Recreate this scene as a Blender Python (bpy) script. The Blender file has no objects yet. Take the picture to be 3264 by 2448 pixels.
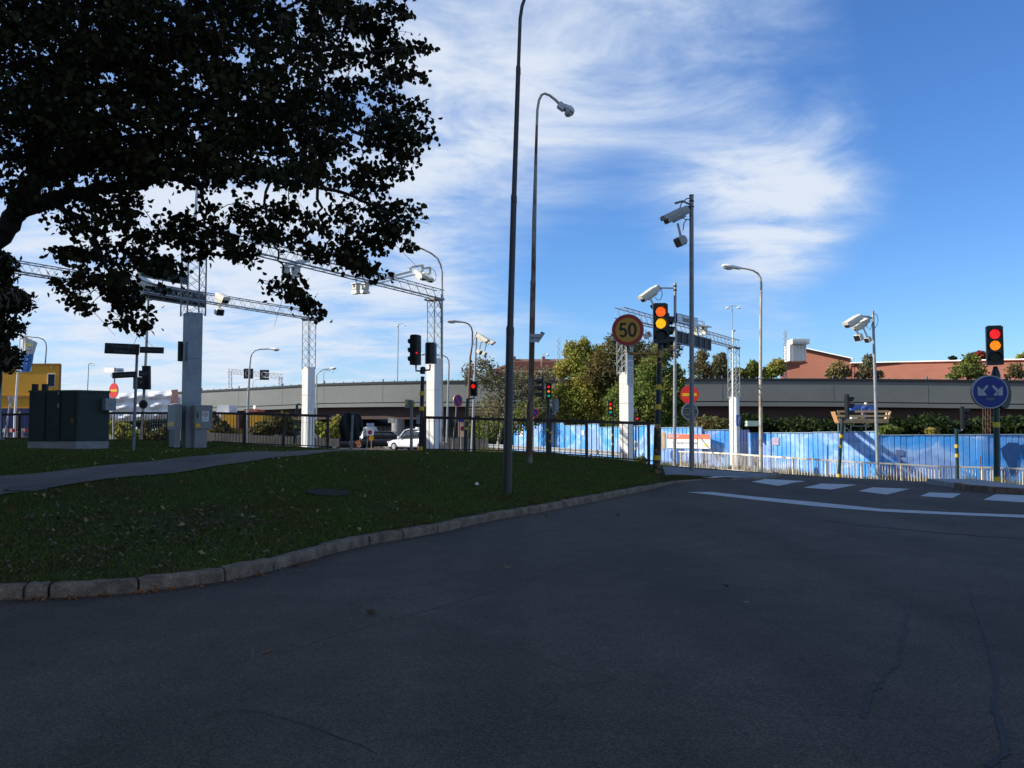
import bpy, math, random
import numpy as np
from mathutils import Vector, Matrix, noise
random.seed(7)
rng = np.random.default_rng(7)
V = Vector
scn = bpy.context.scene
COL = scn.collection

# ------------------------------------------------------------------ camera
F = 2800.0
PITCH = math.atan(146.0 / F)
EYE = V((0, 0, 1.6))
cd = bpy.data.cameras.new('camera')
cam = bpy.data.objects.new('camera', cd)
COL.objects.link(cam)
cam.location = EYE
cam.rotation_euler = (math.radians(90) + PITCH, 0, 0)
cd.sensor_width = 36
cd.lens = F / 3264 * 36
cd.clip_start = 0.1
cd.clip_end = 9000
scn.camera = cam

SUN_AZ = V((-1, -0.06, 0)).normalized()
SUN_EL = math.radians(33)
SUN_STRENGTH = 5.0
SKY_STRENGTH = 0.12
EXPOSURE = 0.5
scn.view_settings.view_transform = 'Standard'
scn.view_settings.look = 'None'
scn.view_settings.gamma = 1
scn.view_settings.use_curve_mapping = False
scn.view_settings.exposure = EXPOSURE


def ray(px, py):
    u = (px - 1632) / F
    v = (1224 - py) / F
    c, s = math.cos(PITCH), math.sin(PITCH)
    return V((u, c - v * s, s + v * c))


def P(px, py, Y):
    d = ray(px, py)
    return EYE + d * (Y / d.y)


def flat(px, py, z=0.0):
    d = ray(px, py)
    return EYE + d * ((z - EYE.z) / d.z)


# ------------------------------------------------------------------ world
def build_world():
    w = bpy.data.worlds.new('World')
    scn.world = w
    w.use_nodes = True
    nt = w.node_tree
    N, L = nt.nodes, nt.links
    N.clear()
    out = N.new('ShaderNodeOutputWorld')
    bg = N.new('ShaderNodeBackground')
    bg.inputs['Strength'].default_value = SKY_STRENGTH
    L.new(bg.outputs[0], out.inputs[0])
    sky = N.new('ShaderNodeTexSky')
    sky.sky_type = 'NISHITA'
    sky.sun_disc = False
    sky.sun_elevation = SUN_EL
    sky.sun_rotation = math.atan2(SUN_AZ.x, SUN_AZ.y)
    sky.air_density = 1.0
    sky.dust_density = 0.25
    sky.ozone_density = 3.0
    tc = N.new('ShaderNodeTexCoord')

    def m(op, a, b=None, c=None):
        n = N.new('ShaderNodeMath')
        n.operation = op
        for i, x in enumerate((a, b, c)):
            if x is None:
                continue
            if isinstance(x, (int, float)):
                n.inputs[i].default_value = x
            else:
                L.new(x, n.inputs[i])
        return n.outputs[0]
    dirn = tc.outputs['Generated']
    sep = N.new('ShaderNodeSeparateXYZ')
    L.new(dirn, sep.inputs[0])
    zz = m('ADD', m('MAXIMUM', sep.outputs[2], 0.0), 0.16)
    comb = N.new('ShaderNodeCombineXYZ')
    L.new(m('DIVIDE', sep.outputs[0], zz), comb.inputs[0])
    L.new(m('DIVIDE', sep.outputs[1], zz), comb.inputs[1])
    mp = N.new('ShaderNodeMapping')
    mp.inputs['Rotation'].default_value = (0, 0, math.radians(-35))
    mp.inputs['Scale'].default_value = (0.75, 1.5, 1)
    mp.inputs['Location'].default_value = (3.1, 1.7, 0)
    L.new(comb.outputs[0], mp.inputs[0])
    n1 = N.new('ShaderNodeTexNoise')
    n1.inputs['Scale'].default_value = 1.1
    n1.inputs['Detail'].default_value = 9
    n1.inputs['Roughness'].default_value = 0.60
    n1.inputs['Distortion'].default_value = 0.45
    L.new(mp.outputs[0], n1.inputs['Vector'])
    n2 = N.new('ShaderNodeTexNoise')
    n2.inputs['Scale'].default_value = 9
    n2.inputs['Detail'].default_value = 7
    n2.inputs['Roughness'].default_value = 0.66
    n2.inputs['Distortion'].default_value = 0.7
    L.new(mp.outputs[0], n2.inputs['Vector'])
    n3 = N.new('ShaderNodeTexNoise')
    n3.inputs['Scale'].default_value = 2.6
    n3.inputs['Detail'].default_value = 8
    n3.inputs['Roughness'].default_value = 0.62
    n3.inputs['Distortion'].default_value = 0.5
    mp3 = N.new('ShaderNodeMapping')
    mp3.inputs['Rotation'].default_value = (0, 0, math.radians(28))
    mp3.inputs['Scale'].default_value = (0.9, 1.35, 1)
    L.new(comb.outputs[0], mp3.inputs[0])
    L.new(mp3.outputs[0], n3.inputs['Vector'])
    total = m('ADD', m('ADD', m('MULTIPLY', n1.outputs[0], 0.78), m('MULTIPLY', n3.outputs[0], 0.62)), m('MULTIPLY', n2.outputs[0], 0.14))
    rear = N.new('ShaderNodeVectorMath')
    rear.operation = 'DOT_PRODUCT'
    L.new(dirn, rear.inputs[0])
    rear.inputs[1].default_value = (0, -1, 0.35)
    total = m('ADD', total, m('MULTIPLY', m('MAXIMUM', rear.outputs['Value'], 0.0), 0.34))  # extra unseen cloud added behind the camera to whiten the foreground fill light
    blobs = [(2480, 640, 150, .42), (2640, 540, 120, .32), (2330, 800, 170, .34), (2560, 860, 120, .20), (2150, 560, 170, .12),
             (1500, 150, 330, .20), (1950, 130, 330, .24), (2420, 90, 200, .20), (1380, 520, 230, .16), (1700, 480, 200, .16),
             (950, 1050, 380, .26), (350, 1020, 420, .28), (1420, 1020, 160, .20), (700, 600, 500, .16), (200, 760, 260, .10),
             (2560, 1070, 90, .22), (3150, 520, 90, .05), (2850, 400, 110, .14), (2960, 640, 130, .12), (2780, 740, 110, .10), (2720, 330, 110, .10), (1100, 200, 260, .12),
             (1960, 720, 170, -.34), (1620, 760, 130, -.16), (1500, 640, 120, -.08), (1180, 620, 90, -.06), (3050, 180, 300, -.32), (3050, 1000, 330, -.40), (2520, 270, 70, -.10), (1900, 950, 130, -.14),
             (2700, 1010, 130, -.20), (3100, 500, 200, -.12), (2250, 1020, 100, -.06)]
    bsum = 0.0
    for (x, y, s, a) in blobs:
        d = ray(x, y).normalized()
        vm = N.new('ShaderNodeVectorMath')
        vm.operation = 'DOT_PRODUCT'
        L.new(dirn, vm.inputs[0])
        vm.inputs[1].default_value = d
        sg = s / F
        g = m('EXPONENT', m('MULTIPLY', m('SUBTRACT', 1.0, vm.outputs['Value']), -1.0 / (sg * sg)))
        bsum = m('ADD', bsum, m('MULTIPLY', g, a))
    total = m('ADD', total, m('MULTIPLY', bsum, m('ADD', m('MULTIPLY', n3.outputs[0], 2.2), -0.1)))
    mr = N.new('ShaderNodeMapRange')
    mr.interpolation_type = 'SMOOTHSTEP'
    mr.inputs['From Min'].default_value = 0.62
    mr.inputs['From Max'].default_value = 1.46
    L.new(total, mr.inputs['Value'])
    mask = m('MULTIPLY', mr.outputs[0], 0.93)
    # sky colour: deepen a little
    hsv = N.new('ShaderNodeHueSaturation')
    hsv.inputs['Saturation'].default_value = 1.12
    hsv.inputs['Value'].default_value = 1.0
    L.new(sky.outputs[0], hsv.inputs['Color'])
    tint = N.new('ShaderNodeMix')
    tint.data_type = 'RGBA'
    tint.blend_type = 'MULTIPLY'
    tint.inputs[0].default_value = 1.0
    tint.inputs[7].default_value = (0.57, 0.76, 1.03, 1)
    L.new(hsv.outputs[0], tint.inputs[6])
    mix = N.new('ShaderNodeMix')
    mix.data_type = 'RGBA'
    L.new(mask, mix.inputs[0])
    L.new(tint.outputs[2], mix.inputs[6])
    k = 1 / SKY_STRENGTH
    cc = N.new('ShaderNodeMix')
    cc.data_type = 'RGBA'
    L.new(m('POWER', mr.outputs[0], 2.0), cc.inputs[0])
    cc.inputs[6].default_value = (0.38 * k, 0.49 * k, 0.66 * k, 1)
    cc.inputs[7].default_value = (0.54 * k, 0.59 * k, 0.67 * k, 1)
    L.new(cc.outputs[2], mix.inputs[7])
    L.new(mix.outputs[2], bg.inputs[0])


build_world()
sd = bpy.data.lights.new('sun', 'SUN')
sd.energy = SUN_STRENGTH
sd.angle = math.radians(0.53)
sd.color = (1.0, 0.93, 0.82)
sun = bpy.data.objects.new('sun', sd)
COL.objects.link(sun)
sdir = V((SUN_AZ.x * math.cos(SUN_EL), SUN_AZ.y * math.cos(SUN_EL), math.sin(SUN_EL)))
sun.rotation_euler = sdir.to_track_quat('Z', 'Y').to_euler()
sun.location = sdir * 100

# ------------------------------------------------------------------ materials
MT = {}


def mat(name, col, rough=.7, metal=0.0, var=.15, scale=3.0, col2=None, lo=.35, hi=.65, bump=0.0, bscale=40, spec=.4,
        stretch=(1, 1, 1), emit=None, estr=0.0, fine=0.0, fscale=120, island=0.0, trans=0.0, detail=5):
    if name in MT:
        return MT[name]
    m = bpy.data.materials.new(name)
    m.use_nodes = True
    nt = m.node_tree
    N, L = nt.nodes, nt.links
    b = N['Principled BSDF']
    b.inputs['Roughness'].default_value = rough
    b.inputs['Metallic'].default_value = metal
    b.inputs['Specular IOR Level'].default_value = spec
    geo = N.new('ShaderNodeNewGeometry')
    mp = N.new('ShaderNodeMapping')
    mp.inputs['Scale'].default_value = stretch
    L.new(geo.outputs['Position'], mp.inputs[0])
    ns = N.new('ShaderNodeTexNoise')
    ns.inputs['Scale'].default_value = scale
    ns.inputs['Detail'].default_value = detail
    ns.inputs['Roughness'].default_value = .62
    L.new(mp.outputs[0], ns.inputs['Vector'])
    mr = N.new('ShaderNodeMapRange')
    mr.inputs['From Min'].default_value = lo
    mr.inputs['From Max'].default_value = hi
    L.new(ns.outputs[0], mr.inputs[0])
    mx = N.new('ShaderNodeMix')
    mx.data_type = 'RGBA'
    L.new(mr.outputs[0], mx.inputs[0])
    c1 = tuple(min(1, x * (1 + var)) for x in col) + (1,)
    c2 = tuple(col2) + (1,) if col2 else tuple(x * (1 - var) for x in col) + (1,)
    mx.inputs[6].default_value = c1
    mx.inputs[7].default_value = c2
    res = mx.outputs[2]
    if fine:
        nf = N.new('ShaderNodeTexNoise')
        nf.inputs['Scale'].default_value = fscale
        nf.inputs['Detail'].default_value = 3
        nf.inputs['Roughness'].default_value = .7
        L.new(geo.outputs['Position'], nf.inputs['Vector'])
        r2 = N.new('ShaderNodeMapRange')
        r2.inputs['From Min'].default_value = .3
        r2.inputs['From Max'].default_value = .7
        r2.inputs['To Min'].default_value = 1 - fine
        r2.inputs['To Max'].default_value = 1 + fine
        L.new(nf.outputs[0], r2.inputs[0])
        vm = N.new('ShaderNodeVectorMath')
        vm.operation = 'SCALE'
        L.new(res, vm.inputs[0])
        L.new(r2.outputs[0], vm.inputs['Scale'])
        res = vm.outputs[0]
    if island:
        r3 = N.new('ShaderNodeMapRange')
        r3.inputs['To Min'].default_value = 1 - island
        r3.inputs['To Max'].default_value = 1 + island
        L.new(geo.outputs['Random Per Island'], r3.inputs[0])
        vm = N.new('ShaderNodeVectorMath')
        vm.operation = 'SCALE'
        L.new(res, vm.inputs[0])
        L.new(r3.outputs[0], vm.inputs['Scale'])
        res = vm.outputs[0]
    L.new(res, b.inputs['Base Color'])
    if bump:
        nb = N.new('ShaderNodeTexNoise')
        nb.inputs['Scale'].default_value = bscale
        nb.inputs['Detail'].default_value = 4
        L.new(geo.outputs['Position'], nb.inputs['Vector'])
        bp = N.new('ShaderNodeBump')
        bp.inputs['Strength'].default_value = bump
        bp.inputs['Distance'].default_value = 0.02
        L.new(nb.outputs[0], bp.inputs['Height'])
        L.new(bp.outputs[0], b.inputs['Normal'])
    if emit:
        b.inputs['Emission Color'].default_value = tuple(emit) + (1,)
        b.inputs['Emission Strength'].default_value = estr
    if trans:
        t = N.new('ShaderNodeBsdfTranslucent')
        L.new(res, t.inputs[0])
        ms = N.new('ShaderNodeMixShader')
        ms.inputs[0].default_value = trans
        L.new(b.outputs[0], ms.inputs[1])
        L.new(t.outputs[0], ms.inputs[2])
        L.new(ms.outputs[0], N['Material Output'].inputs[0])
    MT[name] = m
    return m


M = dict(
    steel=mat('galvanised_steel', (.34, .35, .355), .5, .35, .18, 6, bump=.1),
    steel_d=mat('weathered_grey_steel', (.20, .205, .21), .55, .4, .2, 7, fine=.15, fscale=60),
    dkpost=mat('dark_brown_painted_steel', (.045, .037, .034), .5, .1, .2, 5, col2=(.06, .052, .045), stretch=(4, 4, .5), bump=.05),
    rust=mat('rusting_grey_paint', (.26, .24, .20), .7, .1, .15, 1.6, col2=(.10, .045, .022), lo=.42, hi=.58, stretch=(1.5, 1.5, .45), fine=.25, fscale=30),
    rustpale=mat('pale_paint_with_rust', (.45, .41, .33), .7, 0, .12, 2.2, col2=(.22, .11, .06), lo=.5, hi=.66, stretch=(1.5, 1.5, .6), fine=.15, fscale=25),
    brown=mat('brown_painted_steel', (.12, .055, .038), .65, 0, .2, 3, col2=(.16, .09, .06)),
    railbrown=mat('worn_brown_rail_paint', (.030, .019, .016), .6, .1, .25, 3, col2=(.06, .055, .058), lo=.5, hi=.68, fine=.2, fscale=40),
    railwhite=mat('worn_cream_rail_paint', (.66, .60, .48), .65, 0, .12, 2.5, col2=(.26, .15, .09), lo=.52, hi=.66, fine=.1, fscale=40),
    sgreen=mat('dark_green_signal_paint', (.018, .045, .040), .4, .1, .2, 5),
    sblack=mat('black_signal_plastic', (.008, .009, .010), .35, 0, .15, 8),
    navy=mat('blue_black_pole_paint', (.012, .016, .024), .45, .1, .2, 9, col2=(.02, .017, .014), fine=.3, fscale=60),
    peel=mat('peeling_black_paint_on_yellow', (.016, .014, .012), .6, 0, .2, 7, col2=(.22, .12, .03), lo=.5, hi=.62, fine=.3, fscale=50),
    yellow=mat('yellow_reflective_band', (.62, .42, .02), .5, 0, .08, 8, fine=.1, fscale=50),
    ochre=mat('rusting_yellow_paint', (.33, .20, .05), .6, 0, .15, 9, col2=(.10, .05, .02), lo=.5, hi=.62),
    cream=mat('cream_camera_paint', (.66, .63, .52), .5, 0, .08, 8),
    greycam=mat('grey_camera_paint', (.33, .34, .34), .55, 0, .1, 8, fine=.12, fscale=50),
    white=mat('white_painted_metal', (.80, .80, .78), .5, 0, .04, 2, fine=.03, fscale=12),
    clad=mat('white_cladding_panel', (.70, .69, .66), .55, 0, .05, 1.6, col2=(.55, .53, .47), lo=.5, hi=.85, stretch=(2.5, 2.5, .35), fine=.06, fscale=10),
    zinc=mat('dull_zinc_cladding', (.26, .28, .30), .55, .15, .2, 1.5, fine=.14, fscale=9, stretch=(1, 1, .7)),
    glassbowl=mat('clear_lamp_bowl', (.62, .62, .58), .25, 0, .06, 8, spec=.6),
    lamphead=mat('pale_grey_lamp_paint', (.52, .54, .56), .45, 0, .06, 6),
    darkglass=mat('dark_window_glass', (.02, .022, .025), .12, 0, .1, 4, spec=.8),
    concrete=mat('grey_concrete', (.25, .25, .24), .85, 0, .15, 3, bump=.2, fine=.12, fscale=30),
    granite=mat('granite_kerb', (.19, .135, .095), .9, 0, .3, 5, col2=(.11, .08, .058), bump=.5, bscale=45, fine=.45, fscale=60, spec=.15),
    cabgreen=mat('dark_green_cabinet_paint', (.022, .034, .030), .55, 0, .12, 3, fine=.12, fscale=30),
    cabtop=mat('mossy_green_cabinet_lid', (.035, .055, .035), .7, 0, .3, 9, fine=.2, fscale=30),
    cabgrey=mat('grey_cabinet_paint', (.22, .225, .215), .55, 0, .08, 3, fine=.05, fscale=30),
    fascia=mat('grey_bridge_paint', (.15, .158, .145), .6, 0, .07, .15, fine=.05, fscale=.8, stretch=(1, 1, 3)),
    girder=mat('rust_brown_bridge_steel', (.055, .026, .020), .7, 0, .15, .4),
    dark=mat('near_black_metal', (.015, .016, .017), .6, 0, .2, 5),
    brick=None, roof=mat('brown_roof_tiles', (.16, .085, .06), .8, 0, .15, .8, fine=.2, fscale=4),
    wood=mat('fresh_pine_timber', (.52, .36, .19), .7, 0, .18, 2, fine=.12, fscale=8),
    ply=mat('weathered_plywood', (.42, .31, .18), .75, 0, .15, 3),
    orange=mat('orange_container_paint', (.74, .36, .03), .5, 0, .07, .8, fine=.04, fscale=3),
    bluedark=mat('dark_blue_hoarding_paint', (.02, .035, .13), .6, 0, .15, 1),
    tarp=mat('blue_tarpaulin', (.04, .12, .40), .5, 0, .2, 2),
    wrap=mat('white_plastic_sheeting', (.72, .72, .72), .4, 0, .12, .5, bump=.6, bscale=3),
    asphalt=None, red=mat('red_sign_face', (.62, .025, .018), .45, 0, .04, 5),
    signyel=mat('yellow_sign_face', (.70, .40, .02), .45, 0, .05, 5),
    signblue=mat('blue_sign_face', (.006, .022, .19), .45, 0, .06, 5),
    signwhite=mat('white_sign_face', (.70, .71, .70), .45, 0, .03, 5),
    ink=mat('black_lettering', (.012, .012, .013), .5, 0, .05, 5),
    greyink=mat('grey_lettering', (.10, .105, .11), .5, 0, .05, 5),
    coral=mat('coral_banner_band', (.78, .17, .09), .5, 0, .05, 2),
    yellowlogo=mat('yellow_print', (.75, .62, .08), .5, 0, .1, 8),
    pinkred=mat('pinkish_red_print', (.45, .05, .07), .5, 0, .05, 4),
    paint=mat('worn_white_road_paint', (.40, .41, .40), .8, 0, .12, 5, fine=.3, fscale=50, bump=.2),
    tyre=mat('black_tyre_rubber', (.012, .012, .012), .8), rim=mat('alloy_rim', (.4, .4, .42), .4, .6),
    carsilver=mat('beige_silver_car_paint', (.40, .38, .34), .3, .4, .03, 2),
    carwhite=mat('white_car_paint', (.78, .79, .80), .25, 0, .02, 2, spec=.6),
    cardark=mat('black_car_paint', (.02, .022, .028), .25, .1, .05, 2),
    carblue=mat('pale_blue_car_paint', (.30, .36, .40), .3, .3, .03, 2),
    bag=mat('black_plastic_sack', (.008, .012, .012), .42, 0, .3, 6, bump=.5, bscale=14, spec=.22),
    skin=mat('skin', (.45, .26, .18), .6), bluecloth=mat('blue_work_jacket', (.05, .10, .35), .8), hivis=mat('orange_work_trousers', (.55, .18, .03), .8),
    bark=mat('dark_bark', (.030, .024, .019), .9, 0, .3, 8, bump=.6, bscale=20),
    birchbark=mat('pale_bark', (.38, .34, .28), .85, 0, .3, 3, col2=(.12, .09, .07)),
    twig=mat('brown_twigs', (.10, .075, .05), .9),
    rock=mat('pale_boulder', (.36, .33, .29), .9, 0, .15, 3, bump=.5, bscale=8),
)


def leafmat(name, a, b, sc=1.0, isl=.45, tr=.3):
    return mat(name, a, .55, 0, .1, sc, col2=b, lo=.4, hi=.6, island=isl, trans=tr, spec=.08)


LM = dict(
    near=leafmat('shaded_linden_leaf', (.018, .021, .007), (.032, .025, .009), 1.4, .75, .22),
    yg=leafmat('yellow_green_leaf', (.26, .30, .06), (.38, .32, .08), .5, .5, .42),
    gr=leafmat('mid_green_leaf', (.12, .17, .04), (.21, .22, .055), .5, .5, .4),
    br=leafmat('brownish_leaf', (.19, .14, .05), (.12, .13, .05), .5, .5, .4),
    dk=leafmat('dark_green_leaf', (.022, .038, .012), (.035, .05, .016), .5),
    sp=leafmat('grey_green_birch_leaf', (.15, .16, .08), (.20, .17, .09), .5),
    rd=leafmat('red_autumn_leaf', (.25, .04, .03), (.20, .06, .03), .5),
    fl=leafmat('fallen_dry_leaf', (.23, .155, .065), (.13, .085, .035), 3, .5, .1),
    flo=leafmat('fallen_orange_leaf', (.26, .10, .03), (.20, .07, .03), 3, .3, .1),
    dry=leafmat('dry_verge_grass', (.24, .20, .09), (.12, .13, .05), 1.5, .4, .2),
    grass=leafmat('lawn_grass', (.068, .104, .018), (.098, .094, .022), .9, .55, .2),
)


def brick_mat(name, c1, c2, mortar, sc=4.0, rotx=True):
    m = bpy.data.materials.new(name)
    m.use_nodes = True
    N, L = m.node_tree.nodes, m.node_tree.links
    b = N['Principled BSDF']
    b.inputs['Roughness'].default_value = .85
    geo = N.new('ShaderNodeNewGeometry')
    sep = N.new('ShaderNodeSeparateXYZ')
    L.new(geo.outputs['Position'], sep.inputs[0])
    ad = N.new('ShaderNodeMath')
    L.new(sep.outputs[0], ad.inputs[0])
    L.new(sep.outputs[1], ad.inputs[1])
    cb = N.new('ShaderNodeCombineXYZ')
    L.new(ad.outputs[0], cb.inputs[0])
    L.new(sep.outputs[2], cb.inputs[1])
    bt = N.new('ShaderNodeTexBrick')
    bt.inputs['Scale'].default_value = sc
    bt.inputs['Color1'].default_value = c1 + (1,)
    bt.inputs['Color2'].default_value = c2 + (1,)
    bt.inputs['Mortar'].default_value = mortar + (1,)
    bt.inputs['Mortar Size'].default_value = .015
    L.new(cb.outputs[0], bt.inputs[0])
    ns = N.new('ShaderNodeTexNoise')
    ns.inputs['Scale'].default_value = .25
    ns.inputs['Detail'].default_value = 6
    L.new(geo.outputs['Position'], ns.inputs[0])
    mr = N.new('ShaderNodeMapRange')
    mr.inputs['To Min'].default_value = .75
    mr.inputs['To Max'].default_value = 1.25
    L.new(ns.outputs[0], mr.inputs[0])
    vm = N.new('ShaderNodeVectorMath')
    vm.operation = 'SCALE'
    L.new(bt.outputs[0], vm.inputs[0])
    L.new(mr.outputs[0], vm.inputs['Scale'])
    L.new(vm.outputs[0], b.inputs['Base Color'])
    return m


M['brick'] = brick_mat('red_brick', (.33, .115, .068), (.28, .095, .058), (.26, .13, .09))
M['brickdk'] = brick_mat('dark_red_brick', (.34, .11, .07), (.28, .09, .06), (.2, .1, .08))


def asphalt_mat(name, base, tint=(1, 1, 1), cracks=True):
    m = bpy.data.materials.new(name)
    m.use_nodes = True
    N, L = m.node_tree.nodes, m.node_tree.links
    b = N['Principled BSDF']
    b.inputs['Roughness'].default_value = .82
    b.inputs['Specular IOR Level'].default_value = .2
    geo = N.new('ShaderNodeNewGeometry')

    def noise(sc, det=4, ro=.6, vec=None):
        n = N.new('ShaderNodeTexNoise')
        n.inputs['Scale'].default_value = sc
        n.inputs['Detail'].default_value = det
        n.inputs['Roughness'].default_value = ro
        L.new(vec or geo.outputs['Position'], n.inputs['Vector'])
        return n.outputs[0]

    def rng_(x, a, b_, c, d):
        r = N.new('ShaderNodeMapRange')
        for k, v in zip(('From Min', 'From Max', 'To Min', 'To Max'), (a, b_, c, d)):
            r.inputs[k].default_value = v
        L.new(x, r.inputs[0])
        return r.outputs[0]

    def mul(a, b_):
        n = N.new('ShaderNodeMath')
        n.operation = 'MULTIPLY'
        L.new(a, n.inputs[0])
        if isinstance(b_, float):
            n.inputs[1].default_value = b_
        else:
            L.new(b_, n.inputs[1])
        return n.outputs[0]
    big = rng_(noise(.22, 5), .3, .7, .72, 1.25)
    mid = rng_(noise(2.2, 5), .3, .7, .85, 1.15)
    vo = N.new('ShaderNodeTexVoronoi')
    vo.inputs['Scale'].default_value = 95
    L.new(geo.outputs['Position'], vo.inputs['Vector'])
    speck = rng_(vo.outputs['Color'], .35, 1.0, .76, 1.9)
    f = mul(mul(big, mid), speck)
    mp = N.new('ShaderNodeMapping')
    mp.inputs['Scale'].default_value = (.9, .12, 1)
    mp.inputs['Rotation'].default_value = (0, 0, math.radians(12))
    L.new(geo.outputs['Position'], mp.inputs[0])
    tr = rng_(noise(.9, 3, .5, mp.outputs[0]), .38, .62, .84, 1.1)
    f = mul(f, tr)
    if cracks:
        v2 = N.new('ShaderNodeTexVoronoi')
        v2.feature = 'DISTANCE_TO_EDGE'
        v2.inputs['Scale'].default_value = .12
        dv = N.new('ShaderNodeTexNoise')
        dv.inputs['Scale'].default_value = 1.1
        dv.inputs['Detail'].default_value = 4
        L.new(geo.outputs['Position'], dv.inputs['Vector'])
        ad = N.new('ShaderNodeVectorMath')
        ad.operation = 'MULTIPLY_ADD'
        L.new(dv.outputs['Color'], ad.inputs[0])
        ad.inputs[1].default_value = (.9, .9, .9)
        L.new(geo.outputs['Position'], ad.inputs[2])
        L.new(ad.outputs[0], v2.inputs['Vector'])
        f = mul(f, rng_(v2.outputs['Distance'], 0.0004, .0035, .84, 1.0))
    sc = N.new('ShaderNodeVectorMath')
    sc.operation = 'SCALE'
    sc.inputs[0].default_value = tuple(base * t for t in tint)
    L.new(f, sc.inputs['Scale'])
    L.new(sc.outputs[0], b.inputs['Base Color'])
    bp = N.new('ShaderNodeBump')
    bp.inputs['Strength'].default_value = .5
    bp.inputs['Distance'].default_value = .008
    L.new(vo.outputs['Distance'], bp.inputs['Height'])
    L.new(bp.outputs[0], b.inputs['Normal'])
    return m


M['asphalt'] = asphalt_mat('asphalt', .050, (1.38, 1.05, .76))
M['pathasphalt'] = asphalt_mat('path_asphalt', .078, (1.35, 1.05, .78), False)


def mural_mat():
    m = bpy.data.materials.new('blue_cloud_mural_paint')
    m.use_nodes = True
    N, L = m.node_tree.nodes, m.node_tree.links
    b = N['Principled BSDF']
    b.inputs['Roughness'].default_value = .6
    geo = N.new('ShaderNodeNewGeometry')
    mp = N.new('ShaderNodeMapping')
    mp.inputs['Scale'].default_value = (1, 1, 1.3)
    L.new(geo.outputs['Position'], mp.inputs[0])
    n = N.new('ShaderNodeTexNoise')
    n.inputs['Scale'].default_value = .42
    n.inputs['Detail'].default_value = 6
    n.inputs['Distortion'].default_value = .3
    L.new(mp.outputs[0], n.inputs[0])
    cr = N.new('ShaderNodeValToRGB')
    e = cr.color_ramp.elements
    e[0].position = .36
    e[0].color = (.05, .34, .84, 1)
    e[1].position = .66
    e[1].color = (.26, .42, .76, 1)
    k = e.new(.46)
    k.color = (.15, .40, .82, 1)
    k = e.new(.50)
    k.color = (.33, .54, .88, 1)
    k = e.new(.57)
    k.color = (.21, .36, .70, 1)
    L.new(n.outputs[0], cr.inputs[0])
    oi = N.new('ShaderNodeObjectInfo')
    ra = N.new('ShaderNodeMapRange')
    ra.inputs['To Min'].default_value = .92
    ra.inputs['To Max'].default_value = 1.12
    L.new(oi.outputs['Random'], ra.inputs[0])
    nd = N.new('ShaderNodeTexNoise')
    nd.inputs['Scale'].default_value = 5
    nd.inputs['Detail'].default_value = 6
    L.new(geo.outputs['Position'], nd.inputs[0])
    rd_ = N.new('ShaderNodeMapRange')
    rd_.inputs['From Min'].default_value = .3
    rd_.inputs['From Max'].default_value = .62
    rd_.inputs['To Min'].default_value = .86
    rd_.inputs['To Max'].default_value = 1.0
    L.new(nd.outputs[0], rd_.inputs[0])
    mu = N.new('ShaderNodeMath')
    mu.operation = 'MULTIPLY'
    L.new(ra.outputs[0], mu.inputs[0])
    L.new(rd_.outputs[0], mu.inputs[1])
    vm = N.new('ShaderNodeVectorMath')
    vm.operation = 'SCALE'
    L.new(cr.outputs[0], vm.inputs[0])
    L.new(mu.outputs[0], vm.inputs['Scale'])
    L.new(vm.outputs[0], b.inputs['Base Color'])
    return m


M['mural'] = mural_mat()
M['shadowblue'] = mat('dark_blue_shadow_paint', (.015, .07, .22), .6, 0, .15, 3)  # dark blue for the sign shadows painted on the hoarding
M['hoardcap'] = mat('pale_blue_grey_cap', (.22, .32, .40), .6)


def lens_mat(name, col, st):
    m = lens_mat0(name, col, st)
    N, L = m.node_tree.nodes, m.node_tree.links
    g_ = N.new('ShaderNodeNewGeometry')
    v_ = N.new('ShaderNodeTexVoronoi')
    v_.inputs['Scale'].default_value = 38
    L.new(g_.outputs['Position'], v_.inputs['Vector'])
    r_ = N.new('ShaderNodeMapRange')
    r_.inputs['From Max'].default_value = .6
    r_.inputs['To Min'].default_value = st * 1.45
    r_.inputs['To Max'].default_value = st * .55
    L.new(v_.outputs['Distance'], r_.inputs[0])
    L.new(r_.outputs[0], N['Principled BSDF'].inputs['Emission Strength'])
    return m


def lens_mat0(name, col, st):
    return mat(name, tuple(c * .3 for c in col), .3, 0, .02, 3, emit=col, estr=st)


LR = lens_mat('lit_red_lens', (1.0, .012, .012), .95)
LRO = lens_mat('lit_red_orange_lens', (1.0, .13, .004), 1.0)
LA = lens_mat('lit_amber_lens', (1.0, .27, .0), 1.0)
LY = lens_mat('lit_yellow_lens', (1.0, .45, .0), 1.15)
LG = lens_mat('lit_green_lens', (.0, .42, .30), .8)
LO = mat('unlit_lens', (.008, .010, .009), .35, spec=.3)


# ------------------------------------------------------------------ mesh builder
ORG = {}


def _mesh(name, v, f, mt, smooth=True):
    me = bpy.data.meshes.new(name)
    me.from_pydata(v, [], f)
    if mt:
        me.materials.append(mt)
    me.update()
    if smooth:
        me.shade_smooth()
        me.set_sharp_from_angle(angle=math.radians(34))
    return me


def root(name, label, cat, loc, group=None):
    o = bpy.data.objects.new(name, None)
    COL.objects.link(o)
    o.empty_display_size = .2
    o.location = loc
    o['label'] = label
    o['category'] = cat
    if group:
        o['group'] = group
    ORG[o.name] = V(loc)
    return o


def tag(o, label=None, cat=None, group=None, kind=None):
    if label:
        o['label'] = label
    if cat:
        o['category'] = cat
    if group:
        o['group'] = group
    if kind:
        o['kind'] = kind
    return o


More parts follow.
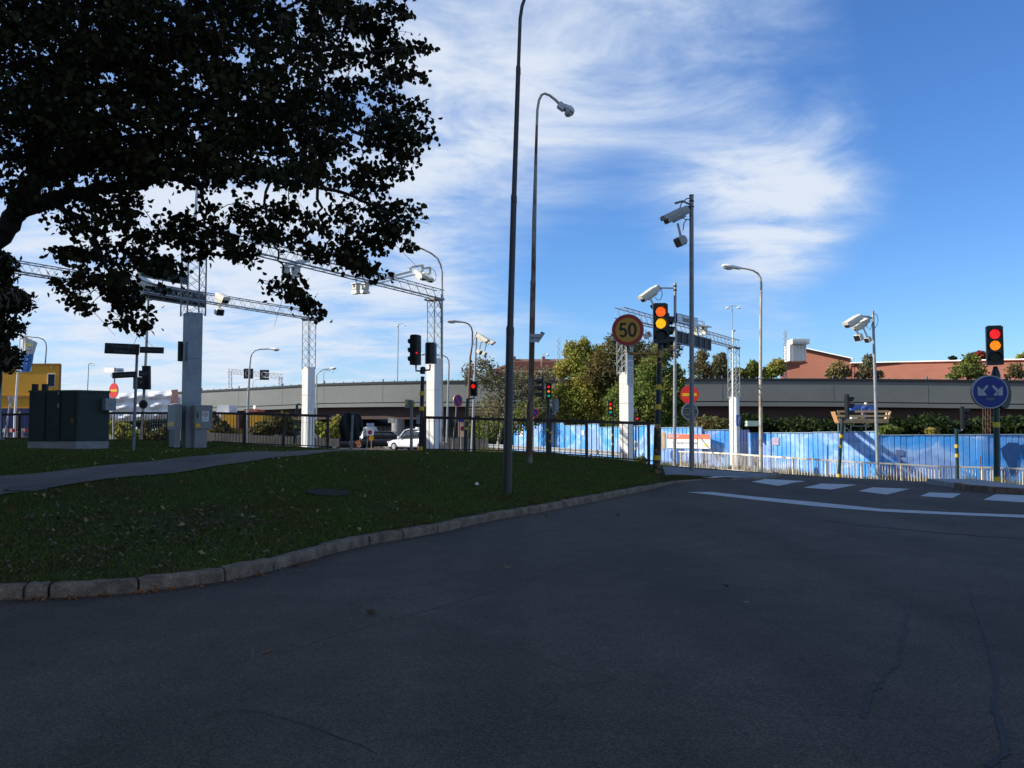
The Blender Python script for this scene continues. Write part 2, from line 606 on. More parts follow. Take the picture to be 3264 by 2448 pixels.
class MB:
    def __init__(s):
        s.v, s.f = [], []

    def add(s, vs, fs):
        k = len(s.v)
        s.v += [tuple(x) for x in vs]
        s.f += [tuple(i + k for i in q) for q in fs]
        return s

    def box(s, c, dx, dy, dz, ax=None, top=None):
        c = V(c)
        X, Y, Z = ax or (V((1, 0, 0)), V((0, 1, 0)), V((0, 0, 1)))
        vs = []
        for k in (-1, 1):
            t = (top if (top is not None and k == 1) else 1)
            for i, j in ((-1, -1), (1, -1), (1, 1), (-1, 1)):
                vs.append(c + X * (i * dx / 2 * t) + Y * (j * dy / 2 * t) + Z * (k * dz / 2))
        return s.add(vs, [(0, 3, 2, 1), (4, 5, 6, 7), (0, 1, 5, 4), (1, 2, 6, 5), (2, 3, 7, 6), (3, 0, 4, 7)])

    def bar(s, a, b, w, h=None, up=V((0, 0, 1))):
        a, b = V(a), V(b)
        h = h or w
        Z = (b - a)
        L = Z.length
        Z.normalize()
        X = Z.cross(up)
        if X.length < 1e-3:
            X = V((1, 0, 0))
        X.normalize()
        Y = Z.cross(X)
        return s.box((a + b) / 2, w, h, L, (X, Y, Z))

    def tube(s, pts, rs, n=8, cap=True):
        pts = [V(p) for p in pts]
        if not isinstance(rs, (list, tuple)):
            rs = [rs] * len(pts)
        vs, fs = [], []
        prevX = None
        for i, p in enumerate(pts):
            d = (pts[min(i + 1, len(pts) - 1)] - pts[max(i - 1, 0)])
            if d.length < 1e-9:
                d = V((0, 0, 1))
            d.normalize()
            if prevX is None:
                X = d.cross(V((0, 1, 0)))
                if X.length < .1:
                    X = d.cross(V((1, 0, 0)))
            else:
                X = prevX - d * prevX.dot(d)
            X.normalize()
            prevX = X
            Y = d.cross(X)
            for k in range(n):
                a = 2 * math.pi * k / n
                vs.append(p + (X * math.cos(a) + Y * math.sin(a)) * rs[i])
        m = len(pts)
        for i in range(m - 1):
            for k in range(n):
                k2 = (k + 1) % n
                fs.append((i * n + k, i * n + k2, (i + 1) * n + k2, (i + 1) * n + k))
        if cap:
            fs.append(tuple(range(n - 1, -1, -1)))
            fs.append(tuple((m - 1) * n + k for k in range(n)))
        return s.add(vs, fs)

    def prism(s, poly, off):
        n = len(poly)
        poly = [V(p) for p in poly]
        vs = poly + [p + V(off) for p in poly]
        fs = [tuple(range(n - 1, -1, -1)), tuple(range(n, 2 * n))]
        for i in range(n):
            j = (i + 1) % n
            fs.append((i, j, j + n, i + n))
        return s.add(vs, fs)

    def disc(s, c, nr, r, t, n=28, sx=1.0):
        c, nr = V(c), V(nr).normalized()
        R = V((0, 0, 1)).cross(nr)
        if R.length < .01:
            R = V((1, 0, 0))
        R.normalize()
        U = nr.cross(R)
        poly = [c + R * (r * sx * math.cos(2 * math.pi * i / n)) + U * (r * math.sin(2 * math.pi * i / n)) for i in range(n)]
        return s.prism(poly, nr * t)

    def ring(s, c, nr, r0, r1, t, n=32):
        c, nr = V(c), V(nr).normalized()
        R = V((0, 0, 1)).cross(nr).normalized()
        U = nr.cross(R)
        vs = []
        for z in (0, t):
            for r in (r0, r1):
                for i in range(n):
                    a = 2 * math.pi * i / n
                    vs.append(c + nr * z + (R * math.cos(a) + U * math.sin(a)) * r)
        fs = []
        for i in range(n):
            j = (i + 1) % n
            fs += [(2 * n + i, 2 * n + j, 3 * n + j, 3 * n + i), (n + i, n + j, 3 * n + j, 3 * n + i), (i, j, 2 * n + j, 2 * n + i), (i, j, n + j, n + i)]
        return s.add(vs, fs)

    def loft(s, cs, ws, hs, R, U, n=12, pw=2.5, cap=True):
        vs, fs = [], []
        for c, w, h in zip(cs, ws, hs):
            hu, hd = (h if isinstance(h, tuple) else (h, h))
            for k in range(n):
                a = 2 * math.pi * (k + .5) / n
                ca, sa = math.cos(a), math.sin(a)
                x = math.copysign(abs(ca) ** (2 / pw), ca) * w
                y = math.copysign(abs(sa) ** (2 / pw), sa)
                y *= hu if y > 0 else hd
                vs.append(V(c) + R * x + U * y)
        for i in range(len(cs) - 1):
            for k in range(n):
                k2 = (k + 1) % n
                fs.append((i * n + k, i * n + k2, (i + 1) * n + k2, (i + 1) * n + k))
        if cap:
            fs.append(tuple(range(n - 1, -1, -1)))
            fs.append(tuple((len(cs) - 1) * n + k for k in range(n)))
        return s.add(vs, fs)

    def build(s, name, mt, parent=None, label=None, kind=None, smooth=True):
        o_ = V((0, 0, 0))
        if parent is not None:
            o_ = ORG[parent.name]
        vs = [(x - o_.x, y - o_.y, z - o_.z) for x, y, z in s.v]
        me = _mesh(name, vs, s.f, mt, smooth)
        o = bpy.data.objects.new(name, me)
        COL.objects.link(o)
        if parent is not None:
            o.parent = parent
        ORG[o.name] = o_
        if label:
            o['label'] = label
        if kind:
            o['kind'] = kind
        return o


def inst(name, me, parent, wloc, rot=(0, 0, 0), sc=(1, 1, 1)):
    o = bpy.data.objects.new(name, me)
    COL.objects.link(o)
    o.parent = parent
    o.location = V(wloc) - (ORG[parent.name] if parent else V((0, 0, 0)))
    o.rotation_euler = rot
    o.scale = sc
    return o


def text(s, c, R, U, h, mt, parent, name='lettering', align='CENTER', sx=1.0, ext=.002):
    cu = bpy.data.curves.new('t', 'FONT')
    cu.body = s
    cu.size = 1
    cu.align_x = align
    cu.align_y = 'CENTER'
    cu.extrude = 0.0
    cu.offset = 0.018
    cu.resolution_u = 3
    o = bpy.data.objects.new('t', cu)
    COL.objects.link(o)
    bpy.context.view_layer.update()
    me = bpy.data.meshes.new_from_object(o.evaluated_get(bpy.context.evaluated_depsgraph_get()))
    bpy.data.objects.remove(o)
    bpy.data.curves.remove(cu)
    R, U = V(R).normalized(), V(U).normalized()
    Nn = R.cross(U)
    mb = MB()
    k = h / .7
    vs = [V(c) + R * (p.co.x * k * sx) + U * (p.co.y * k) for p in me.vertices]
    fs = [tuple(p.vertices) for p in me.polygons]
    bpy.data.meshes.remove(me)
    mb.add(vs, fs)
    return mb.build(name, mt, parent, smooth=False)


# ------------------------------------------------------------------ terrain
def rbf_fit(pts):
    pts = np.array(pts, float)
    xy = pts[:, :2] / 30.0
    n = len(pts)
    d = np.linalg.norm(xy[:, None] - xy[None], axis=2)
    K = np.where(d > 0, d * d * np.log(d + 1e-12), 0) + np.eye(n) * 0.004
    Pm = np.hstack([np.ones((n, 1)), xy])
    A = np.block([[K, Pm], [Pm.T, np.zeros((3, 3))]])
    b = np.concatenate([pts[:, 2], np.zeros(3)])
    w = np.linalg.solve(A, b)

    def fn(X, Y):
        X = np.atleast_1d(np.asarray(X, float)) / 30
        Y = np.atleast_1d(np.asarray(Y, float)) / 30
        d = np.sqrt((X[:, None] - xy[:, 0]) ** 2 + (Y[:, None] - xy[:, 1]) ** 2)
        K = np.where(d > 0, d * d * np.log(d + 1e-12), 0)
        return K @ w[:n] + w[n] + w[n + 1] * X + w[n + 2] * Y
    return fn


def cp(px, py, Y, dz=0):
    p = P(px, py, Y)
    return (p.x, p.y, p.z + dz)


_r = [cp(2427, 1510, 42), cp(2799, 1538, 39.5), cp(3264, 1556, 40), cp(3100, 1550, 40), cp(2164, 1490, 50), cp(2500, 1520, 43),
      cp(2340, 1500, 50.5), cp(2000, 1477, 38), cp(1385, 1441, 40), cp(985, 1435, 45), cp(1749, 1459, 33), cp(1945, 1472, 45),
      cp(2150, 1486, 37.5), cp(1290, 1437, 85), cp(1100, 1428, 70), (-24, 34, .75), (-40, 34, .6), (-30, 60, .1), (-16, 30, .55), (-6, 30, .35), (0, 28, .3),
      (-60, 90, -.3), (60, 90, -1.1), (20, 60, -1.0), (0, 110, -.6), (-90, 150, -.4), (90, 150, -1.1), (0, 180, -.8),
      (40, 44, -1.1), (80, 40, -1.1), (30, 25, -.1), (60, 25, -.2), (80, 0, 0), (3, 84, -.4), (9, 55, -.7), (-90, 60, 0), (-90, 20, 0)]
for yy in (-20, -5, 4, 10, 15, 19, 22):
    for xx in (-40, -20, -8, 0, 8, 16, 26, 45):
        if not (yy > 16 and xx < -5):
            _r.append((xx, yy, 0))
        else:
            _r.append((xx, yy, 0.05))
_Tr = rbf_fit(_r)


def smooth01(t):
    t = np.clip(t, 0, 1)
    return t * t * (3 - 2 * t)


def Tr(X, Y):
    z = _Tr(X, Y)
    Y = np.atleast_1d(np.asarray(Y, float))
    X = np.atleast_1d(np.asarray(X, float))
    near = 1 - smooth01((Y - 21.5) / 5.0)
    far = smooth01((np.maximum(np.abs(X) / 110, Y / 190) - .8) / .3)
    z = z * (1 - near)
    return z * (1 - far) + (-.9) * far


kerb_px = [(-420, 1935), (-200, 1925), (0, 1913), (171, 1907), (456, 1888), (728, 1850), (886, 1815), (1051, 1768), (1184, 1736), (1400, 1698), (1560, 1662), (1682, 1641), (1800, 1618), (1918, 1595), (2000, 1577), (2095, 1559), (2160, 1549), (2250, 1543), (2360, 1540), (2440, 1536), (2490, 1526), (2480, 1518)]
kerb = [flat(x, y, 0.0) for x, y in kerb_px]
kerb = [V((k.x, k.y, 0)) for k in kerb]
_l = [(k.x, k.y + .0, .14) for k in kerb]
_l += [cp(1617, 1567, 18.2), cp(2093, 1496, 25), cp(2205, 1499, 27.5), cp(245, 1434, 25), cp(600, 1430, 28), cp(425, 1437, 24),
       cp(1360, 1441, 27), cp(1512, 1443, 26.7), cp(1700, 1450, 26.3), cp(1869, 1462, 26), cp(2066, 1480, 26), cp(700, 1414, 31.5), cp(1046, 1436, 29), cp(450, 1408, 32), cp(50, 1401, 33.5),
       (-8, 15, .62), (-14, 15, .60), (-20, 12, .45), (-30, 15, .5), (-30, 34, 1.2), (-24, 28, 1.1), (-4, 20, .70), (-2, 24, .9), (-5, 33, .95), (6.2, 30.2, .22), (8.4, 29.2, .13), (-10, 11, .32), (0, 14.6, .26)]
_Tl = rbf_fit(_l)


def Tl(X, Y):
    return _Tl(X, Y)


def Z(fn, x, y):
    return float(fn(x, y)[0])


def axis(a, b, fine, coarse, lo, hi):
    r = []
    x = a
    while x < b:
        r.append(x)
        x += fine if lo <= x <= hi else coarse
    r.append(b)
    return np.array(r)


def grid_obj(name, xs, ys, zf, mt):
    X, Y = np.meshgrid(xs, ys)
    Zv = zf(X.ravel(), Y.ravel())
    v = np.stack([X.ravel(), Y.ravel(), Zv], 1)
    nx = len(xs)
    fs = []
    for j in range(len(ys) - 1):
        for i in range(nx - 1):
            a = j * nx + i
            fs.append((a, a + 1, a + nx + 1, a + nx))
    me = bpy.data.meshes.new(name)
    me.from_pydata(v.tolist(), [], fs)
    me.materials.append(mt)
    me.shade_smooth()
    o = bpy.data.objects.new(name, me)
    COL.objects.link(o)
    o['kind'] = 'structure'
    return o


def asphalt_z(X, Y):
    return Tr(X, Y)


grid_obj('road', axis(-130, 130, 1.5, 6, -40, 50), axis(-40, 210, 1.2, 6, 0, 70), asphalt_z, M['asphalt'])
g = MB()
g.add([(-3500, -3500, -1.6), (3500, -3500, -1.6), (3500, 5000, -1.6), (-3500, 5000, -1.6)], [(0, 1, 2, 3)])
g.build('ground', mat('distant_ground', (.09, .10, .05), .9, 0, .2, .02)).__setitem__('kind', 'structure')

# lawn: strips between the kerb line and the back edge
back_px = [(-420, 35.2), (-200, 35.2), (0, 35.0), (171, 34.6), (456, 33.6), (640, 33.0), (760, 32.4), (900, 31.6), (1046, 30.2), (1200, 28.6), (1360, 28.4), (1512, 28.1), (1640, 27.9), (1760, 27.7), (1869, 27.4), (1960, 27.4), (2066, 27.4), (2120, 28.3), (2200, 29.8), (2300, 30.5), (2400, 30), (2470, 28.6)]


def resample(pts, n):
    d = [0]
    for a, b in zip(pts[:-1], pts[1:]):
        d.append(d[-1] + (b - a).length)
    out = []
    for i in range(n):
        t = d[-1] * i / (n - 1)
        k = 0
        while k < len(pts) - 2 and d[k + 1] < t:
            k += 1
        f = (t - d[k]) / max(1e-9, d[k + 1] - d[k])
        out.append(pts[k].lerp(pts[k + 1], f))
    return out


NK = 120
kk = []
bb = []
# parameterise by matching lists
for i in range(len(kerb)):
    kk.append(kerb[i])
    x, Y = back_px[i]
    bb.append(V(((x - 1632) / F * Y, Y, 0)))


def densify(lst, per=6):
    out = []
    n = len(lst)
    for i in range(n - 1):
        p0, p1, p2, p3 = lst[max(i - 1, 0)], lst[i], lst[i + 1], lst[min(i + 2, n - 1)]
        for k in range(per):
            t = k / per
            out.append(0.5 * ((2 * p1) + (-p0 + p2) * t + (2 * p0 - 5 * p1 + 4 * p2 - p3) * t * t + (-p0 + 3 * p1 - 3 * p2 + p3) * t ** 3))
    out.append(lst[-1])
    return out


kd = densify(kk)
bd = densify(bb)
KW = .16  # kerb width
norm = []
for i in range(len(kd)):
    a, b = kd[max(i - 1, 0)], kd[min(i + 1, len(kd) - 1)]
    t = (b - a).normalized()
    norm.append(V((-t.y, t.x, 0)))
kin = [kd[i] + norm[i] * (KW - .01) for i in range(len(kd))]
ROWS = 46
# the path polygons in world coordinates (on the lawn)


def hit(px, py, fn):
    d = ray(px, py)
    lo = 3.0
    t = lo
    prev = None
    while t < 80:
        p = EYE + d * (t / d.y)
        dz = p.z - Z(fn, p.x, p.y)
        if dz < 0:
            return V((p.x, p.y, p.z))
        t += .1
    return EYE + d * (34 / d.y)


pu = [(-260, 1540), (-60, 1525), (0, 1520), (150, 1508), (380, 1486), (633, 1456), (770, 1447), (860, 1443)]
pl = [(-260, 1625), (-60, 1594), (0, 1584), (120, 1567), (253, 1546), (570, 1508), (760, 1480), (960, 1452)]
PU = densify([hit(x, y, Tl) for x, y in pu], 5)
PL = densify([hit(x, y, Tl) for x, y in pl], 5)
# continue the path to the gap in the railing
pathpoly = [(p.x, p.y) for p in PU] + [(-5.2, 31.2), (-3.6, 30.0)] + [(p.x, p.y) for p in reversed(PL)]


def in_poly(X, Y, poly):
    X = np.asarray(X)
    Y = np.asarray(Y)
    ins = np.zeros(X.shape, bool)
    n = len(poly)
    j = n - 1
    for i in range(n):
        xi, yi = poly[i]
        xj, yj = poly[j]
        c = ((yi > Y) != (yj > Y)) & (X < (xj - xi) * (Y - yi) / (yj - yi + 1e-12) + xi)
        ins ^= c
        j = i
    return ins


pave_px = [(2108, 1497), (2150, 1500), (2205, 1501), (2290, 1502), (2380, 1506), (2450, 1511), (2480, 1519)]
vs = []
cols = len(kin)
for r in range(ROWS):
    t = (r / (ROWS - 1)) ** 1.25
    for i in range(cols):
        p = kin[i].lerp(bd[i], t)
        vs.append((p.x, p.y))
va = np.array(vs)
zl = Tl(va[:, 0], va[:, 1])
# small unevenness away from the kerb
lump = .012 * np.sin(va[:, 0] * 2.1 + va[:, 1] * .7) + .012 * np.sin(va[:, 0] * .8 - va[:, 1] * 2.6)
rowt = np.repeat((np.arange(ROWS) / (ROWS - 1)), cols)
zl = zl * np.clip(rowt * 30, 0, 1) + .125 * (1 - np.clip(rowt * 30, 0, 1)) + lump * np.clip(rowt * 8, 0, 1) * np.clip((4.2 - va[:, 0]) * 1.2, 0, 1)
vv = np.column_stack([va, zl]).tolist()
fs = []
for r in range(ROWS - 1):
    for i in range(cols - 1):
        a = r * cols + i
        fs.append((a, a + 1, a + cols + 1, a + cols))
# skirt at the back
base = len(vv)
for i in range(cols):
    x, y, z = vv[(ROWS - 1) * cols + i]
    vv.append((x + .02, y + .12, z - 1.6))
for i in range(cols - 1):
    a = (ROWS - 1) * cols + i
    fs.append((a, a + 1, base + i + 1, base + i))
me = _mesh('lawn', vv, fs, mat('lawn_soil_and_turf', (.036, .042, .012), .95, 0, .3, .9, col2=(.036, .024, .010), spec=.05, lo=.45, hi=.7, fine=.4, fscale=40, bump=.5, bscale=60), True)
lawn = bpy.data.objects.new('lawn', me)
COL.objects.link(lawn)
lawn['kind'] = 'structure'

from mathutils.bvhtree import BVHTree
bvh = BVHTree.FromPolygons([V(v) for v in vv], fs)


def lawn_z(x, y):
    h = bvh.ray_cast(V((x, y, 6)), V((0, 0, -1)))
    return h[0].z if h[0] else None


def drape(name, poly_rows, mt, dz):
    """sheet from two edges, draped on the lawn"""
    A, B = poly_rows
    n, m = len(A), 14
    lz_ = .125
    vs_, fs_ = [], []
    for i in range(n):
        lz_ = .125 if A[i].y < 30 and name == 'pavement' else lz_
        for k in range(m):
            p = A[i].lerp(B[i], k / (m - 1))
            z = lawn_z(p.x, p.y)
            if z is None:
                z = lz_
            lz_ = z
            vs_.append((p.x, p.y, z + dz))
    for i in range(n - 1):
        for k in range(m - 1):
            a = i * m + k
            fs_.append((a, a + 1, a + m + 1, a + m))
    o = bpy.data.objects.new(name, _mesh(name, vs_, fs_, mt))
    COL.objects.link(o)
    o['kind'] = 'structure'
    return o


PUe = resample(PU + [V((-5.0, 31.0, 1))], 60)
PLe = resample(PL + [V((-3.4, 29.6, 1))], 60)
drape('path', (PUe, PLe), M['pathasphalt'], .03)
# pavement at the corner
c_in = [kin[i] for i in range(len(kd)) if kd[i].x > flat(2130, 1554).x]
pv_back = [P(x, y, Y) for x, y, Y in ((2110, 1493, 27.2), (2150, 1496, 28.2), (2205, 1500, 29.4), (2290, 1503, 30), (2380, 1507, 29.7), (2440, 1512, 29), (2472, 1517, 28.2))]
drape('pavement', (resample(c_in, 40), resample([V((p.x, p.y, 0)) for p in pv_back], 40)), mat('pavement_slabs_asphalt', (.15, .15, .15), .85, 0, .15, 3, fine=.25, fscale=60), .012)

# kerb stones
kerbroot = bpy.data.objects.new('kerb', None)
COL.objects.link(kerbroot)
kerbroot['kind'] = 'structure'
ORG['kerb'] = V((0, 0, 0))
joints = [-420, -330, -200, -60, 90, 171, 456, 728, 882, 1051, 1184, 1290, 1400, 1560, 1690, 1800, 1918, 2000, 2095, 2160, 2250, 2360, 2440, 2490]
kx = [(p.x / p.y) * F + 1632 for p in kd]


def kerb_at(px):
    for i in range(len(kd) - 1):
        if kx[i] <= px <= kx[i + 1]:
            return i + (px - kx[i]) / (kx[i + 1] - kx[i] + 1e-9)
    return 0 if px < kx[0] else len(kd) - 1.001


def kpos(s):
    i = min(int(s), len(kd) - 2)
    f = s - i
    return kd[i].lerp(kd[i + 1], f), norm[i].lerp(norm[i + 1], f)


rk = random.Random(3)
for a, b in zip(joints[:-1], joints[1:]):
    sa, sb = kerb_at(a), kerb_at(b)
    if sb - sa < .2:
        continue
    mb = MB()
    L0 = (kpos(sa)[0] - kpos(sb)[0]).length
    gap = .012 / max(L0, .1)
    n = 7
    dz = rk.uniform(-.008, .008)
    off = rk.uniform(-.008, .008)
    vs_, fs_ = [], []
    prof = [(0, -.1), (.004, .0), (.0, .085), (.014, .115), (.035, .132), (KW - .02, .135), (KW, .125), (KW, -.1)]
    for k in range(n + 1):
        t = gap + (1 - 2 * gap) * k / n
        p, nn = kpos(sa + (sb - sa) * t)
        e = .006 if k in (0, n) else 0
        j = rk.uniform(-.009, .009)
        for (d, z) in prof:
            vs_.append(p + nn * (d + off + (e if d < .1 else -e) + j) + V((0, 0, z + dz - e + rk.uniform(-.007, .007))))
    q = len(prof)
    for k in range(n):
        for i in range(q - 1):
            fs_.append((k * q + i, (k + 1) * q + i, (k + 1) * q + i + 1, k * q + i + 1))
    fs_.append(tuple(range(q)))
    fs_.append(tuple(n * q + i for i in range(q - 1, -1, -1)))
    mb.add(vs_, fs_).build('kerb_stone', M['granite'], kerbroot)


# road paint
def roadpatch(name, px, label=None, dz=.006):
    mb = MB()
    pts = [flat(x, y, 0) for x, y in px]
    pts = [V((p.x, p.y, Z(Tr, p.x, p.y) + dz)) for p in pts]
    mb.add(pts, [tuple(range(len(pts)))])
    o = mb.build(name, M['paint'], None, smooth=False)
    o['kind'] = 'structure'
    return o


for q in ([(2395, 1545), (2440, 1537), (2568, 1540), (2480, 1553)], [(2562, 1557), (2619, 1546), (2732, 1547.5), (2650, 1562)], [(2736, 1566), (2783, 1555), (2900, 1559), (2826, 1577)],
          [(2933, 1582), (2962, 1570), (3064, 1574), (3037, 1588)], [(3134, 1594), (3173, 1576), (3300, 1581), (3262, 1602)], [(3330, 1612), (3370, 1592), (3500, 1600), (3460, 1622)]):
    roadpatch('crosswalk_stripe', q)
top = [(2165, 1562), (2215, 1563), (2400, 1583), (2595, 1601), (2810, 1622.5), (3040, 1634), (3264, 1642), (3500, 1652)]
bot = [(2180, 1568), (2235, 1574), (2400, 1593), (2595, 1614), (2810, 1631.5), (3040, 1642), (3264, 1651), (3500, 1662)]
mb = MB()
tp = [flat(*p) for p in top]
bt_ = [flat(*p) for p in bot]
n = len(tp)
mb.add([V((p.x, p.y, .006)) for p in tp + bt_], [(i, i + 1, n + i + 1, n + i) for i in range(n - 1)])
o = mb.build('stop_line', M['paint'], None, smooth=False)
o['kind'] = 'structure'
# white corner marking on the pavement
def on_lawn(x, y):
    d = ray(x, y)
    t = 18.0
    while t < 33:
        p = EYE + d * (t / d.y)
        zz = lawn_z(p.x, p.y)
        if zz is not None and p.z < zz + .03:
            return p
        t += .04
    return EYE + d * (26 / d.y)


cA_ = [on_lawn(x, y) for x, y in ((2236, 1527), (2255, 1523), (2275, 1520), (2296, 1518))]
cB_ = [on_lawn(x, y) for x, y in ((2300, 1530), (2322, 1527), (2345, 1524), (2366, 1521))]
o = drape('crosswalk_stripe', (cA_, cB_), M['paint'], .03)

# seams and tar lines in the road surface
def road_line(name, pts, w0, w1, mt, wob=.01):
    q = densify([flat(x, y) for x, y in pts], 8)
    rr0 = random.Random(len(pts) + int(pts[0][0]))
    vs_, fs_ = [], []
    for i, p in enumerate(q):
        a, b = q[max(i - 1, 0)], q[min(i + 1, len(q) - 1)]
        d = (b - a).normalized()
        n_ = V((-d.y, d.x, 0))
        t = i / (len(q) - 1)
        w = (w0 + (w1 - w0) * t) * rr0.uniform(.85, 1.15)
        o_ = rr0.gauss(0, wob)
        for k in (-1, 1):
            e = p + n_ * (o_ + k * w / 2)
            vs_.append((e.x, e.y, Z(Tr, e.x, e.y) + .004))
    for i in range(len(q) - 1):
        fs_.append((2 * i, 2 * i + 1, 2 * i + 3, 2 * i + 2))
    MB().add(vs_, fs_).build(name, mt, None, smooth=False)['kind'] = 'structure'


pale = mat('pale_scraped_asphalt', (.15, .125, .10), .9, 0, .3, 14, spec=.1)
tar = mat('dark_tar_sealing', (.030, .026, .022), .7, 0, .3, 14, spec=.25)
road_line('scratch_line', [(905, 2078), (1150, 2000), (1500, 1905), (1800, 1800), (1990, 1735)], .010, .012, pale, .004)
road_line('scratch_line', [(806, 2070), (804, 2110)], .010, .006, pale, .002)
road_line('tar_seam', [(3092, 1880), (3125, 1980), (3150, 2060), (3175, 2160), (3168, 2240), (3195, 2330), (3200, 2400), (3150, 2445)], .016, .04, tar, .006)
road_line('tar_seam', [(2900, 1920), (2880, 2040), (2860, 2110), (2800, 2180), (2750, 2290)], .02, .028, tar, .012)
road_line('tar_seam', [(640, 2300), (760, 2262), (900, 2290), (1030, 2330), (1200, 2400)], .006, .008, tar, .006)
road_line('tar_seam', [(2600, 1655), (2900, 1690), (3264, 1718), (3500, 1735)], .10, .08, tar, .012)
# worn patch of asphalt at the lower left
pp = [flat(x, y) for x, y in ((250, 2200), (560, 2190), (900, 2230), (1180, 2300), (1300, 2400), (1100, 2500), (500, 2520), (100, 2480), (-100, 2300))]
# traffic island at right
isl = root('traffic_island', 'low granite traffic island under the two-arrow sign pole', 'traffic island', (14.2, 25, 0))
edge = [flat(x, y, 0) for x, y in ((3050, 1556), (3085, 1563), (3180, 1571), (3300, 1579), (3480, 1592))]
mb = MB()
pts = [V((p.x, p.y, 0)) for p in edge] + [V((edge[-1].x + .5, 26.4, 0)), V((edge[0].x + .3, 26.6, 0))]
ptsn = [p + V((0, 0, -.2)) for p in pts]
mb.prism(ptsn, V((0, 0, .33))).build('island_surface', M['concrete'], isl)
for i in range(4):
    a, b = pts[i], pts[i + 1]
    d = (b - a).normalized()
    nseg = max(1, int((b - a).length / .9))
    for k in range(nseg):
        p0 = a.lerp(b, k / nseg) + d * .01
        p1 = a.lerp(b, (k + 1) / nseg) - d * .01
        mm = MB()
        nn = V((d.y, -d.x, 0))
        mm.box((p0 + p1) / 2 + nn * .0 + V((0, 0, .04)), (p1 - p0).length, .16, .22, (d, V((-d.y, d.x, 0)), V((0, 0, 1)))).build('kerb_stone', M['granite'], isl)


# grass blades
def scatter_lawn(n, yexp=1.0):
    i = rng.integers(0, cols - 1, n)
    t = rng.random(n) ** yexp
    f = rng.random(n)
    k0 = np.array([[p.x, p.y] for p in kin])
    b0 = np.array([[p.x, p.y] for p in bd])
    a = k0[i] * (1 - f[:, None]) + k0[i + 1] * f[:, None]
    b = b0[i] * (1 - f[:, None]) + b0[i + 1] * f[:, None]
    # area weighting
    L_ = np.linalg.norm(k0[i] - k0[i + 1], axis=1) * (1 - t) + np.linalg.norm(b0[i] - b0[i + 1], axis=1) * t
    L_ *= np.linalg.norm(b - a, axis=1)
    keep = rng.random(n) < L_ / L_.max() * 1.6
    p = a * (1 - t[:, None]) + b * t[:, None]
    p = p[keep]
    x = p[:, 0] / p[:, 1] * F + 1632
    p = p[(x > -80) & (x < 2500)]
    p = p[~in_poly(p[:, 0], p[:, 1], pathpoly)]
    xx = p[:, 0] / p[:, 1] * F + 1632
    keep = ~((xx > 2110) & (p[:, 1] > 20 + (xx - 2110) * .02))
    p = p[keep]
    # grid z
    return p


# fast height lookup
gx = np.arange(-24, 12, .25)
gy = np.arange(5, 37, .25)
GH = np.full((len(gy), len(gx)), np.nan)
for j, y in enumerate(gy):
    for i, x in enumerate(gx):
        z = lawn_z(x, y)
        if z is not None:
            GH[j, i] = z
GT = Tl(np.tile(gx, len(gy)), np.repeat(gy, len(gx))).reshape(len(gy), len(gx))
GH = np.where(np.isnan(GH), GT, GH)


def gz(x, y):
    fx = np.clip((x - gx[0]) / .25, 0, len(gx) - 1.001)
    fy = np.clip((y - gy[0]) / .25, 0, len(gy) - 1.001)
    i, j = fx.astype(int), fy.astype(int)
    fx, fy = fx - i, fy - j
    return (GH[j, i] * (1 - fx) * (1 - fy) + GH[j, i + 1] * fx * (1 - fy) + GH[j + 1, i] * (1 - fx) * fy + GH[j + 1, i + 1] * fx * fy)


def np_mesh(name, verts, faces_per, nper, mt, label=None, kind='stuff', cat=None, parent=None):
    """verts (n*nper,3); faces_per: list of index tuples inside one island, all same length"""
    n = len(verts) // nper
    fl = len(faces_per[0])
    idx = (np.arange(n)[:, None, None] * nper + np.array(faces_per)[None]).reshape(-1)
    nf = n * len(faces_per)
    me = bpy.data.meshes.new(name)
    me.vertices.add(len(verts))
    me.vertices.foreach_set('co', np.ascontiguousarray(verts, dtype=np.float32).ravel())
    me.loops.add(len(idx))
    me.loops.foreach_set('vertex_index', idx.astype(np.int32))
    me.polygons.add(nf)
    me.polygons.foreach_set('loop_start', (np.arange(nf) * fl).astype(np.int32))
    me.polygons.foreach_set('loop_total', np.full(nf, fl, np.int32))
    me.update()
    me.validate()
    me.materials.append(mt)
    o = bpy.data.objects.new(name, me)
    COL.objects.link(o)
    if parent is not None:
        o.parent = parent
    if kind:
        o['kind'] = kind
    if label:
        o['label'] = label
    if cat:
        o['category'] = cat
    return o


def blades(p, hmin, hmax, w):
    n = len(p)
    z = gz(p[:, 0], p[:, 1])
    a = rng.random(n) * math.pi
    h = hmin + (hmax - hmin) * rng.random(n) ** 1.5
    ww = w * (.6 + .8 * rng.random(n))
    dx, dy = np.cos(a) * ww, np.sin(a) * ww
    lx, ly = rng.normal(0, .5, n) * h, rng.normal(0, .5, n) * h
    v = np.empty((n, 3, 3))
    v[:, 0] = np.column_stack([p[:, 0] - dx, p[:, 1] - dy, z - .005])
    v[:, 1] = np.column_stack([p[:, 0] + dx, p[:, 1] + dy, z - .005])
    v[:, 2] = np.column_stack([p[:, 0] + lx, p[:, 1] + ly, z + h])
    return v.reshape(-1, 3)


pg = scatter_lawn(1700000, 1.0)
# thin out in bare patches near the left foreground
bare = (np.sin(pg[:, 0] * 1.3 + 1) * np.sin(pg[:, 1] * 1.1) + .35 * np.sin(pg[:, 0] * 4.1 + pg[:, 1] * 3.3)) > .55
pg = pg[~(bare & (pg[:, 1] < 15) & (rng.random(len(pg)) < .55))]
np_mesh('grass', blades(pg, .022, .06, .0065), [(0, 1, 2)], 3, LM['grass'], 'short dark green grass of the shaded lawn', 'stuff', 'grass')
# fallen leaves on the grass


